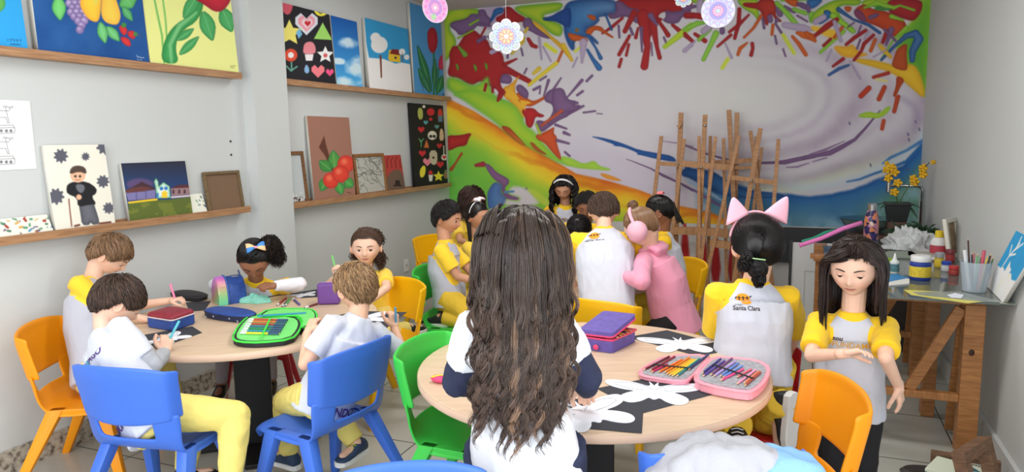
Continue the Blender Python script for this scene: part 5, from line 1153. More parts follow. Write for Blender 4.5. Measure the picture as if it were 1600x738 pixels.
def person(label, pelvis, neck, head, face, s=1.0, yaw=None, arms=None, legs=None, skin=(226, 178, 152), shirt=None, pants=None, shoes=None, hair=None,
           eyes='down', hs=None, voxel=.0036, group=None, collar=True, feet=True, shirt_len=.10, belly=1.0, sh_w=1.0, lean_sh=(0, 0), mouth=(186, 104, 100), hem_out=1.0):
    """shirt: dict(mat, sleeve=fraction of arm, kind, zone) ; arms: dict(L=(elbow, wrist, hand opts), R=...) in world"""
    pelvis, neck, head = [np.array(v, float) for v in (pelvis, neck, head)]
    hs = hs or .5+.5*s
    root = empty('person', (pelvis[0], pelvis[1], 0), label, 'person', group)
    yaw = yaw if yaw is not None else face[0]
    a = math.radians(yaw); fwd = np.array((math.cos(a), math.sin(a), 0)); right = np.array((math.sin(a), -math.cos(a), 0))
    axis = nrm(neck-pelvis); right = nrm(right-axis*(right @ axis)); front = np.cross(axis, right)
    HF = frame_from(*face)
    mid = (pelvis+neck)/2-front*.018*s
    shp = {sd: neck+right*k*.115*s*sh_w-axis*.045*s+front*lean_sh[0 if k > 0 else 1] for sd, k in (('R', 1), ('L', -1))}
    hip = {sd: pelvis+right*k*.062*s for sd, k in (('R', 1), ('L', -1))}
    UA, FA, TH, SHN = .185*s, .155*s, .265*s, .255*s
    # --- body: one skin from crown to toe
    mb = MB()
    D = sph_dirs(56, 44); HP = head_surface(D, 0, hs) @ HF+head
    mb.loft(list(HP))
    for k in (-1, 1):
        ec = head+(np.array((k*.0715, -.006, -.012))*hs) @ HF; er = nrm(HF[0]*k*.75-HF[1]*.5)
        Rm = np.array([HF[0]*k*.55-HF[1]*.85, nrm(HF[2]+HF[1]*-.15), er]).T
        ring = [ec+(nrm(HF[1]*.9+HF[0]*k*.35)*math.cos(t)*.0155+nrm(HF[2]-HF[1]*.2)*math.sin(t)*.0235*(1 if math.sin(t) > 0 else .9))*hs+er*.006*hs for t in np.linspace(0, 2*PI, 17)]
        mb.tube(ring, .0048*hs, 8); mb.ball(ec+er*.001, (.013*hs, .019*hs, .007*hs), 12, 8, np.array([nrm(HF[1]*.9+HF[0]*k*.35), nrm(HF[2]-HF[1]*.2), er]).T)
        mb.capsule(ec-HF[2]*.020*hs, ec-HF[2]*.022*hs+er*.004, .0065*hs, .006*hs)
    jaw = head-HF[2]*.045*hs-HF[1]*.028*hs
    mb.capsule(neck-axis*.03*s, jaw, .041*s, .040*hs, 16)
    rs = [ell_ring(pelvis-axis*.03*s, right, front, .095*s, .075*s), ell_ring(pelvis+axis*.06*s, right, front, .092*s, .072*s), ell_ring(mid, right, front, .09*s, .07*s), ell_ring(neck-axis*.10*s, right, front, .10*s, .07*s), ell_ring(neck-axis*.03*s, right, front, .07*s, .045*s), ell_ring(neck+axis*.004*s, right, front, .036*s, .034*s)]
    mb.loft(rs)
    J_ = {}
    hs_list = []
    for sd in 'LR':
        S = shp[sd]; el, wr, opt = arms[sd]
        el = bone(S, el, UA); wr = bone(el, wr, FA); opt = dict(opt or {})
        J_['E'+sd], J_['W'+sd] = el, wr
        mb.capsule(neck-axis*.04*s, S, .036*s, .034*s); mb.capsule(S, el, .034*s, .026*s, 14); mb.capsule(el, wr, .026*s, .0175*s, 14)
        d = opt.get('d', wr-el); pl = opt.get('palm', (0, 0, -1))
        hand(mb, wr, d, pl, s*opt.get('hs', 1.0), opt.get('curl', .5), opt.get('spread', .1), opt.get('side', 1 if sd == 'R' else -1)*1.0, opt.get('thumb', .5))
    for sd in 'LR':
        kn, an = legs[sd][:2]; kn = bone(hip[sd], kn, TH); an = bone(kn, an, SHN); J_['K'+sd], J_['A'+sd] = kn, an
        mb.capsule(hip[sd], kn, .060*s, .042*s, 14); mb.capsule(kn, an, .040*s, .027*s, 14)
        if feet:
            fd = nrm(legs[sd][2]) if len(legs[sd]) > 2 else nrm(front-np.array((0, 0, front[2]))); mb.capsule(an-np.array((0, 0, .01)), an+fd*.09*s+np.array((0, 0, -.022*s)), .024*s, .02*s)
    me = remesh(mb, voxel, 1)
    P = get_co(me); L = ((P-head) @ HF.T)/hs        # head-local
    sk = np.array(skin, float); C = np.tile(sk, (len(P), 1)); C *= (1+noise3(P, .03, 2)[:, None]*.05)
    inh = (np.linalg.norm(L, axis=1) < .125) & (L[:, 1] > .02)
    def blend(m, c): nonlocal C; m = np.clip(m, 0, 1)[:, None]; C = C*(1-m)+np.array(c, float)*m
    g = lambda cx, cz, sx, sz: np.where(inh, np.exp(-((L[:, 0]-cx)/sx)**2-((L[:, 2]-cz)/sz)**2), 0)
    blend((g(.036, -.036, .017, .014)+g(-.036, -.036, .017, .014))*.30, (sk*np.array((1.02, .80, .76))).clip(0, 255))
    blend(g(0, -.028, .012, .008)*.22, (sk*np.array((1.0, .82, .78))).clip(0, 255))
    lipw = .0185
    lm = np.where(inh & (np.abs(L[:, 0]) < lipw), sstep(.0062, .0035, np.abs(L[:, 2]+.0505+.0015*np.cos(L[:, 0]/lipw*PI))*1.0/np.sqrt(np.clip(1-(L[:, 0]/lipw)**2, .05, 1))), 0)
    blend(lm*.8, mouth); blend(g(0, -.0497, .016, .0014)*.8, (np.array(mouth)*.6))
    ear = (np.abs(L[:, 0]) > .062) & (np.linalg.norm(L[:, 1:]-np.array([-.006, -.012]), axis=1) < .032); blend(ear*.25, (sk*np.array((1.0, .80, .76))).clip(0, 255))
    body = link_mesh('body', me, m_skin, root, True, True); set_paint(me, C)
    # --- eyes, lids, lashes and brows
    hc = np.array(hair['col'], float) if hair else np.array((50, 36, 30.))
    m_dk = mat('lash_%d' % int(hc.sum()), tuple(hc*.7), .6)
    visible_face = (HF[1] @ nrm(OC-head)) > -.35
    if visible_face:
        for k in (-1, 1):
            ec0 = np.array((k*.0285, .0, -.002)); D0 = nrm(np.array((k*.0285/.0735, .93, -.002/.097))); sp = head_surface(D0[None], 0, 1)[0]
            c = np.array((k*.0285, sp[1]-.0072, -.002)); cw = head+(c*hs) @ HF; r = .0118*hs
            q = MB(); gz = {'down': -.42, 'ahead': -.05, 'camera': 0}[eyes if eyes in ('down', 'ahead', 'camera') else 'down']
            look = nrm(OC-cw) if eyes == 'camera' else nrm(HF[1]+HF[2]*gz)
            X = nrm(np.cross(look, (0, 0, 1.0))); Y = np.cross(X, look); rings = []; n_ = 20
            for i in range(13):
                t = .0+PI*i/12; t = max(.02, min(PI-.02, t)); rings.append([cw+r*(math.cos(t)*look+math.sin(t)*(math.cos(b)*X+math.sin(b)*Y)) for b in np.linspace(0, 2*PI, n_, endpoint=False)])
            q.loft(rings); me2 = q.mesh('eye'); cc = np.array([(232, 228, 224.)]*len(me2.vertices))
            for i in range(13): cc[i*n_:(i+1)*n_] = (16, 12, 12) if i <= 1 else ((74, 44, 28) if i <= 3 else (236, 232, 230))
            set_paint(me2, cc); link_mesh('eye', me2, vcol_mat('eye_surface', .12, .6), root, True, True)
            # lids: caps of a slightly larger ball
            def lid(lo, hi, nm):
                q = MB(); rings = []
                for i in range(7):
                    el_ = lo+(hi-lo)*i/6
                    rings.append([cw+(r*1.09)*(math.cos(el_)*(math.cos(b)*HF[1]+math.sin(b)*HF[0]*1.12)+math.sin(el_)*HF[2]) for b in np.linspace(-1.35, 1.35, 15)])
                q.loft(rings, cap=False, closed=False); m3 = q.mesh(nm); set_paint(m3, np.tile(sk*np.array((.97, .93, .92)), (len(m3.vertices), 1))); ob = link_mesh(nm, m3, m_skin, root, True, True); md = ob.modifiers.new('s', 'SOLIDIFY'); md.thickness = .0009
                return rings[0]
            op = {'down': .05, 'ahead': .30, 'camera': .34}[eyes if eyes in ('down', 'ahead', 'camera') else 'down']
            edge = lid(op, 1.35, 'upper_eyelid'); lid(-.62, -1.3, 'lower_eyelid')
            q = MB(); q.tube([np.array(p)+HF[1]*.0006 for p in edge[2:-2]], [.0006+.0011*math.sin(PI*i/10) for i in range(11)], 5); q.build('eyelashes', m_dk, root, True, True)
            br = []
            for i in range(7):
                u = i/6; x = k*(.013+.033*u); z = .0165+.006*math.sin(u*2.2)-.003*u; yy = head_surface(nrm(np.array((x/.0735, .9, z/.097)))[None], .0, 1)[0]
                br.append(head+(np.array((x, yy[1]+.0012, z))*hs) @ HF)
            q = MB(); q.tube(br, [.0014, .0024, .0026, .0024, .0020, .0015, .0008], 6); q.build('eyebrow', m_dk, root, True, True)
    # --- shirt
    if shirt:
        q = MB(); hem = pelvis-axis*shirt_len*s*.55; hb = hem_out
        rings = [ell_ring(hem, right, front, .128*s*hb, .100*s*hb*belly), ell_ring(pelvis+axis*.06*s, right, front, .122*s, .096*s*belly), ell_ring(mid-front*.005, right, front, .120*s*sh_w, .092*s*belly), ell_ring(mid*.45+neck*.55-front*.006-axis*.0*s, right, front, .122*s*sh_w, .088*s),
                 ell_ring(neck-axis*.085*s, right, front, .122*s*sh_w, .080*s), ell_ring(neck-axis*.035*s, right, front, .100*s*sh_w, .062*s), ell_ring(neck-axis*.008*s-front*.002, right, front, .062*s, .050*s), ell_ring(neck+axis*.012*s, right, front, .047*s, .043*s)]
        q.loft(rings)
        ends = {}
        for sd in 'LR':
            S, el, wr = shp[sd], J_['E'+sd], J_['W'+sd]; q.capsule(neck-axis*.052*s, S-axis*.004, .044*s, .043*s)
            fr_ = shirt.get('sleeve', .62); wide = shirt.get('wide', 1.0)
            u1 = nrm(el-S); pts = [S-u1*.02*s]; rr = [.043*s]
            if fr_ <= 1:
                for t in (.15, .45, .75, 1): pts.append(S+(el-S)*fr_*t); rr.append((.044+.004*t*wide)*s)
            else:
                for t in (.2, .5, .8, 1): pts.append(S+(el-S)*t); rr.append((.047-.006*t)*s)
                u2 = nrm(wr-el); L2 = (fr_-1); q.ball(el, .0425*s, 18, 12); q.tube([el]+[el+(wr-el)*L2*t for t in (.3, .6, .85, 1)], [.041*s]+[(.041-.011*t)*s for t in (.3, .6, .85, 1)], 18)
            q.tube(pts, rr, 18); ends[sd] = pts[-1]
        me = remesh(q, .0058 if s < 1.15 else .0062, 2); cloth_wrinkle(me, .0045*s, .05, axis); P = get_co(me)
        V = P-neck; aa = np.abs(V @ right); bb = -(V @ axis)
        z = np.full(len(P), -1.0)
        if shirt.get('raglan'):
            z = (aa-(.050*s+.70*np.clip(bb, -.02, 1)))
            for sd in 'LR':
                dd, t = seg_dist(P, shp[sd], J_['E'+sd]); za = .060*s-dd; za = np.where((t > .22) & (bb > .02), za, -1); z = np.maximum(z, za)
                outer = (P-shp[sd]) @ (right*(1 if sd == 'R' else -1)); z = np.maximum(z, np.where((outer > .012*s) & (bb < .13*s), outer*.5, -1))
        if shirt.get('collar', True) and shirt.get('raglan') is not None: z = np.maximum(z, .060*s-np.linalg.norm(V-axis*.012*s, axis=1))
        at = me.attributes.new('zone', 'FLOAT', 'POINT'); at.data.foreach_set('value', z.astype(np.float32))
        so = link_mesh(shirt.get('name', 'shirt'), me, shirt['mat'], root, True, True)
        if shirt.get('under'):
            for sd in 'LR':
                if sd not in shirt.get('under_sides', 'LR'): continue
                S, el, wr = shp[sd], J_['E'+sd], J_['W'+sd]; u1 = nrm(el-S); u2 = nrm(wr-el); q = MB(); st = S+(el-S)*.35
                q.tube([st, S+(el-S)*.8, el], [.041*s, .040*s, .038*s], 18); q.ball(el, .0395*s, 18, 12); q.tube([el, el+(wr-el)*.35, el+(wr-el)*.7, el+(wr-el)*.97], [.038*s, .036*s, .031*s, .027*s], 18)
                m2 = remesh(q, .0055, 2); cloth_wrinkle(m2, .004*s, .035, u2); link_mesh('under_sleeve', m2, shirt['under'], root, True, True)
        J_['shirt'] = so
    if pants:
        q = MB(); col_, full = pants['mat'], pants.get('len', .93)
        q.loft([ell_ring(pelvis-axis*.075*s, right, front, .085*s, .075*s), ell_ring(pelvis-axis*.02*s, right, front, .112*s, .092*s), ell_ring(pelvis+axis*.05*s, right, front, .112*s, .088*s), ell_ring(pelvis+axis*.085*s, right, front, .108*s, .084*s)])
        for sd in 'LR':
            kn, an = J_['K'+sd], J_['A'+sd]; th = pants.get('fit', 1.0)
            u1 = nrm(kn-hip[sd]); u2 = nrm(an-kn)
            if full > .5:
                q.tube([hip[sd]-u1*.01, hip[sd]+(kn-hip[sd])*.5, kn-u1*.012+u2*.0, kn+u2*.03, kn+(an-kn)*.5, kn+(an-kn)*full], [.076*s*th, .068*s*th, .060*s*th, .058*s*th, .051*s*th, .041*s*th], 18); q.ball(kn, .058*s*th)
            else: q.tube([hip[sd]-u1*.01, hip[sd]+(kn-hip[sd])*.8], [.076*s*th, .068*s*th], 18)
        me = remesh(q, .0062, 2); cloth_wrinkle(me, .006*s*pants.get('wr', 1), .05, axis); J_['pants'] = link_mesh(pants.get('name', 'trousers'), me, col_, root, True, True)
    if shoes:
        for sd in 'LR':
            an = J_['A'+sd]; fd = nrm(legs[sd][2]) if len(legs[sd]) > 2 else nrm(front-np.array((0, 0, front[2])))
            upv = nrm(legs[sd][3]) if len(legs[sd]) > 3 else np.array((0, 0, 1.0)); make_shoe(root, an, fd, upv, s, shoes)
    info = dict(root=root, head=head, HF=HF, hs=hs, neck=neck, axis=axis, right=right, front=front, s=s, pelvis=pelvis, J=J_, sh=shp, shirt=J_.get('shirt'), sw=sh_w)
    if hair: make_hair(info, hair)
    return info
def make_shoe(root, an, fd, up, s, spec):
    fd = nrm(fd-up*(fd @ up)); sd = np.cross(fd, up); b0 = an-up*.052*s
    q = MB(); rings = []
    for t, w, h, z in ((-.052, .012, .030, .034), (-.045, .026, .058, .038), (-.015, .030, .074, .046), (.02, .031, .060, .040), (.055, .034, .042, .032), (.09, .035, .034, .028), (.115, .028, .026, .024), (.127, .012, .014, .018)):
        c = b0+fd*t*s+up*(.008+h/2)*s*1; rings.append([c+sd*w*s*math.cos(a)+up*(h/2)*s*math.sin(a) for a in np.linspace(0, 2*PI, 16, endpoint=False)])
    q.loft(rings); o = q.build('shoe', spec['mat'], root, True, True)
    q = MB(); rings = []
    for t, w in ((-.056, .012), (-.048, .027), (-.015, .031), (.02, .031), (.055, .036), (.09, .037), (.118, .029), (.131, .012)):
        c = b0+fd*t*s+up*.009*s; rings.append([c+sd*w*s*math.copysign(min(1, abs(math.cos(a))*1.3), math.cos(a))+up*.011*s*math.copysign(min(1, abs(math.sin(a))*1.4), math.sin(a)) for a in np.linspace(.1, 2*PI+.1, 16, endpoint=False)])
    q.loft(rings); q.build('sole', spec.get('sole', mat('shoe_sole', (228, 228, 226), .6)), o, False, True)
    if spec.get('laces'):
        q = MB()
        for i in range(4):
            c = b0+fd*(.028+.014*i)*s+up*(.060-.006*i)*s; q.tube([c-sd*.018*s, c+up*.006, c+sd*.018*s], .0022, 6)
        q.build('laces', spec['laces'], o, True, True)
# ------------------------------------------------------------------ hair
def scalp_cap(I, off, col, cut=0.0, drop=0.0):
    D = sph_dirs(64, 48); hl = hairline(D)-drop; P = head_surface(D, off, I['hs']) @ I['HF']+I['head']
    nv, nu = D.shape[:2]; idx = np.arange(nv*nu).reshape(nv, nu); ok = D[..., 2] > hl-cut
    f = []; a = idx[:-1]; b = idx[1:]; F = np.stack([a, np.roll(a, -1, 1), np.roll(b, -1, 1), b], -1)
    k = ok[:-1] & np.roll(ok, -1, 1)[:-1] & ok[1:] & np.roll(ok, -1, 1)[1:]
    return P.reshape(-1, 3), F[k], np.tile(np.array(col, float)*.8, (nv*nu, 1))
def sample_scalp(r, n, drop=0.0, zmin=None):
    out = []
    while len(out) < n:
        D = r.normal(size=(n*2, 3)); D /= np.linalg.norm(D, axis=1, keepdims=True); D = D[D[:, 2] > hairline(D)-drop]; out += list(D)
    return np.array(out[:n])
def strand_cols(r, n, col, var=.22, streak=None, ps=.12):
    c = np.array(col, float)[None]*(1+var*(r.rand(n, 1)-.5)*2)
    if streak is not None: m = r.rand(n) < ps; c[m] = np.array(streak)*(1+.2*(r.rand(m.sum(), 1)-.5))
    return c.clip(0, 255)
def flow_strands(I, r, D, target, arc, off0, off1, n=9, swirl=0.0, toward=False, stopline=None):
    """strands lying over the scalp, running away from (or toward) a pole"""
    pole = nrm(target); R_ = []
    W = D-np.outer(D @ pole, pole); W /= np.linalg.norm(W, axis=1, keepdims=True)+1e-9
    th = np.arccos(np.clip(D @ pole, -1, 1)); sw = np.cross(pole, W)
    out = []; jit = r.rand(len(D))*.14-.03
    for k in range(n):
        t = k/(n-1)
        if toward: ang = th*(1-t); ph = 0*th
        else: ang = th+arc*t; ph = swirl*t
        Q = np.cos(ang)[:, None]*pole+np.sin(ang)[:, None]*(W*np.cos(ph)+sw*np.sin(ph)) if not np.ndim(ph) else np.cos(ang)[:, None]*pole+np.sin(ang)[:, None]*(W*np.cos(ph)[:, None]+sw*np.sin(ph)[:, None])
        if stopline is not None:
            fw = np.clip((Q[:, 1]-.15)/.45, 0, 1); bad = Q[:, 2] < hairline(Q)-(.04+(stopline-.04)*fw)+jit*(.5+.5*fw); 
            if k == 0: dead = bad & False; last = Q
            dead = dead | bad; Q = np.where(dead[:, None], last*.97+Q*.03, Q); Q /= np.linalg.norm(Q, axis=1, keepdims=True); last = Q
        o = off0+(off1-off0)*math.sin(PI*min(t*1.1, 1)*.8)
        out.append(head_surface(Q, np.asarray(o)*np.ones(len(Q)), I['hs']))
    return (np.stack(out, 1) @ I['HF'])+I['head']
def push_body(I, p, off):
    s = I['s']; sw = I.get('sw', 1.0); v = p-I['neck']; a_ = v @ I['right']; b_ = v @ I['axis']; c_ = v @ I['front']+.004*s
    w_ = np.interp(-b_, [-.05, -.01, .01, .04, .08, .12, .45], [.050, .085, .125, .168, .172, .165, .150])*s*sw; dd = np.interp(-b_, [-.05, -.01, .03, .09, .45], [.048, .058, .078, .106, .124])*s+off
    e = np.sqrt((a_/w_)**2+(c_/dd)**2); m = (e < 1) & (b_ < .05*s) & (b_ > -.55)
    sc = np.where(m, 1/np.maximum(e, .15), 1)
    tgt = dd*np.sqrt(np.clip(1-(a_/w_)**2, 0, 1)); cn = np.where(m, np.where(c_ >= 0, 1, -1)*np.maximum(tgt, np.abs(c_)), c_)
    return p+(cn-c_)[:, None]*I['front']
def fall_strands(I, r, D, n, step, part=0.0, head_off=(.012, .03), body=True, clumps=60, wave=.006, freq=1.2, backbias=.5, lens=None, away=1.0, curl=False, clear=.050, spread=0.0, wstart=.05, cp=.5, wscale=(.06, 7.0)):
    """long hair: leaves the scalp, slides over head and shoulders, hangs"""
    S = len(D); hs = I['hs']; HF = I['HF']; off = head_off[0]+(head_off[1]-head_off[0])*r.rand(S)
    p = (head_surface(D, off*.5, hs) @ HF)+I['head']; side = np.where(D[:, 0] > part, 1.0, -1.0)
    path = [p.copy()]; g = np.array([0, 0, -1.0]); hc = I['head']; tc = (I['neck']*.42+I['pelvis']*.58); s = I['s']
    bf = nrm(I['front']-np.array((0, 0, I['front'][2]))); br = nrm(I['right'])
    L = np.ones(S) if lens is None else lens
    for k in range(1, n):
        loc = ((p-hc) @ HF.T)/hs; inside = np.clip(1-np.linalg.norm(loc/np.array([.095, .115, .115]), axis=1)**2, 0, 1)
        up = np.clip(loc[:, 2]/.09, 0, 1)
        d = g+up[:, None]*(side[:, None]*HF[0]*away*.9-HF[1]*backbias)
        # stay on the surface
        rad = loc/np.array([.0735, .092, .097]); rn = np.linalg.norm(rad, axis=1, keepdims=True); nn = (rad/np.array([.0735, .092, .097])); nn /= np.linalg.norm(nn, axis=1, keepdims=True)+1e-9; nw = nn @ HF
        close = (rn[:, 0] < 1.45); dn = np.sum(d*nw, 1); d = np.where((close & (dn < 0))[:, None], d-nw*dn[:, None], d); d /= np.linalg.norm(d, axis=1, keepdims=True)+1e-9
        p = p+d*(step*L)[:, None]
        loc = ((p-hc) @ HF.T)/hs; q = loc/(np.array([.0735, .092, .097])+off[:, None]); ql = np.linalg.norm(q, axis=1); m = (ql < 1) & (loc[:, 2] > -.10)
        loc[m] = loc[m]/ql[m][:, None]; p = np.where(m[:, None], (loc*hs) @ HF+hc, p)
        loc = ((p-hc) @ HF.T)/hs; fm = (loc[:, 1] > .012) & (loc[:, 2] < clear) & (loc[:, 2] > -.16) & (np.abs(loc[:, 0]) < .072)
        loc[fm, 0] = np.where(side[fm] > 0, 1, -1)*(.072+off[fm]*.5); loc[fm, 1] = np.minimum(loc[fm, 1], .05); p = np.where(fm[:, None], (loc*hs) @ HF+hc, p)
        if body: p = push_body(I, p, off*.5)
        path.append(p.copy())
    P = np.stack(path, 1)
    for _ in range(4): P[:, 1:-1] = P[:, 1:-1]*.4+(P[:, :-2]+P[:, 2:])*.3
    # clumping and waves
    if clumps:
        cid = r.choice(S, min(clumps, S), replace=False); mid = P[:, n//3]; dist = ((mid[:, None]-mid[None, cid])**2).sum(-1); own = cid[np.argmin(dist, 1)]
        t = np.linspace(0, 1, n)[None, :, None]; P = P*(1-cp*t**1.2)+P[own]*(cp*t**1.2)
        ph = noise3(P[:, n//2], wscale[0], 1)*wscale[1]+r.rand(S)*.35
    else: ph = noise3(P[:, n//2], wscale[0], 1)*wscale[1]+r.rand(S)*1.2; own = np.arange(S)
    t = np.linspace(0, 1, n); arcl = t*n*step
    w1 = np.sin(2*PI*freq*arcl[None]/.1+ph[:, None]); w2 = np.cos(2*PI*freq*arcl[None]/.1+ph[:, None])
    amp = wave*np.clip((t-wstart)*1.9, 0, 1)[None]*(.7+.6*r.rand(S))[:, None]
    P = P+(w1*amp)[..., None]*br+(w2*amp*(1.0 if curl else .5))[..., None]*bf
    P = P+r.normal(size=(S, 1, 3))*.0018
    if spread: P = P+((((P-I['head']) @ br)*spread)[..., None]*np.clip(t*1.6-.3, 0, 1)[None, :, None])*br
    if body:
        for k in range(n): P[:, k] = push_body(I, P[:, k], off*.3)
    return P
def tail_strands(r, n, start, dirv, length, width, npts=16, wave=.006, freq=3.0, gravity=.5, spread=1.0):
    d0 = nrm(dirv); X = nrm(np.cross(d0, (0.1, .2, 1))); Y = np.cross(d0, X); out = []
    a = r.rand(n)*2*PI; rad = np.sqrt(r.rand(n)); ph = r.rand(n)*2*PI; ll = length*(.75+.4*r.rand(n))
    for k in range(npts):
        t = k/(npts-1); w = width*(math.sin(PI*min(t*.75+.12, 1)))*spread; d = nrm(d0*(1-gravity*t)+np.array((0, 0, -1))*gravity*t)
        c = start+d0*length*0; base = start+(d0*(t-gravity*t*t/2)+np.array((0, 0, -1))*gravity*t*t/2)[None]*ll[:, None]
        o = (np.cos(a)*rad)[:, None]*X*w+(np.sin(a)*rad)[:, None]*Y*w
        c_ = np.cos(2*PI*freq*t+ph)[:, None]*X*wave*min(1, t*4)+np.sin(2*PI*freq*t+ph)[:, None]*Y*wave*min(1, t*4)
        out.append(base+o+c_)
    return np.stack(out, 1)
def braid(start, dirs, length, r0, col, n=26):
    """three-strand plait as interleaved lobes"""
    ch = []; d = nrm(dirs); X = nrm(np.cross(d, (0, .3, 1))) if abs(d[2]) < .9 else nrm(np.cross(d, (0, 1, .1))); Y = np.cross(d, X); q = MB()
    for ph in (0, 2*PI/3, 4*PI/3):
        pts = []; rs = []
        for k in range(n*3):
            t = k/(n*3-1); a = 2*PI*length/.035*t+ph; pts.append(start+d*length*t+X*math.sin(a)*r0*.75+Y*math.sin(2*a)*r0*.35); rs.append(r0*.62*(1-.45*t))
        q.tube(pts, rs, 8)
    F = [f for f in q.f if len(f) == 4]
    return np.array(q.v), np.array(F), np.tile(np.array(col, float), (len(q.v), 1))
def local(I, v): return I['head']+(np.array(v, float)*I['hs']) @ I['HF']
def make_hair(I, h):
    r = np.random.RandomState(h.get('seed', 1)); col = h['col']; st = h['style']; ch = []; n = h.get('n', 1500); drop = h.get('drop', 0)
    ch.append(scalp_cap(I, .0035, col, h.get('cut', .0), drop))
    streak = h.get('streak')
    if st == 'short':
        D = sample_scalp(r, n, drop-.02); vol = h.get('vol', .012)
        P = flow_strands(I, r, D, h.get('pole', (0.15, -.5, .85)), h.get('arc', .55)*(.6+.6*r.rand(n)), .003, 0, 8, h.get('swirl', .25), stopline=h.get('fringe', .12))
        Q = flow_strands(I, r, D, h.get('pole', (0.15, -.5, .85)), h.get('arc', .55)*(.6+.6*r.rand(n)), .003+vol*.2, vol*(.4+.0), 8, h.get('swirl', .25), stopline=h.get('fringe', .12))
        lift = (vol*(.40+.60*r.rand(n)))[:, None, None]; t = np.sin(np.linspace(.2, 1, 8)*PI*.93)[None, :, None]
        out = Q-I['head']; out = out/np.linalg.norm(out, axis=2, keepdims=True); P = Q+out*lift*t; P += r.normal(size=(n, 1, 3))*h.get('messy', .0008)+np.cumsum(r.normal(size=P.shape), axis=1)*h.get('messy', .0008)*.28
        ch.append(strand_mesh(P, h.get('rad', .0016)*np.ones(n), strand_cols(r, n, col, .25, streak), 3))
    if st in ('long', 'curly'):
        D = sample_scalp(r, n, drop-.02)
        ln = h.get('len', .35); npt = h.get('npts', 30); step = ln/npt
        gN = h.get('guides')
        if gN:
            m_ = h.get('cap_n', 1800); Dc = sample_scalp(r, m_, drop); Pc = flow_strands(I, r, Dc, h.get('cap_pole', (0, -.25, .97)), h.get('cap_arc', .8)*(.5+.6*r.rand(m_)), .004, .010, 10, 0.0, stopline=-.02)
            Pc += r.normal(size=(m_, 1, 3))*.0012; ch.append(strand_mesh(Pc, h.get('rad', .0019)*1.15*np.ones(m_), strand_cols(r, m_, col, .20), 3))
            D = sample_scalp(r, gN*3, drop-.02); D = D[D[:, 2] < h.get('top', .80)][:gN]; nn_ = n; n = gN = len(D)
        P = fall_strands(I, r, D, npt, step, h.get('part', 0.0), h.get('off', (.008, .024)), h.get('body', True), 0 if gN else h.get('clumps', 60), h.get('wave', .004), h.get('freq', 1.0), h.get('back', .5), (.50+.55*r.rand(n)) if not h.get('even') else (.93+.1*r.rand(n)), h.get('away', 1.0), st == 'curly', h.get('clear', .050), h.get('spread', 0.0), h.get('wstart', .05), h.get('cp', .5), h.get('wscale', (.06, 7.0)))
        if gN:
            ch_n = nn_//gN; t = np.linspace(0, 1, npt); br = I['right']; bf = I['front']; gr = h.get('grad', (.017, .0075))
            rr = gr[0]*(1-t)**1.5+gr[1]*(1-(1-t)**1.5); rr = rr*(1-.45*np.clip((t-.8)/.2, 0, 1))
            a = r.rand(gN, ch_n)*2*PI; q = np.sqrt(r.rand(gN, ch_n)); cut = 1-.22*r.rand(gN, ch_n)
            o1 = (np.cos(a)*q)[..., None]*rr; o2 = (np.sin(a)*q*.55)[..., None]*rr
            # children end at different lengths: resample the guide
            tt = t[None, None, :]*cut[..., None]*(npt-1); i0 = np.clip(np.floor(tt).astype(int), 0, npt-2); f = (tt-i0)[..., None]; gi = np.arange(gN)[:, None, None]
            base = P[gi, i0]*(1-f)+P[gi, i0+1]*f
            side_ = np.gradient(base, axis=2); side_ /= np.linalg.norm(side_, axis=3, keepdims=True)+1e-9; nrm_ = base-I['head']; nrm_[..., 2] *= .3; nrm_ -= side_*np.sum(nrm_*side_, -1, keepdims=True); nrm_ /= np.linalg.norm(nrm_, axis=3, keepdims=True)+1e-9; lat = np.cross(side_, nrm_)
            nf = .12+.88*np.clip(t*3, 0, 1); P = base+(o1*(.7+.3*nf))[..., None]*lat+((o2+rr*.35)*nf)[..., None]*nrm_; P = P+np.cumsum(r.normal(size=P.shape), axis=2)*.00022
            gc = 1+.24*(r.rand(gN, 1, 1)-.5)*2; P = P.reshape(-1, npt, 3); n = len(P)
            gcol = np.array(col, float)*gc*(1+.16*(r.rand(gN, ch_n, 1)-.5)*2)
            if streak is not None: sm = (r.rand(gN) < h.get('ps', .1))[:, None, None]; gcol = np.where(sm, np.array(streak, float)*(1+.3*(r.rand(gN, ch_n, 1)-.5)), gcol)
            ch.append(strand_mesh(P, h.get('rad', .0019)*np.ones(n), gcol.reshape(-1, 3).clip(6, 255), 3, tip=h.get('tip')))
        if not gN: C_ = strand_cols(r, n, col, h.get('var', .25), None if h.get('locks') else streak, h.get('ps', .12))
        if h.get('locks') and not gN:
            nz = noise3(P[:, 2*npt//3]*np.array((1, 1, .15)), .011, 2); C_ = C_*(1+nz[:, None]*1.3); mm = np.clip((nz-.12)*6, 0, 1)[:, None]; C_ = C_*(1-mm)+np.array(streak)*mm; C_ = C_.clip(8, 255)
        if not gN: ch.append(strand_mesh(P, h.get('rad', .0019)*np.ones(n), C_, 3, tip=h.get('tip')))
    if st == 'tied':
        tie = nrm(h['tie']); D = sample_scalp(r, n, drop-.02)
        D = D[np.arccos(np.clip(D @ tie, -1, 1)) > .12]; P = flow_strands(I, r, D, tie, 0, .003, .010, 12, toward=True)
        ch.append(strand_mesh(P, h.get('rad', .0018)*np.ones(len(D)), strand_cols(r, len(D), col, .22, streak), 3, 1.0))
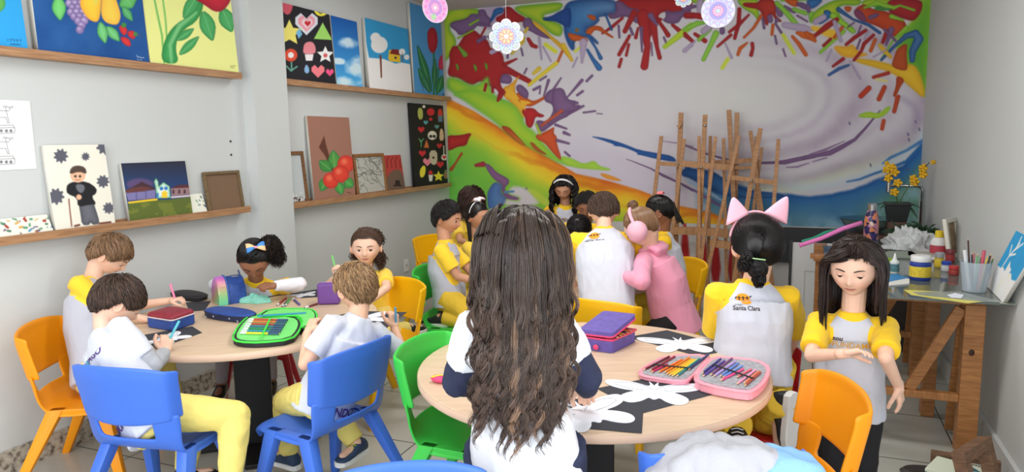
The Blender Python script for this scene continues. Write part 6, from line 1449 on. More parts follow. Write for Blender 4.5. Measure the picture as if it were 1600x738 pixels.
    for ex in h.get('extra', []):
        k = ex[0]
        if k == 'tail':
            _, loc_, dr, ln, wd, m, kw = ex; P = tail_strands(r, m, local(I, loc_), dr, ln, wd, **kw); ch.append(strand_mesh(P, h.get('rad', .0018)*np.ones(m), strand_cols(r, m, col, .3, streak), 3))
        if k == 'bun':
            _, loc_, R_, m = ex[:4]; c = local(I, loc_); P = []
            for i in range(m):
                ax = nrm(r.normal(size=3)*.35+I['HF'].T @ np.array(ex[4] if len(ex) > 4 else (0, 0, 1.))); X = nrm(np.cross(ax, (.3, .2, .9))); Y = np.cross(ax, X); a0 = r.rand()*6.28; hgt = r.uniform(-.7, .7); rr = R_*math.sqrt(1-hgt*hgt)*r.uniform(.9, 1.03)
                P.append([c+ax*hgt*R_+rr*(math.cos(a0+t)*X+math.sin(a0+t)*Y) for t in np.linspace(0, 2.6, 12)])
            q = MB(); q.ball(c, R_*.9); F = [f for f in q.f if len(f) == 4]; ch.append((np.array(q.v), np.array(F), np.tile(np.array(col)*.7, (len(q.v), 1))))
            ch.append(strand_mesh(np.array(P), h.get('rad', .0018)*np.ones(m), strand_cols(r, m, col, .25, streak), 3))
        if k == 'puff':
            _, loc_, R3, m = ex; c0 = local(I, loc_); U = r.normal(size=(m, 3)); U /= np.linalg.norm(U, axis=1, keepdims=True); b0 = c0+(U*np.array(R3)*(r.rand(m, 1)**.4)) @ I['HF']; P = []
            t = np.linspace(0, 1, 14); ph = r.rand(m)*6.28; out_ = (b0-c0); out_ /= np.linalg.norm(out_, axis=1, keepdims=True)+1e-6
            ln_ = .03+.045*r.rand(m); ax = out_*.5+np.array((0, 0, -1)); ax /= np.linalg.norm(ax, axis=1, keepdims=True); X = np.cross(ax, (.2, 1, .1)); X /= np.linalg.norm(X, axis=1, keepdims=True); Y = np.cross(ax, X)
            P = b0[:, None]+ax[:, None]*(ln_[:, None]*t[None])[..., None]+.0065*(np.cos(t[None]*16+ph[:, None])[..., None]*X[:, None]+np.sin(t[None]*16+ph[:, None])[..., None]*Y[:, None])
            ch.append(strand_mesh(P, .0017*np.ones(m), strand_cols(r, m, col, .5, (70, 50, 40), .2), 3))
        if k == 'braid': _, loc_, dr, ln, r0 = ex; ch.append(braid(local(I, loc_), dr, ln, r0, col))
        if k == 'wisps':
            _, m, ln = ex; D = sample_scalp(r, m, .1); P = tail_strands(r, m, I['head'], (0, 0, 1), .001, .0001); base = (head_surface(D, .008, I['hs']) @ I['HF'])+I['head']; W = D @ I['HF']
            t = np.linspace(0, 1, 8)[None, :, None]; P = base[:, None]+W[:, None]*t*ln+r.normal(size=(m, 1, 3))*t*ln*.8+np.array((0, 0, -1))*t*t*ln*.7; ch.append(strand_mesh(P, .0008*np.ones(m), strand_cols(r, m, col, .25), 3))
    I['hair'] = merge_build('hair', ch, hair_mat(), I['root'])
# ------------------------------------------------------------------ prints on shirts
def bvh_of(o):
    me = o.data; P = get_co(me); mw = np.array(Matrix.Translation(o.parent.location) if o.parent else Matrix.Identity(4)); P = P+mw[:3, 3]
    return BVHTree.FromPolygons([Vector(p) for p in P], [tuple(p.vertices) for p in me.polygons])
def project_shapes(I, shapes, origin, right, up, look, m, name='print', off=.0022, target=None):
    """shapes: list of (verts2d, faces); cast along look onto the shirt"""
    bv = bvh_of(target or I['shirt']); V = []; F = []
    origin = np.array(origin, float); right = nrm(right); up = nrm(up); look = nrm(look)
    for vs, fs in shapes:
        bm = bmesh.new(); bvv = [bm.verts.new((u, v, 0)) for u, v in vs]
        for f in fs:
            try: bm.faces.new([bvv[i] for i in f])
            except ValueError: pass
        bmesh.ops.triangulate(bm, faces=bm.faces)
        for _ in range(3):
            ed = [e for e in bm.edges if e.calc_length() > .008]
            if not ed: break
            bmesh.ops.subdivide_edges(bm, edges=ed, cuts=1); bmesh.ops.triangulate(bm, faces=bm.faces)
        bm.verts.index_update(); k = len(V); hit = []
        for v in bm.verts:
            p = origin+right*v.co.x+up*v.co.y; h_, n_, _, _ = bv.ray_cast(Vector(p-look*.25), Vector(look))
            hit.append(h_ is not None); V.append(tuple(np.array(h_)-look*off) if h_ is not None else tuple(p))
        for f in bm.faces:
            if all(hit[v.index] for v in f.verts): F.append(tuple(k+v.index for v in f.verts))
        bm.free()
    me = bpy.data.meshes.new(name); me.from_pydata(V, [], F); me.update(); return link_mesh(name, me, m, I['root'], False, True)
def text_shape(txt, size, x=0, y=0, align='CENTER', shear=0.0, bold=0.0, sx=1.0):
    c = bpy.data.curves.new('t', 'FONT'); c.body = txt; c.size = size; c.align_x = align; c.fill_mode = 'BOTH' if False else 'FRONT'; c.offset = bold; c.shear = shear; c.resolution_u = 3
    o = bpy.data.objects.new('t', c); COL.objects.link(o); dg = bpy.context.evaluated_depsgraph_get(); dg.update(); me = bpy.data.meshes.new_from_object(o.evaluated_get(dg)); bpy.data.objects.remove(o)
    vs = [(v.co.x*sx+x, v.co.y+y) for v in me.vertices]; fs = [tuple(p.vertices) for p in me.polygons]; bpy.data.meshes.remove(me)
    return vs, fs
def disc_shape(cx, cy, r, n=28, r2=None): r2 = r2 or r; return [(cx+r*math.cos(t), cy+r2*math.sin(t)) for t in np.linspace(0, 2*PI, n, endpoint=False)], [tuple(range(n))]
def bar_shape(x1, y1, x2, y2, w):
    dx, dy = x2-x1, y2-y1; L = math.hypot(dx, dy); nx, ny = -dy/L*w/2, dx/L*w/2
    return [(x1+nx, y1+ny), (x2+nx, y2+ny), (x2-nx, y2-ny), (x1-nx, y1-ny)], [(0, 3, 2, 1)]
# ------------------------------------------------------------------ the children
W_BODY = (204, 207, 219)
m_raglan = shirt_mat('raglan_shirt', W_BODY, (250, 204, 34)); m_raglan_g = shirt_mat('raglan_shirt_grey', (186, 189, 202), (248, 206, 52)); m_yel = shirt_mat('yellow_shirt', (250, 212, 70), (250, 212, 70))
m_wht = shirt_mat('white_tee', (206, 210, 222), (206, 210, 222)); m_wht2 = shirt_mat('bright_white_tee', (228, 230, 236), (228, 230, 236)); m_und = mat('white_undershirt', (232, 232, 240), .9, bump=.1, bump_scale=200); m_grey = mat('grey_sleeve', (176, 180, 188), .9, bump=.1, bump_scale=200)
m_pink = shirt_mat('pink_fleece', (238, 158, 184), (238, 158, 184), .95); m_ypant = mat('yellow_sweatpants', (232, 214, 120), .9, bump=.15, bump_scale=120); m_ypant2 = mat('yellow_trousers', (226, 190, 60), .9, bump=.15, bump_scale=120)
m_navy = mat('navy_cloth', (44, 50, 76), .9, bump=.1, bump_scale=150); m_blk_c = mat('black_leggings', (30, 30, 34), .85); m_tights = mat('grey_tights', (168, 160, 168), .85)
m_shoe_b = mat('black_shoe', (32, 32, 36), .5); m_shoe_n = mat('navy_sneaker', (44, 66, 96), .6, noise_amt=.3, noise_scale=60); m_lace_y = mat('lime_lace', (190, 214, 50), .6); m_lace_w = mat('white_lace', (230, 230, 230), .7)
DKB, BLK, BRN, LBR = (46, 34, 28), (22, 18, 18), (84, 62, 46), (116, 88, 62)
SK1, SK2, SK3 = (232, 190, 166), (198, 146, 116), (150, 102, 76)
ANK = lambda x, y, z=.08: (x, y, z)
P_ = {}
# the boy against the left wall
P_['A'] = person('boy in a grey and yellow raglan shirt bent over the table by the left wall', (-3.02, 2.26, .455), J(140, 440, 2.40), J(172, 397, 2.48), (35, -42), 1.0, 32,
    dict(R=((196, 512, 2.2), (232, 500, 2.4), dict(curl=.5)), L=((226, 478, 2.75), (266, 470, 2.7), dict(curl=.6, palm=(0, 0, -1)))),
    dict(R=((-2.75, 2.28, .44), (-2.72, 2.30, .08), (1, .4, 0)), L=((-2.82, 2.48, .44), (-2.78, 2.5, .08), (1, .4, 0))), SK1, dict(mat=m_raglan_g, sleeve=.8, raglan=1), dict(mat=m_ypant), dict(mat=m_shoe_b),
    dict(style='short', col=(128, 98, 72), seed=3, n=3000, rad=.0014, vol=.012, arc=.6, fringe=.26, pole=(.0, -.45, .9), streak=(150, 118, 86)))
# the boy with dark hair in the blue chair
P_['B'] = person('dark-haired boy in a white tee over grey sleeves, writing with a teal marker', (-2.30, 1.93, .455), J(160, 522, 1.96), J(184, 471, 2.02), (62, -40), 1.04, 82,
    dict(R=((258, 597, 2.0), (257, 552, 2.1), dict(curl=.75, d=(-.1, .35, .8), palm=(-.8, .5, 0))), L=((150, 560, 2.4), (222, 545, 2.3), dict(curl=.7, palm=(-.5, -.5, -.5)))),
    dict(R=((372, 650, 2.2), (358, 770, 2.2), (1, .5, 0)), L=((300, 640, 2.4), (290, 740, 2.4), (.6, 1, 0))), SK1, dict(mat=m_wht, sleeve=.75, raglan=None, collar=False, under=m_grey), dict(mat=m_ypant), dict(mat=m_shoe_b),
    dict(style='short', col=(66, 50, 42), seed=4, n=3200, rad=.0014, vol=.013, arc=.6, fringe=.30, pole=(.0, -.5, .86), streak=(92, 70, 58)))
# the girl with the bow
P_['C'] = person('girl with a blue and pink bow and a curly ponytail writing at the left table', (-2.96, 3.24, .46), J(400, 438, 3.14), J(397, 404, 3.04), (-54, -48), 1.0, -54,
    dict(R=((336, 446, 3.2), (376, 447, 3.05), dict(curl=.6, palm=(0, 0, -1))), L=((468, 444, 3.22), (428, 447, 3.05), dict(curl=.75, palm=(-.5, 0, -.8)))),
    dict(R=((-2.93, 2.98, .44), (-2.95, 2.92, .08), (.5, -.8, 0)), L=((-2.72, 3.08, .44), (-2.66, 3.0, .08), (.5, -.8, 0))), SK3, dict(mat=m_raglan, sleeve=.45, raglan=1, under=m_und), dict(mat=m_tights, fit=.75), dict(mat=m_shoe_b),
    dict(style='tied', col=BLK, seed=5, n=2200, tie=(-.45, -.5, .75), extra=[('puff', (-.082, -.045, .075), (.050, .045, .048), 1500), ('puff', (-.105, -.03, .015), (.034, .035, .050), 1100)]), hs=1.07, sh_w=1.14)
# the curly girl facing the camera
P_['D'] = person('girl with curly brown hair in a yellow tee looking up at the camera', (-2.36, 3.58, .50), J(570, 424, 3.52), J(572, 386, 3.50), (-62, -4), .98, -66,
    dict(R=((510, 448, 3.4), (528, 432, 3.3), dict(curl=.8, d=(0, -.3, 1), palm=(.5, -.5, 0))), L=((604, 450, 3.4), (580, 470, 3.3), dict(curl=.4))),
    dict(R=((-2.42, 3.36, .42), (-2.35, 3.56, .40), (.2, .9, 0)), L=((-2.22, 3.40, .42), (-2.14, 3.62, .41), (.2, .9, 0))), SK1, dict(mat=m_yel, sleeve=.7, raglan=None, collar=False), dict(mat=m_ypant), dict(mat=m_shoe_b),
    dict(style='tied', col=(78, 56, 44), seed=6, n=1900, tie=(-.25, -.8, .3), extra=[('puff', (-.068, -.02, -.045), (.020, .030, .050), 420), ('puff', (-.05, -.05, .06), (.030, .04, .035), 500), ('puff', (.062, -.03, -.02), (.014, .02, .035), 160), ('puff', (0, -.05, .085), (.05, .04, .018), 420)]), eyes='camera', hs=1.08)
# the blond boy from behind
P_['E'] = person('blond boy in a white tee seen from behind, with a marker in his raised hand', (-1.80, 2.35, .455), J(561, 497, 2.45), J(556, 449, 2.50), (158, -12), 1.02, 160,
    dict(L=((470, 578, 2.4), (481, 520, 2.5), dict(curl=.8, d=(.15, .5, .7), palm=(.3, .9, 0))), R=((632, 560, 2.7), (616, 512, 2.7), dict(curl=.8, d=(-.1, .1, 1), palm=(-.8, .3, 0)))),
    dict(L=((447, 628, 2.4), (452, 712, 2.5), (-1, .2, 0)), R=((505, 622, 2.7), (566, 706, 2.65), (-.1, -1, .05))), (232, 184, 156), dict(mat=m_wht, sleeve=.72, raglan=None, collar=False), dict(mat=m_ypant), dict(mat=m_shoe_n, laces=m_lace_y),
    dict(style='short', col=(150, 118, 84), seed=7, n=2600, vol=.011, arc=.35, fringe=.05, pole=(.1, -.35, .93), streak=(188, 156, 116), messy=.0016, rad=.0014))
# kneeling boy in profile
P_['F'] = person('black-haired boy in a raglan shirt kneeling in profile on the green chair', (-2.05, 3.97, .53), J(696, 378, 4.0), J(699, 340, 4.04), (0, -14), 1.05, 12,
    dict(R=((722, 442, 3.9), (768, 446, 3.95), dict(curl=.5)), L=((740, 430, 4.2), (780, 436, 4.2), dict(curl=.5))),
    dict(R=((-1.86, 3.90, .43), (-2.08, 3.86, .42), (-.95, -.1, -.3)), L=((-1.88, 4.08, .43), (-2.1, 4.06, .42), (-.95, -.1, -.3))), SK2, dict(mat=m_raglan_g, sleeve=.72, raglan=1), dict(mat=m_ypant2), dict(mat=m_shoe_b),
    dict(style='short', col=(26, 22, 22), seed=8, n=2200, vol=.014, arc=.4, fringe=.10, pole=(0, -.4, .9)), eyes='ahead')
P_['G'] = person('girl with a white bow headband and a side braid holding a black marker', (-2.20, 4.62, .52), J(741, 374, 4.62), J(746, 338, 4.62), (-14, -8), 1.0, 5,
    dict(R=((748, 410, 4.45), (757, 396, 4.45), dict(curl=.9, d=(.3, 0, .9), palm=(.2, .9, 0))), L=((770, 400, 4.8), (780, 395, 4.75), dict(curl=.6))),
    dict(R=((-1.96, 4.54, .44), (-2.18, 4.5, .42), (-.9, 0, -.3)), L=((-1.98, 4.72, .44), (-2.2, 4.7, .42), (-.9, 0, -.3))), SK2, dict(mat=m_yel, sleeve=.8, raglan=None, collar=False), dict(mat=m_ypant2), dict(mat=m_shoe_b),
    dict(style='tied', col=BLK, seed=9, n=1500, tie=(.5, -.75, -.35), extra=[('braid', (.070, -.02, -.045), (.12, -.1, -.95), .17, .013)]), eyes='ahead')
P_['H'] = person('brown-haired child at the back left, mostly hidden behind the girl with the braid', (-2.62, 5.30, .46), J(733, 344, 5.3), J(737, 312, 5.3), (-20, -20), 1.0, -20,
    dict(R=((-2.5, 5.05, .72), (-2.3, 5.0, .70), {}), L=((-2.45, 5.3, .72), (-2.2, 5.2, .70), {})),
    dict(R=((-2.4, 5.15, .44), (-2.35, 5.1, .08)), L=((-2.35, 5.3, .44), (-2.3, 5.25, .08))), SK2, dict(mat=m_yel, sleeve=.7, raglan=None, collar=False), dict(mat=m_ypant2), dict(mat=m_shoe_b),
    dict(style='long', col=(70, 50, 44), seed=10, n=1200, len=.22, npts=16, off=(.012, .034), wave=.004, clumps=40), eyes='ahead')
P_['I'] = person('girl with long black wavy hair and a white headband standing by the mural', (-1.95, 5.98, .62), J(884, 322, 5.92), J(881, 293, 5.88), (-82, -30), 1.12, -74,
    dict(R=((853, 342, 5.8), (868, 350, 5.65), dict(curl=.4)), L=((916, 343, 5.8), (888, 352, 5.65), dict(curl=.4))),
    dict(R=((-2.02, 5.95, .33), (-2.02, 5.98, .08), (.2, -1, 0)), L=((-1.87, 5.97, .33), (-1.87, 5.99, .08), (.2, -1, 0))), SK2, dict(mat=m_raglan, sleeve=.30, raglan=1), dict(mat=m_ypant2), dict(mat=m_shoe_b),
    dict(style='long', col=(24, 19, 20), seed=11, n=2600, guides=60, grad=(.018, .009), len=.36, npts=30, off=(.008, .026), wave=.008, freq=1.4, clumps=46, back=.55))
# the boy leaning over the middle table, his back to the camera
P_['J'] = person('boy in a white and yellow raglan shirt leaning over the middle table, back to us', (-.93, 3.60, .60), J(944, 362, 3.86), J(943, 330, 3.93), (108, -42), 1.18, 104,
    dict(R=((1014, 424, 3.9), (984, 447, 4.05), dict(curl=.6)), L=((884, 418, 3.95), (900, 452, 4.1), dict(curl=.6))),
    dict(R=((-.84, 3.74, .42), (-.86, 3.52, .41), (.1, -.9, -.2)), L=((-1.0, 3.72, .42), (-1.02, 3.5, .41), (.1, -.9, -.2))), SK1, dict(mat=m_raglan, sleeve=.92, raglan=1, under=m_und, under_sides='R', wide=1.6), dict(mat=m_ypant2), dict(mat=m_shoe_b),
    dict(style='short', col=(80, 60, 48), seed=12, n=2600, vol=.013, arc=.45, fringe=.06, pole=(-.05, -.3, .95), drop=.0), sh_w=1.12, hs=1.0)
P_['K1'] = person('dark-haired child behind the middle table, half hidden by the leaning boy', (-1.62, 5.28, .46), J(918, 352, 5.15), J(917, 321, 5.10), (-80, -25), .98, -80,
    dict(R=((-1.72, 5.05, .72), (-1.6, 4.9, .70), {}), L=((-1.42, 5.05, .72), (-1.4, 4.88, .70), {})),
    dict(R=((-1.66, 5.0, .44), (-1.64, 4.98, .08)), L=((-1.5, 5.0, .44), (-1.5, 4.98, .08))), SK3, dict(mat=m_raglan, sleeve=.6, raglan=1), dict(mat=m_ypant2), dict(mat=m_shoe_b),
    dict(style='short', col=(26, 22, 22), seed=13, n=1500, vol=.012, arc=.4, fringe=.1))
P_['K2'] = person('child with short dark hair bowing low over the middle table', (-1.50, 5.02, .46), J(908, 348, 4.86), J(905, 358, 4.70), (-78, -68), .98, -80,
    dict(R=((-1.62, 4.78, .72), (-1.45, 4.66, .69), {}), L=((-1.28, 4.76, .72), (-1.3, 4.62, .69), {})),
    dict(R=((-1.55, 4.76, .44), (-1.54, 4.72, .08)), L=((-1.4, 4.76, .44), (-1.4, 4.72, .08))), SK3, dict(mat=m_raglan, sleeve=.6, raglan=1), dict(mat=m_ypant2), dict(mat=m_shoe_b),
    dict(style='short', col=(28, 24, 26), seed=14, n=1600, vol=.010, arc=.4, fringe=.02))
# the girl in the pink hoodie
P_['L'] = person('girl in a pink fleece hoodie with pink ear muffs leaning on the middle table', (-.62, 3.86, .53), J(1012, 388, 3.86), J(1002, 355, 3.80), (172, -38), 1.08, 172,
    dict(L=((1003, 440, 3.65), (975, 432, 3.9), dict(curl=.6)), R=((1010, 430, 4.05), (985, 436, 4.1), dict(curl=.6))),
    dict(L=((-.80, 3.76, .36), (-.66, 3.74, .12), (-.9, 0, -.1)), R=((-.80, 3.95, .36), (-.66, 3.95, .12), (-.9, 0, -.1))), SK1, dict(mat=m_pink, sleeve=1.85, raglan=None, collar=False, name='hoodie'), dict(mat=m_blk_c, name='leggings'), dict(mat=m_shoe_b),
    dict(style='tied', col=(122, 90, 64), seed=15, n=2600, tie=(.05, -.25, .95), streak=(158, 122, 90), extra=[('bun', (.004, -.030, .118), .028, 260, (0, 0, 1))]), belly=1.12, shirt_len=.16)
P_['M'] = person('girl with black braids and a coral hair tie behind the pink hoodie', (-.74, 4.52, .46), J(1034, 362, 4.48), J(1030, 331, 4.45), (180, -20), .98, 195,
    dict(L=((-.95, 4.36, .70), (-1.1, 4.3, .70), {}), R=((-.95, 4.62, .70), (-1.1, 4.58, .70), {})),
    dict(L=((975, 505, 4.2), (965, 560, 4.2)), R=((-.98, 4.5, .46), (-1.0, 4.48, .08))), SK3, dict(mat=m_raglan, sleeve=.6, raglan=1), dict(mat=m_ypant2), dict(mat=m_shoe_b),
    dict(style='tied', col=BLK, seed=16, n=1400, tie=(-.1, -.3, .95), extra=[('braid', (.03, -.085, .03), (.5, -.1, -.85), .15, .013), ('braid', (-.01, -.095, .03), (.35, -.1, -.9), .13, .012)]))
# the girl with cat ears
P_['N'] = person('girl in pink cat ears with black hair in a bun, kneeling back to us', (-.165, 2.94, .60), J(1176, 442, 3.02), J(1184, 383, 3.05), (112, -8), 1.22, 112,
    dict(L=((1118, 520, 2.98), (-.36, 3.28, .78), dict(curl=.5)), R=((1241, 520, 3.1), (-.03, 3.22, .60), dict(curl=.5))),
    dict(L=((-.26, 2.98, .42), (-.20, 2.72, .42), (.1, -.6, -.6)), R=((1190, 668, 2.95), (1216, 634, 2.75), (.08, -.05, -1), (-.85, .5, 0))), SK1, dict(mat=m_raglan, sleeve=.95, raglan=1, wide=1.0), dict(mat=m_ypant2, fit=1.08, len=1.14), dict(mat=m_shoe_b, laces=m_lace_w),
    dict(style='tied', col=(20, 17, 18), seed=17, n=3200, tie=(-.45, -.78, -.45), extra=[('bun', (-.040, -.112, -.074), .038, 380, (.2, 1., .2)), ('tail', (-.05, -.108, -.05), (-.9, -.3, .0), .075, .035, 300, dict(wave=.006, freq=2, gravity=.5)), ('tail', (-.038, -.118, -.085), (.05, -.1, -1), .055, .026, 260, dict(wave=.003, freq=1, gravity=.5))]), hs=1.23, shirt_len=.12)
# the standing girl
P_['O'] = person('girl with long straight dark hair standing at right, looking down', J(1326, 618, 2.94), J(1332, 490, 2.92), J(1335, 417, 2.89), (-103, -14), 1.0, -92,
    dict(R=((1268, 556, 2.82), (1318, 553, 2.76), dict(curl=.35, d=(.9, -.2, .25), palm=(0, -.4, -.9))), L=((1384, 560, 2.86), (1404, 604, 2.8), dict(curl=.25, d=(.12, -.15, -1), palm=(-.8, .3, 0)))),
    dict(R=((.14, 2.90, .30), (.13, 2.92, .07), (-.1, -1, 0)), L=((.25, 2.9, .30), (.27, 2.96, .07), (.15, -1, 0))), SK1, dict(mat=m_raglan, sleeve=.80, raglan=1, wide=1.0), dict(mat=m_blk_c, name='leggings', fit=.85), dict(mat=m_shoe_b),
    dict(style='long', col=(46, 32, 28), seed=18, n=5200, guides=120, grad=(.014, .006), cap_pole=(-.12, .15, .97), cap_arc=1.0, len=.33, npts=28, off=(.004, .016), wave=.0016, freq=.5, clumps=90, back=.35, part=-.012, rad=.0016, away=1.15), eyes='down', voxel=.0028, hem_out=1.04, shirt_len=.13, hs=1.09)
# the long-haired girl in front
P_['P'] = person('girl with very long wavy brown hair in the foreground, back to the camera', J(820, 705, 1.74), J(801, 478, 1.76), J(815, 389, 1.80), (112, -22), 1.16, 112,
    dict(L=((716, 596, 1.80), (-.92, 2.10, .685), dict(curl=.5)), R=((915, 590, 1.83), (-.62, 2.14, .685), dict(curl=.5))),
    dict(L=((-.80, 1.84, .36), (-.78, 1.80, .08)), R=((-.62, 1.86, .36), (-.62, 1.82, .08))), SK1, dict(mat=m_wht2, sleeve=.58, raglan=None, collar=False, under=m_navy), dict(mat=m_navy, fit=1.12, name='shorts'), dict(mat=m_shoe_b),
    dict(style='long', col=(58, 48, 44), seed=23, n=9900, guides=220, grad=(.017, .0080), len=.475, npts=44, off=(.006, .034), wave=.010, freq=1.05, wstart=.28, clumps=140, cp=.34, wscale=(.09, 5.0), back=1.15, rad=.00135, streak=(98, 80, 68), ps=.09, var=.14, locks=1, away=.06, even=1, spread=.16, tip=(1.55, 1.5, 1.42)), hs=1.16, sh_w=.82, shirt_len=.10, hem_out=1.06)
# ------------------------------------------------------------------ things on the tables
def pm(name, rgb, rough=.5, **k): return mat('c_'+name, rgb, rough, **k)
M_BP = pm('black_paper', (56, 58, 66), .85); M_WP = pm('white_paper', (236, 240, 250), .8)
def flat(name, pts, z, h, m, label, cat, group=None, parent=None, world_pts=None):
    W = world_pts if world_pts is not None else [onz(x, y, z+h) for x, y in pts]
    q = MB(); q.prism([(p[0], p[1]) for p in W], lambda u, v, w: (u, v, z+w), h); o = q.build(name, m, parent, world=parent is not None)
    if label: tag(o, label, cat, group)
    return o
def butterfly(pc, pw, z, label, group='white paper butterflies'):
    """pc centre pixel, pw pixel of the tip of one upper wing, both on the table plane"""
    c = onz(pc[0], pc[1], z); a = onz(pw[0], pw[1], z); ax = a-c; L = np.linalg.norm(ax); ux = ax/L; uy = np.array((-ux[1], ux[0], 0))
    half = [(.0, .30), (.03, .42), (.12, .62), (.07, .40), (.10, .26), (.30, .42), (.62, .56), (.92, .58), (1.0, .46), (.90, .22), (.62, .04), (.34, -.02), (.52, -.14), (.66, -.36), (.60, -.60), (.42, -.70), (.22, -.56), (.10, -.34), (.04, -.44), (0, -.46)]
    P = half+[(-x, y) for x, y in half[::-1][1:-1]]
    q = MB(); q.prism([tuple(x) for x in smooth_poly(np.array(P)*L*1.06, 2)], lambda u, v, w: tuple(c+ux*u+uy*v+np.array((0, 0, w))), .0012); o = q.build('butterfly_cutout', M_WP)
    tag(o, label, 'paper butterfly', group)
    q = MB()
    for sx in (-1, 1):
        pts = [(.02, .10), (.2, .30), (.55, .45), (.8, .42), (.78, .28), (.5, .10), (.2, .02)]
        q.tube([tuple(c+ux*u*L*1.04*sx+uy*v*L*1.04+np.array((0, 0, .0013))) for u, v in pts], .0009, 4)
    q.build('pencil_outline', pm('graphite', (120, 122, 132), .6), o)
    return o
zt = TZ+.0006
flat('black_paper', [(980, 527), (1042, 516), (1152, 545), (1092, 557)], zt, .0008, M_BP, 'black paper sheet furthest back on the front table, behind the open pink case', 'paper', 'black paper sheets')
flat('black_paper', [(932, 607), (1060, 582), (1128, 613), (1004, 646)], zt, .0008, M_BP, 'middle black sheet on the front table, in front of the pink case', 'paper', 'black paper sheets')
flat('black_paper', [(868, 622), (1006, 628), (1003, 677), (870, 666)], zt+.001, .0008, M_BP, 'nearest black sheet, beside the long-haired girl, at the table edge', 'paper', 'black paper sheets')
butterfly((1064, 538), (1128, 538), zt+.0012, 'white paper butterfly furthest back on the front table')
butterfly((1022, 612), (1100, 616), zt+.0012, 'white paper butterfly in front of the pink pencil case')
butterfly((916, 646), (990, 632), zt+.0022, 'white paper butterfly closest to the long-haired girl')
for i, (pts, lab) in enumerate((([(398, 449), (450, 446), (440, 461), (392, 470)], 'black sheet under the hands of the girl with the bow'), ([(452, 459), (496, 452), (500, 464), (470, 466)], 'black sheet between the loose markers and the violet case'), ([(512, 496), (560, 486), (636, 488), (600, 516), (526, 512)], 'black sheet in front of the blond boy'),
                                ([(222, 524), (300, 510), (316, 520), (244, 546)], 'black sheet under the hands of the dark-haired writing boy'), ([(290, 473), (330, 470), (320, 485), (296, 487)], 'black sheet behind the red and blue case'), ([(958, 432), (992, 426), (1000, 446), (964, 462)], 'black sheet under the arm of the leaning boy, middle table'))):
    flat('black_paper', pts, zt, .0008, M_BP, lab, 'paper', 'black paper sheets')
for pc, pw, lab in (((402, 459), (432, 452), 'white butterfly being coloured by the girl with the bow'), ((474, 461), (496, 458), 'white butterfly left of the violet case'), ((570, 499), (612, 492), 'white butterfly lying in front of the blond boy'), ((262, 530), (292, 520), 'white butterfly under the teal marker'), ((976, 446), (990, 438), 'white butterfly on the middle table')):
    butterfly(pc, pw, zt+.0012, lab)
def rbox(pts, r=.018):
    # corners rounded by r only
    P = [np.array(p[:2], float) for p in pts]; out = []
    for i in range(4):
        a, b, c = P[i-1], P[i], P[(i+1) % 4]; u = nrm(a-b); v = nrm(c-b)
        for t in np.linspace(0, 1, 6): out.append(tuple(b+u*r*(1-t)**2+v*r*t**2))
    return out
# --- pencils and markers
def rod(name, a, b, r, m, parent=None, tip=None, n=8, cap=None):
    a, b = np.array(a, float), np.array(b, float); d = nrm(b-a); q = MB(); q.tube([a, b], r, n)
    o = q.build(name, m, parent, world=parent is not None)
    if tip is not None:
        q = MB(); q.tube([b, b+d*r*3.2], [r*.95, r*.15], n); t = q.build('tip', tip, o, True, True); 
    if cap is not None:
        q = MB(); q.tube([a-d*.0, a+d*.028], r*1.12, n); t = q.build('cap', cap, o, True, True)
    return o
M_WOODTIP = pm('pencil_wood', (222, 188, 148), .6); M_WCAP = pm('white_cap', (232, 232, 232), .4)
def pxz(x, y, z, T=None):
    if T: x, y = T[0]+x/T[2], T[1]+y/T[2]
    return onz(x, y, z)
def open_case(name, label, pans, shell, lining, zip_m):
    """pans: list of (pixel outline, z_base, z_top)"""
    e = empty(name, tuple(onz(pans[0][0][0][0], pans[0][0][0][1], TZ)[:2])+(0,), label, 'pencil case')
    for pts, z0, z1 in pans:
        W = np.array([onz(x, y, z1)[:2] for x, y in pts]); W = smooth_poly(W, 1); c = W.mean(0)
        q = MB(); q.prism([tuple(p) for p in W], lambda u, v, w: (u, v, z0+w), z1-z0-.004); q.build('shell', shell, e, world=True, bevel=.003)
        q = MB(); q.tube([(p[0], p[1], z1-.005) for p in list(W)+[W[0]]], .0048, 8); q.build('zip_rim', zip_m, e, True, True)
        Wi = c+(W-c)*.90; q = MB(); q.prism([tuple(p) for p in Wi], lambda u, v, w: (u, v, z1-.005+w), .003); q.build('lining', lining, e, world=True)
    return e
M_PINK = pm('case_pink', (242, 160, 176), .55, bump=.1, bump_scale=200); M_LIN = pm('lining_grey', (170, 170, 178), .7, noise_amt=.5, noise_scale=90); M_BLK = pm('elastic', (26, 26, 30), .8)
T7 = (980, 540, 6.4)
pk = open_case('pencil_case', 'large open pink pencil case with rows of coloured pencils on the front table',
    [([(996, 583), (1006, 572), (1040, 554), (1110, 553), (1100, 566), (1080, 590), (1066, 595), (1012, 588)], TZ+.0025, TZ+.022), ([(1082, 590), (1098, 570), (1114, 556), (1150, 558), (1186, 562), (1204, 573), (1198, 592), (1180, 609), (1165, 612), (1100, 600)], TZ+.0025, TZ+.036)], M_PINK, M_LIN, M_PINK)
def pencils(lst, z, parent=None, grp=None, T=T7, r=.0040, nm='coloured_pencil', where=''):
    for x1, y1, x2, y2, c, cn in lst:
        m = pm('pencil_%d_%d_%d' % c, c, .4); a = pxz(x1, y1, z, T); b = pxz(x2, y2, z, T); o = rod(nm, a, b, r, m, tip=M_WOODTIP)
        tag(o, cn+' pencil '+where, 'pencil', grp)
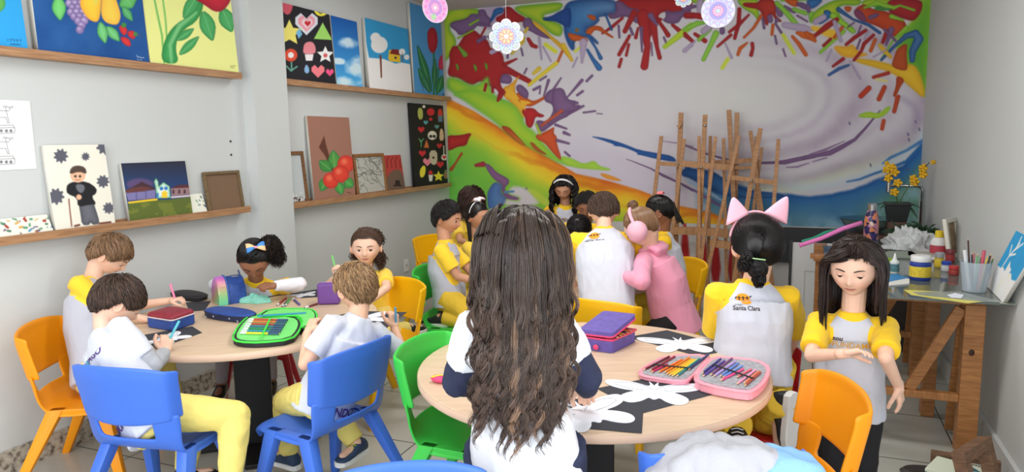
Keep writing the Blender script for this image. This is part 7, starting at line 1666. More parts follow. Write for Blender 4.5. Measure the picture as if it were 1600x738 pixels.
pencils([(420, 112, 178, 238, (110, 26, 46), 'leftmost maroon'), (475, 112, 240, 246, (150, 34, 56), 'dark red'), (400, 190, 255, 262, (190, 44, 96), 'short magenta'), (545, 145, 325, 262, (232, 110, 30), 'dark orange'), (622, 122, 385, 264, (244, 130, 36), 'bright orange'), (640, 140, 405, 282, (244, 166, 44), 'amber'), (668, 142, 432, 292, (244, 196, 52), 'golden yellow'), (694, 146, 458, 300, (236, 208, 70), 'lemon yellow'), (722, 134, 505, 300, (32, 134, 134), 'teal'), (812, 92, 622, 236, (34, 44, 104), 'navy')], TZ+.024, None, 'pencils in the left half of the pink case', where='in the left half of the open pink case')
pencils([(936, 134, 760, 272, (44, 42, 130), 'indigo'), (972, 154, 768, 300, (92, 66, 160), 'violet'), (1046, 130, 846, 288, (120, 66, 124), 'plum'), (1082, 160, 876, 302, (184, 156, 222), 'lilac'), (1110, 178, 942, 302, (96, 136, 214), 'sky blue'), (1150, 204, 968, 312, (112, 150, 222), 'pale blue'), (1162, 238, 948, 344, (232, 84, 144), 'hot pink'), (1240, 240, 1110, 312, (220, 104, 122), 'short rose'), (1284, 246, 1108, 378, (244, 156, 196), 'pale pink'), (1312, 262, 1180, 372, (234, 136, 96), 'peach'), (1332, 270, 1184, 396, (170, 72, 60), 'brick red')], TZ+.038, None, 'pencils in the right half of the pink case', where='in the right half of the open pink case')
for (a, b, z) in (((262, 190), (620, 226), TZ+.0285), ((858, 190), (1262, 330), TZ+.0425)):
    q = MB(); q.beam(pxz(*a, z, T7), pxz(*b, z, T7), .010, .0016); q.build('elastic_band', M_BLK, pk, world=True)
# purple case with its pink flap
def quad_box(pA, pB, pC, z, h):
    A, B, C = [onz(*p, z) for p in (pA, pB, pC)]; D_ = A+C-B; return A, B, C, D_
M_PUR = pm('case_purple', (104, 88, 170), .6, noise_amt=.25, noise_scale=40); M_MAG = pm('case_magenta', (226, 70, 120), .6); M_COR = pm('case_coral', (226, 84, 98), .6)
A, B, C, D_ = quad_box((904, 545), (957, 553), (994, 534), TZ, .045); cen = (A+B+C+D_)/4
pc = empty('pencil_case', (cen[0], cen[1], TZ), 'purple pencil case with magenta zip, half open, beside the foreground girl', 'pencil case')
def rounded(pts, z0, z1, k=2, grow=1.0): W = smooth_poly(np.array([p[:2] for p in pts]), k); c = W.mean(0); return [tuple(c+(p-c)*grow) for p in W]
Wb = rbox((A, B, C, D_)); q = MB(); q.prism(Wb, lambda u, v, w: (u, v, TZ+.001+w), .050); q.build('body', M_PUR, pc, world=True)
q = MB(); q.tube([(p[0], p[1], TZ+.052) for p in Wb+[Wb[0]]], .0042, 8); q.build('zip', M_MAG, pc, True, True)
ex_ = nrm((D_-A)); ey_ = nrm((B-A)); Wl = np.array(Wb)
tl = lambda u, v, w: (u, v, TZ+.064+.16*max(0, float(np.dot(np.array((u, v))-D_[:2], -ex_[:2])))*0+.17*float(np.dot(np.array((u, v))-A[:2], ex_[:2]))+w)
q = MB(); q.prism([tuple(p) for p in Wl], tl, .018); q.build('lid', M_PUR, pc, world=True)
q = MB(); q.tube([tl(p[0], p[1], -.001) for p in list(Wl)+[Wl[0]]], .0038, 8); q.build('zip', M_MAG, pc, True, True)
q = MB(); q.prism([tuple(np.array(p)*.96+cen[:2]*.04) for p in Wb], lambda u, v, w: (u, v, TZ+.0505+w), .0015); q.build('dark_lining', M_BLK, pc, world=True)
q = MB(); mid_ = (B+C)/2; Wf = [tuple(p[:2]) for p in (A*.35+B*.65, B+nrm(B-A)*.008, C+nrm(B-A)*.02, C*.8+D_*.2)]; q.prism([tuple(p) for p in smooth_poly(np.array(Wf), 2)], lambda u, v, w: (u, v, TZ+.0535+w), .003); q.build('inner_flap', M_COR, pc, world=True)
r_ = random.Random(4)
for i, (t, c) in enumerate(zip((.15, .28, .42, .56, .7), ((60, 60, 70), (150, 60, 60), (222, 190, 60), (60, 70, 90), (230, 120, 60)))):
    s0 = A*(1-t)+D_*t; b0 = B*(1-t)+C*t; m = pm('pcl_%d' % i, c, .4); o = rod('pencil', s0*.55+b0*.45+np.array((0, 0, .061)), b0*1.0+s0*.0+np.array((0, 0, .061)), .0036, m, tip=M_WOODTIP)
    tag(o, ('dark grey', 'brown', 'yellow', 'blue-grey', 'orange')[i]+' pencil poking out of the half-open purple case', 'pencil', 'pencils in the purple case')
for u, v in ((.75, .3), (.78, .62), (.85, .85)):
    pass
for t in (.75, ): 
    P = B*(1-t)+A*t; P = (A+B)/2*.0+B*.62+A*.38; q = MB(); nn = nrm(np.cross(B-A, (0, 0, 1))); q.lathe([(.001, .0035), (.011, .003), (.012, 0)], B*.55+A*.45+nn*.012+np.array((0, 0, .02)), 14, nn); q.build('round_badge', M_MAG, pc, True, True)
# small rainbow case under the left elbow
c = onz(690, 598, TZ); e = empty('small_pouch', (c[0], c[1], TZ), 'small pink pouch with rainbow stripes at the left edge of the front table', 'pouch')
q = MB(); q.ball((0, 0, .014), (.042, .026, .014), 18, 8); q.build('body', M_MAG, e, smooth=True)
for i, cc in enumerate(((240, 210, 60), (90, 200, 200), (240, 140, 190))): q = MB(); q.tube([(-.03+.01*i, -.018+.014*i, .0225+.001*i), (.0+.01*i, -.004+.01*i, .029), (.024, .006+.006*i, .024)], .0035, 6); q.build('stripe', pm('rb%d' % i, cc, .5), e, smooth=True)
# --- left table
M_BLUE = pm('case_blue', (44, 80, 160), .55, noise_amt=.3, noise_scale=60); M_RED = pm('case_red', (150, 44, 62), .5, noise_amt=.3, noise_scale=60); M_NAVY = pm('case_navy', (38, 46, 78), .55)
M_LIME = pm('case_lime', (66, 226, 72), .55); M_LIMEI = pm('case_lime_in', (120, 226, 120), .6)
M_HOLO = vcol_mat('hologram', .18, .6); 
def box_case(name, label, pA, pB, pC, h, bm_, tm_, zm, extra=None, grow=1.1):
    A, B, C, D_ = quad_box(pA, pB, pC, TZ, h); cen = (A+B+C+D_)/4; e = empty(name, (cen[0], cen[1], TZ), label, 'pencil case')
    W = rounded((A, B, C, D_), 0, 0, 3, grow*1.08) if h < .045 else rbox((A, B, C, D_), .022)
    q = MB(); c2 = np.mean(W, 0)
    rings = [[np.array((c2[0]+(p[0]-c2[0])*g, c2[1]+(p[1]-c2[1])*g, TZ+z)) for p in W] for g, z in ((.93, .001), (1.0, .006), (1.0, h*.7))]
    q.loft(rings); q.build('body', bm_, e, False, True)
    q = MB(); rings = [[np.array((c2[0]+(p[0]-c2[0])*g, c2[1]+(p[1]-c2[1])*g, TZ+z)) for p in W] for g, z in ((1.0, h*.7), (.99, h*.85), (.9, h*.97), (.6, h*1.02))]; q.loft(rings); q.build('lid', tm_, e, True, True)
    q = MB(); q.tube([(p[0], p[1], TZ+h*.7) for p in W+[W[0]]], .0035, 6); q.build('zip', zm, e, True, True)
    return e, (A, B, C, D_)
M_ZIPW = pm('zip_white', (214, 206, 210), .6)
box_case('pencil_case', 'dark red and blue zipped case beside the writing boy', (229, 512), (270, 519), (307, 506), .075, M_BLUE, M_RED, M_ZIPW)
box_case('pencil_case', 'flat black zipped pouch in front of the girl with the bow', (264, 465), (300, 473), (328, 467), .030, pm('case_black', (30, 30, 34), .6), pm('case_black', (30, 30, 34), .6), pm('case_black2', (44, 44, 50), .5))
e, (A, B, C, D_) = box_case('pencil_case', 'navy zipped pouch printed with small pale figures, centre of the left table', (318, 497), (380, 506), (402, 497), .040, M_NAVY, M_BLUE, M_NAVY)
nn = nrm(np.cross(B-A, (0, 0, 1)));
for i in range(5):
    P = A*(1-(i+.5)/5)+B*((i+.5)/5)+nn*.009+np.array((0, 0, .010+.008*(i % 2))); q = MB()
    for a in range(3): q.beam(P+np.array((0, 0, .005*math.sin(a*2.1)))-(B-A)/np.linalg.norm(B-A)*.005*math.cos(a*2.1), P+np.array((0, 0, -.005*math.sin(a*2.1)))+(B-A)/np.linalg.norm(B-A)*.005*math.cos(a*2.1), .0018, .0018)
    q.build('printed_mark', pm('pale_print', (190, 196, 214), .6), e, world=True)
# holographic dome case
c = onz(358, 473, TZ); e = empty('pencil_case', (c[0], c[1]+.02, TZ), 'upright holographic and blue domed pencil case on the left table', 'pencil case', rz=math.radians(62))
def dome(q, x0, x1, r, h, g=1.0, n=20):
    rings = []
    for x, k in ((x0, .94), (x0+.006, 1), (x1-.006, 1), (x1, .94)):
        rings.append([np.array((x, r*k*math.cos(a)*g, .001+(h-.002)*k*max(0, math.sin(a))**.8)) for a in np.linspace(0, PI, n)])
    q.loft(rings)
q = MB(); dome(q, -.085, -.035, .066, .15); me = q.mesh('front_panel'); P = get_co(me); hue = (P[:, 1]*14+P[:, 2]*18)
colr = np.stack([150+60*np.sin(hue), 160+55*np.sin(hue+2.1), 185+50*np.sin(hue+4.2)], -1); set_paint(me, colr); o = link_mesh('front_panel', me, M_HOLO, e, False)
q = MB(); dome(q, -.036, .062, .064, .146); q.build('body', M_BLUE, e, angle=40)
q = MB(); q.tube([(-.036, .067*math.cos(a), .003+.149*max(0, math.sin(a))**.8) for a in np.linspace(0, PI, 20)], .004, 6); q.build('zip', pm('zip_blue', (70, 110, 190), .5), e, smooth=True)
q = MB(); q.beam((.0, -.02, .142), (.035, -.02, .142), .016, .003); q.beam((.0, .004, .148), (.04, .004, .148), .012, .003); q.build('silver_print', pm('silver', (190, 200, 214), .25, metal=.7), e)
# open lime case with markers
lc = open_case('pencil_case', 'open lime green pencil case filled with felt pens on the left table', [([(362, 527), (372, 508), (386, 494), (402, 490), (462, 493), (472, 502), (468, 516), (456, 529), (408, 534), (372, 533)], TZ+.003, TZ+.030), ([(399, 494), (420, 481), (486, 481), (496, 489), (493, 503), (470, 514), (474, 498), (462, 491)], TZ+.001, TZ+.038)], pm('case_black3', (36, 36, 40), .6), M_LIMEI, M_LIME)
T6 = (180, 340, 3.353)
for i, (y, c, cn) in enumerate(((542, (200, 70, 60), 'red'), (553, (222, 120, 70), 'orange'), (566, (190, 60, 66), 'crimson'), (578, (60, 110, 150), 'blue'), (590, (40, 130, 90), 'green'), (602, (40, 140, 170), 'turquoise'), (613, (230, 210, 60), 'yellow'))):
    x0 = 700-(y-540)*.62; a = pxz(x0, y-8, TZ+.036, T6); b = pxz(x0+205, y-6+2, TZ+.036, T6); m = pm('felt_%d' % i, c, .4)
    o = rod('felt_pen', a, b, .0048, m, cap=M_WCAP, tip=None); q = MB(); d = nrm(b-a); q.tube([b-d*.05, b], .0054, 8); q.build('printed_sleeve', pm('pen_sleeve', (60, 90, 130), .4, noise_amt=.6, noise_scale=220), o)
    tag(o, cn+' felt pen lying in the open lime green case', 'felt pen', 'felt pens in the lime case')
q = MB(); q.beam(pxz(812, 530, TZ+.043, T6), pxz(765, 628, TZ+.043, T6), .008, .002); q.build('elastic_band', M_LIME, lc, world=True)
q = MB(); q.beam(onz(402, 494, TZ+.040), onz(478, 489, TZ+.040), .012, .006); o = q.build('ruler', pm('ruler_blue', (60, 150, 190), .3)); tag(o, 'blue ruler in the far half of the lime case', 'ruler')
# mint cloth
def cloth_heap(name, c, rx, ry, h, m, label, cat, seed=0, n=48, amp=.35, sc=.03, yaw=0):
    q = MB(); P = sph_dirs(n*2, n)[n//2-2:]; V = P.reshape(-1, 3)*np.array((rx, ry, h)); nz = noise3(V+seed*3.1, sc, 3); nf = 1+amp*nz*2+.10*np.sin(V[:, 0]/sc*1.7+nz*8)
    V = V*np.stack([nf, nf, nf*1.0], -1); V[:, 2] = np.maximum(V[:, 2], .0); k = len(P); V = V.reshape(k, n*2, 3)
    a = math.radians(yaw); R_ = np.array([[math.cos(a), -math.sin(a), 0], [math.sin(a), math.cos(a), 0], [0, 0, 1]]); V = V @ R_.T+np.array(c)
    q.loft(list(V)); o = q.build(name, m, smooth=True); tag(o, label, cat); return o
c = onz(400, 472, TZ); cloth_heap('cloth', (c[0], c[1], TZ+.001), .092, .050, .040, pm('mint_cloth', (140, 216, 196), .9), 'crumpled mint green cloth in the middle of the left table', 'cloth', 2, yaw=20)
# loose markers
for a, b, c_, cn in (((433, 477), (447, 466), (150, 40, 40), 'dark red'), ((441, 479), (452, 468), (60, 60, 70), 'black'), ((446, 478), (453, 467), (70, 170, 80), 'green'), ((458, 467), (468, 476), (90, 80, 150), 'violet'), ((476, 481), (496, 475), (120, 60, 60), 'brown')):
    o = rod('felt_pen', onz(*a, TZ+.006), onz(*b, TZ+.006), .0055, pm('loose_'+cn.replace(' ', '_'), c_, .4), cap=M_WCAP); tag(o, cn+' felt pen with white cap lying loose beyond the lime case', 'felt pen', 'loose felt pens on the left table')
c = onz(513, 477, TZ); e = empty('pencil_case', (c[0], c[1], TZ), 'upright violet case in front of the curly-haired girl', 'pencil case', rz=math.radians(25))
q = MB(); q.box((0, .03, .058), (.115, .06, .114)); q.build('body', pm('case_violet', (112, 70, 146), .6), e, bevel=.012)
q = MB(); q.tube([(-.058, .03, .01), (-.058, .03, .09), (-.04, .03, .116), (.04, .03, .116), (.058, .03, .09), (.058, .03, .01)], .003, 6); q.build('zip', pm('zip_violet', (150, 110, 180), .5), e)
# pens in hands
def held(sd, who, col, cn, L=.12, dirv=(.2, .2, 1), lbl='', off=(0, 0, 0), r=.0055):
    I = P_[who]; W = I['J']['W'+sd]; d = nrm(dirv); hd = nrm(W-I['J']['E'+sd]); c = W+np.array(off); o = rod('felt_pen', c-d*L*.35, c+d*L*.65, r, pm('held_'+cn, col, .35), cap=M_WCAP if True else None); tag(o, lbl, 'felt pen'); return o
held('R', 'B', (90, 190, 206), 'teal', .13, (.25, .45, .85), 'teal marker held by the dark-haired boy in the white tee', (.0, .03, .05))
held('L', 'A', (240, 130, 170), 'pink', .11, (-.4, .1, .9), 'pink marker held by the boy at the left wall', (.03, .0, .02))
held('R', 'D', (120, 200, 110), 'green', .11, (-.3, .1, .9), 'green marker held by the curly-haired girl', (.0, -.02, .05))
held('R', 'E', (96, 160, 200), 'blue', .10, (.05, -.1, 1), "pale blue marker in the blond boy's raised right hand", (.01, .0, .03))
held('R', 'G', (30, 30, 34), 'black', .13, (.05, 0, 1), 'black marker held upright by the girl with the braid', (.01, .0, .05))
held('R', 'C', (60, 70, 120), 'navy', .11, (-.4, .1, .9), 'navy marker held by the girl with the bow', (.03, -.02, .03))
# --- on the desk at the back
c = onz(873, 360, .805); q = MB(); q.lathe([(.001, 0), (.030, 0), (.036, .085), (.033, .085), (.029, .006), (.001, .006)], (c[0], c[1], .806), 20); tag(q.build('cup', pm('black_cup', (34, 34, 38), .4), smooth=False, angle=40), 'black cup on the beige desk before the standing girl at the back', 'cup')
W = [np.array((-1.66, 5.28)), np.array((-1.50, 5.34)), np.array((-1.55, 5.45)), np.array((-1.70, 5.40))]; flat('black_paper', None, .8055, .0008, M_BP, 'black sheet on the beige desk at the back', 'paper', world_pts=W)
# ------------------------------------------------------------------ hair ornaments
def bow(I, loc_, size, cols, nrm_l, right_l, nm='hair_bow'):
    c = local(I, loc_); R_ = nrm(np.array(right_l, float) @ I['HF']); N = nrm(np.array(nrm_l, float) @ I['HF']); U = np.cross(N, R_); q = MB()
    for k in (-1, 1):
        for du, cc in ((.28, 0), (-.28, 1)):
            rings = []
            for t in np.linspace(0, 1, 8):
                w = .12+.88*math.sin(PI*min(t*.62+.02, 1)); p = c+R_*k*t*size+U*du*size*t*.9+N*(.006+size*.35*math.sin(PI*t)*.6)
                rings.append([p+U*w*size*.34*math.cos(a)+N*w*size*.16*math.sin(a) for a in np.linspace(0, 2*PI, 10, endpoint=False)])
            q.cur = cc if k > 0 else 1-cc; q.loft(rings)
    q.cur = 2; q.ball(c+N*.008, size*.16)
    return q.build(nm, [pm('ribbon_%d_%d_%d' % x, x, .6) for x in cols], I['root'], True, True)
bow(P_['C'], (-.020, .008, .108), .048, [(70, 140, 214), (246, 200, 150), (240, 150, 190)], (-.1, .3, 1), (1, .2, .1))
def arc_band(I, r, w, th, m, ang=1.45, tilt=.0, yoff=.0, nm='headband', bump=0):
    pts = [local(I, (r[0]*math.sin(a), yoff+math.cos(a)*tilt*r[1], r[1]*math.cos(a))) for a in np.linspace(-ang, ang, 25)]; q = MB()
    q.tube(pts, [th*(1+bump*abs(math.sin(3*i))) for i in range(25)], 8); return q.build(nm, m, I['root'], True, True)
arc_band(P_['I'], (.088, .108), 0, .006, pm('white_band', (236, 236, 240), .6), 1.2, .28, .02, bump=.5)
arc_band(P_['G'], (.086, .106), 0, .005, pm('white_band', (236, 236, 240), .6), 1.3, .0, -.01); bow(P_['G'], (-.01, -.005, .112), .05, [(238, 234, 240), (244, 224, 232), (238, 234, 240)], (0, 0, 1), (1, .3, .0))
I = P_['L']; arc_band(I, (.094, .110), 0, .0095, pm('pink_fur', (250, 190, 208), .95, bump=.6, bump_scale=400), 1.5, -.05, -.01, 'earmuff_band')
for k in (-1, 1):
    q = MB(); q.ball(local(I, (k*.098, -.005, -.016)), .055, 22, 14); me = q.mesh('earmuff'); P = get_co(me); set_co(me, P+nrm(np.ones(3))*0+(P-P.mean(0))*(noise3(P, .006, 2)*.10)[:, None]); o = link_mesh('earmuff', me, pm('pink_fur', (250, 190, 208), .95), I['root'], True, True)
bow(P_['M'], (-.005, -.045, .100), .035, [(240, 120, 124), (240, 130, 130), (230, 100, 110)], (0, -.4, 1), (1, 0, 0), 'hair_tie')
I = P_['N']; arc_band(I, (.090, .112), 0, .005, pm('pink_fur2', (250, 186, 204), .95), 1.3, .1, .01)
for k in (-1, 1):
    q = MB(); base = np.array((k*.062, .01, .086)); tip = base+np.array((k*.040 if k > 0 else -.016, -.004, .072)); rings = []
    for t in np.linspace(0, 1, 9):
        c = base*(1-t)+tip*t; w = .040*(1-t)**.8+.004; d = .012*(1-t)+.004; ax = nrm(np.array((1, 0, -.5*k))); rings.append([local(I, c+ax*w*math.cos(a)+np.array((0, 1, 0))*d*math.sin(a)) for a in np.linspace(0, 2*PI, 16, endpoint=False)])
    q.loft(rings); q.build('cat_ear', pm('pink_fur2', (250, 186, 204), .95), I['root'], True, True)
q = MB(); q.beam(local(I, (-.062, -.128, -.040)), local(I, (-.022, -.134, -.046)), .008, .004); q.build('hair_clip', pm('green_clip', (170, 214, 150), .4), I['root'], world=True, bevel=.001)
# hoodie extras
I = P_['L']; q = MB(); nk = I['neck']; bk = -I['front']
rings = []
for t in np.linspace(0, 1, 9):
    c = nk+bk*(.035+.035*math.sin(PI*t))-I['axis']*(.085*t-.012)+np.array((0, 0, 0)); rings.append(ell_ring(c, I['right'], bk, (.085+.015*math.sin(PI*t))*(1-.45*t*t), .038*(1-.35*t), 20))
q.loft(rings); me = remesh(q, .006, 2); cloth_wrinkle(me, .004, .04); at = me.attributes.new('zone', 'FLOAT', 'POINT'); at.data.foreach_set('value', np.full(len(me.vertices), -1., np.float32)); link_mesh('hood', me, m_pink, I['root'], True, True)
# ------------------------------------------------------------------ prints
M_LOGO = pm('logo_orange', (240, 160, 40), .8); M_INK = pm('logo_ink', (60, 44, 40), .8); M_GOLD = pm('print_gold', (232, 170, 60), .8); M_PINK_P = pm('print_purple', (92, 64, 130), .8); M_BLUP = pm('print_blue', (70, 150, 190), .8)
def school_logo(who, dz, dx, k):
    I = P_[who]; s = I['s']*k; look = I['front']; o = I['neck']-I['axis']*dz*I['s']+I['right']*dx
    project_shapes(I, [disc_shape(0, .034*s, .024*s, 30, .021*s)], o, I['right'], I['axis'], look, M_LOGO, 'emblem', .0016)
    fig = []
    for i in (-1, 0, 1): fig += [disc_shape(i*.014*s, .041*s, .0032*s, 10), bar_shape(i*.014*s, .038*s, i*.014*s, .029*s, .004*s), bar_shape(i*.014*s, .036*s, (i*.014+.008)*s, .040*s, .002*s), bar_shape(i*.014*s, .036*s, (i*.014-.008)*s, .040*s, .002*s)]
    fig += [bar_shape(-.028*s, .036*s, -.022*s, .042*s, .004*s), bar_shape(.022*s, .042*s, .030*s, .046*s, .004*s)]
    project_shapes(I, fig, o, I['right'], I['axis'], look, M_INK, 'emblem_figures', .0026)
    project_shapes(I, [text_shape('Santa Clara', .023*s, 0, -.008*s, sx=.85, bold=.0004), text_shape('colégio', .009*s, -.026*s, .009*s)], o, I['right'], I['axis'], look, M_INK, 'printed_name', .0020)
school_logo('N', .088, -.062, .88); school_logo('J', .088, -.055, .98)
I = P_['O']; o = I['neck']-I['axis']*.092; rt = -I['right']
project_shapes(I, [text_shape('FUNDAMENTAL', .029, -.066, -.020, 'LEFT', sx=1.0, bold=.0002)], o, rt, I['axis'], -I['front'], M_GOLD, 'printed_word')
project_shapes(I, [text_shape('sou', .024, -.066, .006, 'LEFT', shear=.2, bold=.0006)], o, rt, I['axis'], -I['front'], M_INK, 'printed_word')
I = P_['I']; project_shapes(I, [text_shape('SOU', .016, 0, .01), text_shape('FUNDAMENTAL', .016, 0, -.008, sx=.9)], I['neck']-I['axis']*.10, -I['right'], I['axis'], -I['front'], M_GOLD, 'printed_word')
for who in 'BE':
    I = P_[who]; o = I['neck']-I['axis']*.115*I['s']
    if who == 'B':
        project_shapes(I, [text_shape('BRA', .036, -.045, .0, bold=.001), text_shape('AGO', .036, .05, .008, bold=.001)], o, I['right'], I['axis'], I['front'], M_PINK_P, 'printed_letters')
        project_shapes(I, [text_shape('SE', .034, .0, .004, bold=.001)], o, I['right'], I['axis'], I['front'], M_BLUP, 'printed_letters', .003)
    project_shapes(I, [text_shape('MUNDO', .050, .0, -.275, bold=.0015)], o, I['right'], I['axis'], I['front'], M_PINK_P, 'printed_word')
I = P_['L']; hs_ = []
for hx, hz, hr in ((0, 0, .030), (.07, -.02, .022), (-.06, .01, .024), (.02, -.07, .020), (-.05, -.08, .022), (.11, .03, .02)):
    pts = [(hx+hr*math.sin(t)**3, hz+hr*(.8125*math.cos(t)-.3125*math.cos(2*t)-.125*math.cos(3*t)-.0625*math.cos(4*t))) for t in np.linspace(0, 2*PI, 19)]
    hs_ += [bar_shape(*pts[i], *pts[i+1], .0022) for i in range(18)]
look_ = nrm(I['pelvis']-np.array((0, 0, .06))-OC); rt_ = nrm(np.cross(look_, (0, 0, 1))); project_shapes(I, hs_, I['pelvis']-np.array((0, 0, .09)), rt_, np.cross(rt_, look_), look_, pm('pale_print', (190, 196, 214), .6), 'heart_print', .002, I['J']['pants'])
# ------------------------------------------------------------------ on and around the glass table
GZ = .7605
def at_glass(px, py, z=GZ): p = onz(px, py, z); return (p[0], p[1], z)
def lathe_thing(name, label, cat, c, parts, group=None):
    e = empty(name, c, label, cat, group)
    for nm, prof, m in parts: q = MB(); q.lathe(prof, n=28); q.build(nm, m, e, angle=38)
    return e
c = at_glass(1437, 437)
lathe_thing('glue_jar', 'big blue jar with white lid and yellow label on the glass table', 'jar', c, [('body', [(.001, 0), (.046, 0), (.050, .006), (.050, .086), (.042, .096), (.001, .096)], pm('jar_blue', (38, 62, 150), .35)), ('label', [(.0506, .018), (.0508, .020), (.0508, .070), (.0506, .072)], pm('label_yellow', (226, 200, 60), .6, noise_amt=.3, noise_scale=60)), ('lid', [(.001, .096), (.046, .096), (.047, .100), (.047, .122), (.044, .126), (.001, .126)], pm('lid_white', (232, 232, 232), .4))])
c = at_glass(1397, 427)
lathe_thing('glue_bottle', 'small white glue bottle with a pointed nozzle', 'bottle', c, [('body', [(.001, 0), (.021, 0), (.023, .004), (.023, .062), (.012, .074), (.001, .074)], pm('glue_white', (222, 228, 228), .4)), ('label', [(.0234, .010), (.0236, .012), (.0236, .050), (.0234, .052)], pm('label_teal', (90, 140, 150), .6, noise_amt=.5, noise_scale=120)), ('nozzle', [(.001, .073), (.011, .074), (.009, .084), (.003, .108), (.001, .110)], pm('lid_white', (232, 232, 232), .4))])
for px, py, lid, lab, txt, h in ((1467, 418, (150, 152, 156), (226, 196, 60), 'small paint jar with grey lid and yellow label', .085), (1478, 424, (40, 70, 170), (214, 214, 220), 'small paint jar with blue lid', .055), (1484, 410, (120, 50, 56), (170, 60, 60), 'small dark red paint jar behind the blue-lidded one', .075), (1490, 430, (196, 60, 60), (180, 70, 66), 'little red paint pot beside the pen cup', .05)):
    c = at_glass(px, py); lathe_thing('paint_jar', txt+' on the glass table', 'jar', c, [('body', [(.001, 0), (.022, 0), (.024, .004), (.024, h*.62), (.020, h*.68), (.001, h*.68)], pm('jb%d' % px, tuple(int(v*.8) for v in lab), .4)), ('label', [(.0243, h*.1), (.0246, h*.12), (.0246, h*.55), (.0243, h*.57)], pm('jl%d' % px, lab, .6, noise_amt=.4, noise_scale=140)), ('lid', [(.001, h*.68), (.0235, h*.68), (.0235, h*.97), (.022, h), (.001, h)], pm('lid%d' % px, lid, .4))], 'small paint jars')
c = at_glass(1553, 440); lathe_thing('paint_bottle', 'orange paint bottle with yellow cap behind the pen cup', 'bottle', c, [('body', [(.001, 0), (.034, 0), (.036, .005), (.036, .085), (.018, .105), (.001, .105)], pm('bot_orange', (224, 150, 96), .45)), ('cap', [(.001, .104), (.015, .105), (.015, .128), (.001, .130)], pm('cap_yellow', (236, 206, 50), .4))])
c = at_glass(1528, 412); lathe_thing('glue_bottle', 'white bottle with a royal blue cap near the right wall', 'bottle', c, [('body', [(.001, 0), (.032, 0), (.033, .005), (.033, .062), (.018, .078), (.001, .078)], pm('glue_white', (222, 228, 228), .4)), ('cap', [(.001, .077), (.015, .078), (.015, .112), (.001, .114)], pm('cap_blue', (40, 84, 180), .4))])
c = at_glass(1466, 398); lathe_thing('glue_bottle', 'white bottle with a yellow cap and red band behind the plastic bag', 'bottle', c, [('body', [(.001, 0), (.046, 0), (.048, .006), (.048, .060), (.001, .062)], pm('red_band', (190, 70, 86), .5)), ('shoulder', [(.001, .060), (.047, .061), (.046, .085), (.030, .108), (.001, .110)], pm('lid_white', (232, 232, 232), .4)), ('cap', [(.001, .109), (.024, .110), (.024, .145), (.020, .150), (.001, .150)], pm('cap_yellow', (236, 206, 50), .4))])
# pen cup
c = at_glass(1522, 455); cup = lathe_thing('pen_cup', 'clear plastic cup crammed with pencils and brushes on the glass table', 'cup', c, [('wall', [(.001, .001), (.050, .001), (.066, .142), (.0685, .144), (.064, .142), (.048, .004), (.001, .004)], mat('clear_plastic', (206, 220, 232), .12, alpha=.38))])
r_ = random.Random(8)
for i, (dx, hh, colr, cn, rr) in enumerate(((-.030, .235, (70, 40, 30), 'tall dark brush handle', .004), (-.040, .19, (228, 230, 232), 'white marker', .010), (-.018, .17, (60, 60, 66), 'black pencil', .004), (-.006, .17, (222, 120, 130), 'pink pencil', .0045), (.004, .16, (120, 190, 120), 'light green pencil', .005), (.014, .155, (44, 110, 80), 'dark green pencil', .004), (.022, .19, (206, 90, 110), 'rose felt pen', .009), (.030, .16, (232, 200, 60), 'yellow pencil', .004), (.038, .17, (40, 60, 50), 'dark pencil', .004), (.045, .165, (196, 120, 80), 'copper pencil', .004), (.050, .155, (90, 130, 70), 'olive pencil', .004))):
    a = np.array((c[0]+dx*.55, c[1]+r_.uniform(-.02, .02), GZ+.008)); b = a+np.array((dx*.75, r_.uniform(-.01, .01), hh)); b = a+nrm(b-a)*hh
    o = rod('pencil' if rr < .006 else 'felt_pen', a, b, rr*.85, pm('cup_%d' % i, colr, .4), tip=M_WOODTIP if rr < .006 else None); tag(o, cn+' standing in the clear plastic cup', 'pencil' if rr < .006 else 'felt pen', 'pencils and pens in the clear cup')
# leaning blue canvas
def a20(p):
    p.c[:] = (224, 224, 216); U, V = p.U, p.V
    n = p.fieldn(.14, 4); m = (V < .62+.05*np.sin(U*16)) & (V > .0); p.c[m] = (46, 150, 204); p.c += ((n-.5)*14)[..., None]
    W_ = (226, 230, 228)
    p.poly([(.42, .42), (.52, .50), (.62, .52), (.64, .70), (.40, .72)], W_, .01, 0); p.poly([(0, .60), (.42, .60), (.45, 1), (0, 1)], W_, .01, 0); p.poly([(.62, .66), (1, .62), (1, 1), (.6, 1)], W_, .01, 0)
    for P in ([(.22, .62), (.26, .40), (.40, .14)], [(.27, .38), (.15, .22)], [(.32, .28), (.52, .12)], [(.36, .2), (.34, .05)], [(.28, .36), (.46, .30)]): p.stroke(P, .035, W_, .008)
A_ = onz(1541, 447, GZ+.002); B_ = onz(1567, 473, GZ+.002); TLc = onx(1588, 360, .870); upv = TLc-A_; print('leaning canvas', A_, B_, TLc)
nrm_c = nrm(np.cross(upv, B_-A_)); nrm_c = nrm_c if nrm_c[0] < 0 else -nrm_c
o = board('canvas_painting', A_+upv, B_+upv, B_, A_, .003, .016, nrm_c, a20, pix=False, gain=G)
tag(o, 'unfinished canvas of blue sky and white tree leaning at the right edge on the glass', 'painting')
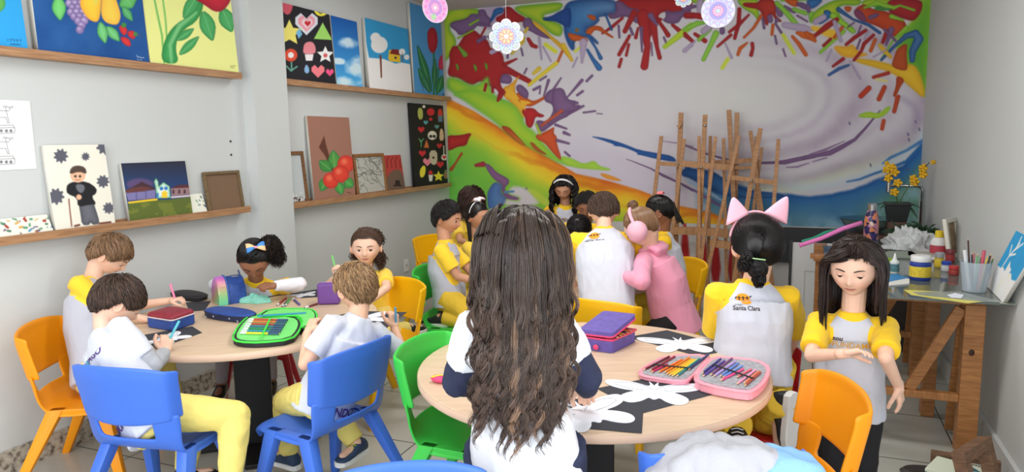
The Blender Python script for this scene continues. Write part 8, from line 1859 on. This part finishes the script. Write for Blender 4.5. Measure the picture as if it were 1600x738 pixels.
# stretched canvas seen from behind
cA = at_glass(1484, 402); q = MB(); e = empty('stretched_canvas', (cA[0]+.03, cA[1], GZ), 'small white stretched canvas standing on edge against the right wall', 'canvas', rz=math.radians(62)); e.rotation_euler = (math.radians(-10), 0, math.radians(62))
for (cx_, cz_, w_, h_) in ((0, .0125, .20, .025), (0, .2275, .20, .025), (-.0875, .12, .025, .19), (.0875, .12, .025, .19)): q.box((cx_, 0, cz_), (w_, .02, h_))
q.build('stretcher', pm('stretcher', (226, 222, 210), .7), e); MB().box((0, .011, .12), (.2, .002, .24)).build('cloth_face', pm('canvas_back', (196, 170, 136), .9, noise_amt=.4, noise_scale=30), e)
# book, lime box, papers
flat('book', [(1376, 447), (1374, 434), (1400, 430), (1421, 436), (1421, 443)], GZ, .006, pm('book_pages', (232, 232, 228), .7), 'thin book with a bright blue cover on the glass table', 'book')
flat('cover', [(1376, 443), (1374, 432), (1400, 428), (1420, 434)], GZ+.0062, .0015, pm('book_blue', (50, 140, 206), .4), None, None, parent=bpy.data.objects['book'])
c = at_glass(1388, 418); e = empty('box', c, 'small lime green box beside the glue bottle', 'box'); MB().box((0, .03, .02), (.075, .05, .04)).build('body', pm('lime_box', (176, 200, 50), .5), e, bevel=.003); MB().box((0, .03, .043), (.079, .054, .006)).build('lid', pm('lime_lid', (150, 184, 46), .5), e, bevel=.001)
flat('folder', [(1412, 453), (1424, 461), (1512, 474), (1540, 471), (1470, 456)], GZ, .001, pm('folder_yellow', (226, 216, 110), .6), 'yellow-edged sheet lying at the front of the glass table', 'paper')
flat('plastic_sleeve', [(1425, 456), (1436, 461), (1540, 472), (1566, 472), (1500, 456)], GZ+.0015, .0006, mat('clear_film', (180, 190, 186), .15, alpha=.55), 'clear plastic sleeve over the yellow-edged sheet', 'plastic sleeve')
flat('paper_scrap', [(1480, 461), (1492, 458), (1506, 461), (1502, 466), (1486, 465)], GZ+.0025, .0006, M_WP, 'torn white scrap of paper on the plastic sleeve', 'paper')
flat('printed_sheet', [(1562, 474), (1566, 462), (1600, 470), (1610, 480)], GZ, .0008, pm('printed', (196, 204, 190), .7, noise_amt=.5, noise_scale=60), 'grey-green printed sheet at the right end of the glass', 'paper')
c = at_glass(1450, 408); o = rod('tube', np.array(c)+(-.02, 0, .012), np.array(c)+(.10, .02, .012), .011, M_WCAP, cap=pm('tube_cap', (210, 214, 214), .4)); tag(o, 'white paint tube lying behind the blue jar', 'tube')
for px, py, rz, w, cl, lab in ((1400, 404, 8, .26, (150, 162, 150), 'grey-green folder under the plastic bag'), (1455, 404, -6, .22, (186, 190, 180), 'pale folder under the plastic bag towards the wall'), (1352, 396, 20, .20, (206, 210, 206), 'stack of white papers behind the standing girl')):
    c = at_glass(px, py); q = MB(); a = math.radians(rz); q.box((min(c[0], .74), c[1]+.12, GZ+.006), (w, .24, .011), np.array([[math.cos(a), -math.sin(a), 0], [math.sin(a), math.cos(a), 0], [0, 0, 1]])); tag(q.build('folder', pm('fold%d' % px, cl, .6), bevel=.001), lab, 'folder')
c = at_glass(1424, 396); cloth_heap('plastic_bag', (c[0], c[1]+.10, GZ+.0125), .135, .085, .125, mat('bag_plastic', (236, 240, 242), .3, alpha=.66, bump=.3, bump_scale=30), 'crumpled white plastic bag in the middle of the glass table', 'plastic bag', 5, amp=.6, sc=.035)
# patterned steel bottle and foam sticks
pb = ony(1360, 380, 5.12); pat = bpy.data.materials.new('patterned_steel'); pat.use_nodes = True; nt = pat.node_tree; b_ = nt.nodes['Principled BSDF']; tc = nt.nodes.new('ShaderNodeTexCoord'); wv = nt.nodes.new('ShaderNodeTexVoronoi'); wv.inputs['Scale'].default_value = 38; rp = nt.nodes.new('ShaderNodeValToRGB'); rp.color_ramp.interpolation = 'CONSTANT'
for pos, cl in ((0, (40, 36, 80)), (.25, (214, 130, 90)), (.45, (60, 50, 110)), (.6, (190, 130, 150)), (.78, (52, 44, 92)), (.9, (226, 200, 180))):
    el_ = rp.color_ramp.elements.new(pos) if pos > 0 else rp.color_ramp.elements[0]; el_.color = list(s2l(cl))+[1]
nt.links.new(tc.outputs['Object'], wv.inputs['Vector']); nt.links.new(wv.outputs['Color'], rp.inputs['Fac']); nt.links.new(rp.outputs['Color'], b_.inputs['Base Color']); b_.inputs['Roughness'].default_value = .3
lathe_thing('water_bottle', 'violet and orange patterned steel water bottle standing behind the girl at right', 'bottle', (pb[0], pb[1], GZ), [('body', [(.001, 0), (.040, 0), (.044, .006), (.044, .19), (.036, .235), (.026, .262), (.001, .262)], pat), ('cap', [(.001, .262), (.026, .262), (.027, .30), (.022, .306), (.001, .306)], pm('steel', (200, 204, 208), .2, metal=1))])
for a, b, y, cl, cn, rr in (((1249, 384), (1347, 348), 4.95, (238, 130, 200), 'pink', .014), ((1253, 378), (1305, 360), 5.02, (50, 150, 120), 'green', .012)):
    A2 = ony(*a, y); B2 = ony(*b, y+.06); q = MB(); q.tube([A2, A2*.65+B2*.35+np.array((0, 0, -.006)), A2*.3+B2*.7+np.array((0, 0, .006)), B2], rr, 12); o = q.build('foam_stick', pm('foam_'+cn, cl, .8), smooth=True); tag(o, cn+' foam stick reaching out over the far end of the glass table', 'foam stick')
# support the sticks: a low grey tray at the table end
p0 = ony(1316, 372, 5.0); q = MB(); q.box((p0[0]+.03, 5.06, GZ+.024), (.16, .16, .047)); tag(q.build('tray', pm('tray_grey', (110, 118, 118), .5), bevel=.004), 'low grey tray carrying the foam sticks', 'tray')
c = (p0[0]+.05, 5.0, GZ+.048); lathe_thing('glue_tube', 'tiny tube with a blue cap on the grey tray', 'tube', c, [('body', [(.001, 0), (.014, 0), (.014, .022), (.001, .022)], M_WCAP), ('cap', [(.001, .022), (.011, .022), (.009, .06), (.001, .062)], pm('cap_blue', (40, 84, 180), .4))])
# ------------------------------------------------------------------ sink corner
M_BRN = pm('brown_stone', (104, 74, 66), .45, noise_amt=.3, noise_scale=20)
ct = MB(); ct.box((.60, 6.20, .745), (.54, .56, .03)); ct.build('counter', M_BRN); tag(bpy.data.objects['counter'], 'brown stone counter in the far right corner', 'counter')
cb = empty('base_cabinet', (.6, 6.2, 0), 'dark cabinet under the brown counter', 'cabinet')
MB().box((0, 0, .364), (.50, .50, .727)).build('carcass', pm('cab_dark', (70, 62, 60), .5), cb); MB().box((-.128, -.257, .364), (.24, .012, .70)).build('door', pm('cab_door', (82, 72, 68), .5), cb, bevel=.002); MB().box((.128, -.257, .364), (.24, .012, .70)).build('door', pm('cab_door', (82, 72, 68), .5), cb, bevel=.002)
bx_ = ony(1352, 345, 6.1); lathe_thing('glass_basin', 'shallow clear glass basin on the brown counter', 'basin', (bx_[0]+.02, 6.12, .7605), [('bowl', [(.001, .001), (.08, .001), (.17, .06), (.20, .105), (.203, .105), (.175, .056), (.085, -.0), (.001, -.0)][::1], mat('basin_glass', (120, 140, 134), .05, alpha=.45)), ('rim', [(.198, .101), (.205, .103), (.205, .108), (.198, .108)], pm('rim_dark', (50, 66, 62), .1))])
q = MB(); f0 = ony(1441, 350, 6.3); f1 = ony(1388, 300, 6.3); x1 = min(f0[0], .855)
e = empty('faucet', (x1, 6.3, 0), 'tall chrome faucet bending over the glass basin', 'faucet'); M_CHR = pm('chrome', (190, 192, 194), .12, metal=1)
q.tube([(x1, 6.3, .7605), (x1, 6.3, 1.075), (x1-.01, 6.3, 1.098), (x1-.035, 6.3, 1.108), (f1[0]+.01, 6.3, 1.108)], .011, 12); q.build('spout', M_CHR, e, True, True)
q = MB(); q.lathe([(.001, -.055), (.014, -.055), (.016, -.05), (.016, .03), (.012, .034), (.001, .034)], (f1[0], 6.3, 1.108), 16); q.tube([(f1[0], 6.3, 1.145), (f1[0]-.06, 6.28, 1.15)], .004, 8); q.build('nozzle', M_CHR, e, False, True)
q = MB(); q.lathe([(.001, .761), (.024, .761), (.022, .775), (.001, .776)], (x1-.006, 6.3, 0), 16); q.build('base_ring', M_CHR, e, False, True)
# orchid in a black pot
po = ony(1402, 345, 5.75); e = empty('potted_orchid', (po[0]+.0, 5.93, .7605), 'yellow orchid in a square black pot beside the faucet', 'plant')
px0 = ony(1401, 340, 5.93); e.location = (px0[0], 5.93, .7605); zt_ = ony(1401, 318, 5.93)[2]-.7605; zb_ = max(ony(1401, 346, 5.93)[2]-.7605, 0.03)
q = MB(); q.box((0, 0, zb_*.5), (.12, .12, zb_)); q.build('stand', M_BRN, e); q = MB(); rr = .084
q.loft([[np.array((sx*w, sy*w, z)) for sx, sy in ((-1, -1), (1, -1), (1, 1), (-1, 1))] for w, z in ((.060, zb_+.001), (.082, zt_-.008), (.088, zt_-.008), (.088, zt_+.006), (.078, zt_+.006), (.074, zt_-.012))]); q.build('pot', pm('pot_black', (44, 46, 48), .5), e, bevel=.003)
M_LEAFM = pm('leaf_dark', (54, 92, 60), .45); M_FLW = pm('orchid_yellow', (244, 190, 40), .6, noise_amt=.25, noise_scale=90)
def leafmesh(q, a, d, up, L, w, droop=.3):
    d = nrm(d); s_ = nrm(np.cross(d, up)); rings = []
    for t in np.linspace(0, 1, 9): c = a+d*L*t+np.array(up)*L*(.25*t-droop*t*t); ww = w*math.sin(PI*min(.08+t*.90, .99))**.8; rings.append([c-s_*ww, c-np.array(up)*ww*.25, c+s_*ww, c+np.array((0, 0, .002))])
    q.loft(rings)
for a, L in ((2.9, .20), (.2, .17), (-.6, .15), (3.7, .14), (1.2, .13)): q = MB(); leafmesh(q, np.array((0, 0, zt_)), (math.cos(a), math.sin(a), 0), (0, 0, 1), L, .030, .5 if a > -.5 else .9); q.build('leaf', M_LEAFM, e, smooth=True)
stems = [[(0, 0, zt_), (-.02, 0, zt_+.12), (-.05, 0, zt_+.22), (-.085, 0, zt_+.30)], [(.01, 0, zt_), (.06, 0, zt_+.12), (.12, 0, zt_+.20), (.19, 0, zt_+.30)]]
r_ = random.Random(21)
for st, fl in zip(stems, ([(.25, -.01), (.42, .02), (.55, -.03), (.66, .02), (.78, -.02), (.88, .02), (1.0, 0)], [(.45, .02), (.62, -.02), (.72, .02), (.9, -.02), (1.0, .02)])):
    q = MB(); q.tube(st, .0035, 6); q.build('stem', pm('stem', (90, 110, 60), .6), e, smooth=True); S_ = np.array(st)
    for t, dx in fl:
        u = t*3; i = min(int(u), 2); c = S_[i]*(1-(u-i))+S_[i+1]*(u-i)+np.array((dx, -.02, r_.uniform(-.01, .01))); q = MB(); sz = .034 if t < .99 else .020
        for k in range(5):
            a = k*2*PI/5+r_.uniform(-.2, .2); d = np.array((math.cos(a), -.25, math.sin(a))); leafmesh(q, c, d, nrm((.1, -1, .2)), sz, sz*.46, .3)
        q.ball(c+np.array((0, -.006, 0)), .006, 8, 6); q.build('flower', M_FLW, e, smooth=True)
# bushy fern in a pot
pf = ony(1444, 362, 5.62); e = empty('potted_fern', (min(pf[0], .74), 5.60, 0), 'low bushy green plant at the far right of the glass table', 'plant')
q = MB(); q.lathe([(.001, .0005), (.06, .0005), (.075, .10), (.001, .10)], n=20); po_ = q.build('pot', pm('pot_brown', (84, 60, 50), .6), e, angle=40); po_.location = (0, 0, .66)
q = MB(); q.box((0, 0, .33), (.26, .22, .655)); q.build('stand', pm('cab_dark', (70, 62, 60), .5), e)
r_ = random.Random(5); q = MB()
for i in range(260):
    a = r_.uniform(0, 6.28); el = r_.uniform(.0, 1.2); d = np.array((math.cos(a)*math.cos(el), math.sin(a)*math.cos(el), math.sin(el))); L = r_.uniform(.10, .20); c0 = np.array((r_.uniform(-.10, .06), r_.uniform(-.05, .05), .80+r_.uniform(-.02, .03))); P = [c0+d*L*t+np.array((0, 0, -1))*L*t*t*.45+np.array((math.sin(t*5+i), math.cos(t*4+i), 0))*.008 for t in np.linspace(0, 1, 5)]
    P = [np.array((min(p[0], XR-.02-e.location[0]), p[1], p[2])) for p in P]; q.tube(P, [.004, .006, .006, .005, .001], 4)
q.build('foliage', pm('fern_green', (50, 84, 56), .6, noise_amt=.4, noise_scale=30), e, smooth=True)
q = MB(); c = ony(1283, 378, 5.3); q.box((c[0], 5.36, .70), (.085, .12, .11)); tag(q.build('wooden_block', m_pine, bevel=.002), 'square wooden beam end behind the standing girl', 'wooden block')
q = MB(); q.box((c[0], 5.36, .322), (.06, .06, .642)); q.build('post', m_pine, bpy.data.objects['wooden_block'])
# ------------------------------------------------------------------ jackets over the near chair
c = onz(1135, 700, .70)
def drape(name, cpx, w, h_top, m, label, seed, yaw, y0, depth=.16, drop=.40):
    """a garment thrown over the chair back: a folded sheet with deep creases"""
    n, k = 60, 44; u = np.linspace(-1, 1, n)[None, :]; v = np.linspace(-1, 1, k)[:, None]
    X = u*w*(1-.12*v*v)+0*v; Yv = np.sign(v)*np.minimum(np.abs(v)*2.2, 1)*depth*.5*(.5+.5*np.cos(u*1.2)); Zv = h_top-np.maximum(np.abs(v)-.30, 0)**.8*drop-.02*u*u-.10*np.abs(u)**3
    P = np.stack([X+0*v, Yv+0*u, Zv+0*u], -1).reshape(-1, 3); nz = noise3(P+seed, .10, 2); nz2 = noise3(P*np.array((1, .6, .35))+seed*2, .055, 2); P[:, 2] += (1-np.abs(nz)*6)*.012-(np.abs(nz2)*4)*.012; P[:, 1] += (1-np.abs(nz2)*6)*.016; P[:, 0] += noise3(P+seed*3, .06, 2)*.04
    a = math.radians(yaw); R_ = np.array([[math.cos(a), -math.sin(a), 0], [math.sin(a), math.cos(a), 0], [0, 0, 1]]); P = P @ R_.T+np.array((cpx[0], cpx[1], 0))
    i = np.arange(n*k).reshape(k, n); F = np.stack([i[:-1, :-1], i[:-1, 1:], i[1:, 1:], i[1:, :-1]], -1).reshape(-1, 4)
    me = bpy.data.meshes.new(name); me.from_pydata(P.tolist(), [], F.tolist()); me.update(); o = link_mesh(name, me, m, None, True); md = o.modifiers.new('s', 'SOLIDIFY'); md.thickness = .014; md.offset = 1; m2 = o.modifiers.new('sub', 'SUBSURF'); m2.levels = 1; m2.render_levels = 1
    return tag(o, label, 'jacket')
c1 = onz(1130, 704, .73); c2 = onz(1232, 722, .70)
drape('jacket', (c1[0], c1[1]), .185, .742, pm('jacket_white', (170, 171, 178), .9, bump=.3, bump_scale=60), 'crumpled white jacket thrown over a chair at the bottom edge', 3, 22, 0)
drape('jacket', (c2[0], c2[1]), .11, .715, pm('jacket_blue', (130, 176, 220), .85, bump=.3, bump_scale=60), 'pale blue jacket beside the white one, at the bottom edge', 9, 30, 0)
# ------------------------------------------------------------------ bottom right corner on the floor
M_CR = wood('crate_wood', (104, 76, 58), (146, 112, 86), (3, 3, 20), .7, 5, 2)
def frame_on_floor(c, w, h, t, rot, label, name='empty_picture_frame', th=.05):
    e = empty(name, c, label, 'wooden frame'); e.rotation_euler = rot
    for (x, z, a, b) in ((0, t/2, w, t), (0, h-t/2, w, t), (-w/2+t/2, h/2, t, h-2*t), (w/2-t/2, h/2, t, h-2*t)): MB().box((x, 0, z), (a, th, b)).build('rail' if a > b else 'stile', M_CR, e, bevel=.002)
    return e
p1 = onz(1572, 738, .12)
frame_on_floor((.73, 3.22, .003), .26, .26, .045, (math.radians(-16), 0, math.radians(58)), 'rough wooden frame with flaking white paint at the bottom right corner')
frame_on_floor((.70, 3.50, .003), .26, .10, .022, (0, 0, math.radians(-6)), 'low dark wooden frame standing on its edge beneath the post', th=.03)
e = empty('spiral_notebook', tuple(onz(1500, 738, .08)[:2])+(.075,), 'spiral notebook with a teal drawing on its pale cover', 'notebook', rz=math.radians(-24))
MB().box((0, 0, .008), (.22, .17, .014)).build('pages', pm('nb_pages', (226, 236, 216), .7), e, bevel=.001)
q = MB()
for i in range(20): q.tube([(-.105+.011*i+.004*math.cos(a)*0, .085+.006*math.cos(a), .010+.008*math.sin(a)) for a in np.linspace(0, 2*PI, 9)], .0012, 5)
q.build('spiral_wire', pm('wire', (60, 60, 64), .4), e); q = MB(); q.prism([(-.03, .06), (.02, .07), (.07, .03), (.04, .02), (.0, -.03), (-.02, .0)], lambda u, v, w: (u, v, .0152+w), .0006); q.build('drawing', pm('teal_draw', (50, 110, 120), .7), e)
MB().box((0, 0, -.0375), (.18, .14, .074)).build('box_below', M_CR, e)
q = MB(); p = onz(1450, 738, .02); q.loft([[np.array((p[0]+r2*math.cos(a)*1.4, p[1]+r2*math.sin(a)*.8, z)) for a in np.linspace(0, 2*PI, 24, endpoint=False)] for r2, z in ((.075, .001), (.08, .012), (.068, .026), (.05, .022))]); tag(q.build('shoe_sole', pm('rubber_dark', (58, 54, 54), .6), smooth=False, angle=40), 'dark rubber slipper lying on the floor by the notebook', 'slipper')
# power socket on the wall
p = onx(634, 415, XL); e = empty('wall_socket', (XL+.001, p[1], p[2]), 'white wall socket between the left table and the green chair', 'socket'); MB().box((.005, 0, 0), (.008, .075, .115)).build('plate', M_WCAP, e, bevel=.003); q = MB(); q.lathe([(.001, .0095), (.017, .0095), (.018, .004)], (0, 0, 0), 18, (1, 0, 0)); q.build('outlet', pm('outlet_grey', (196, 196, 196), .4), e)
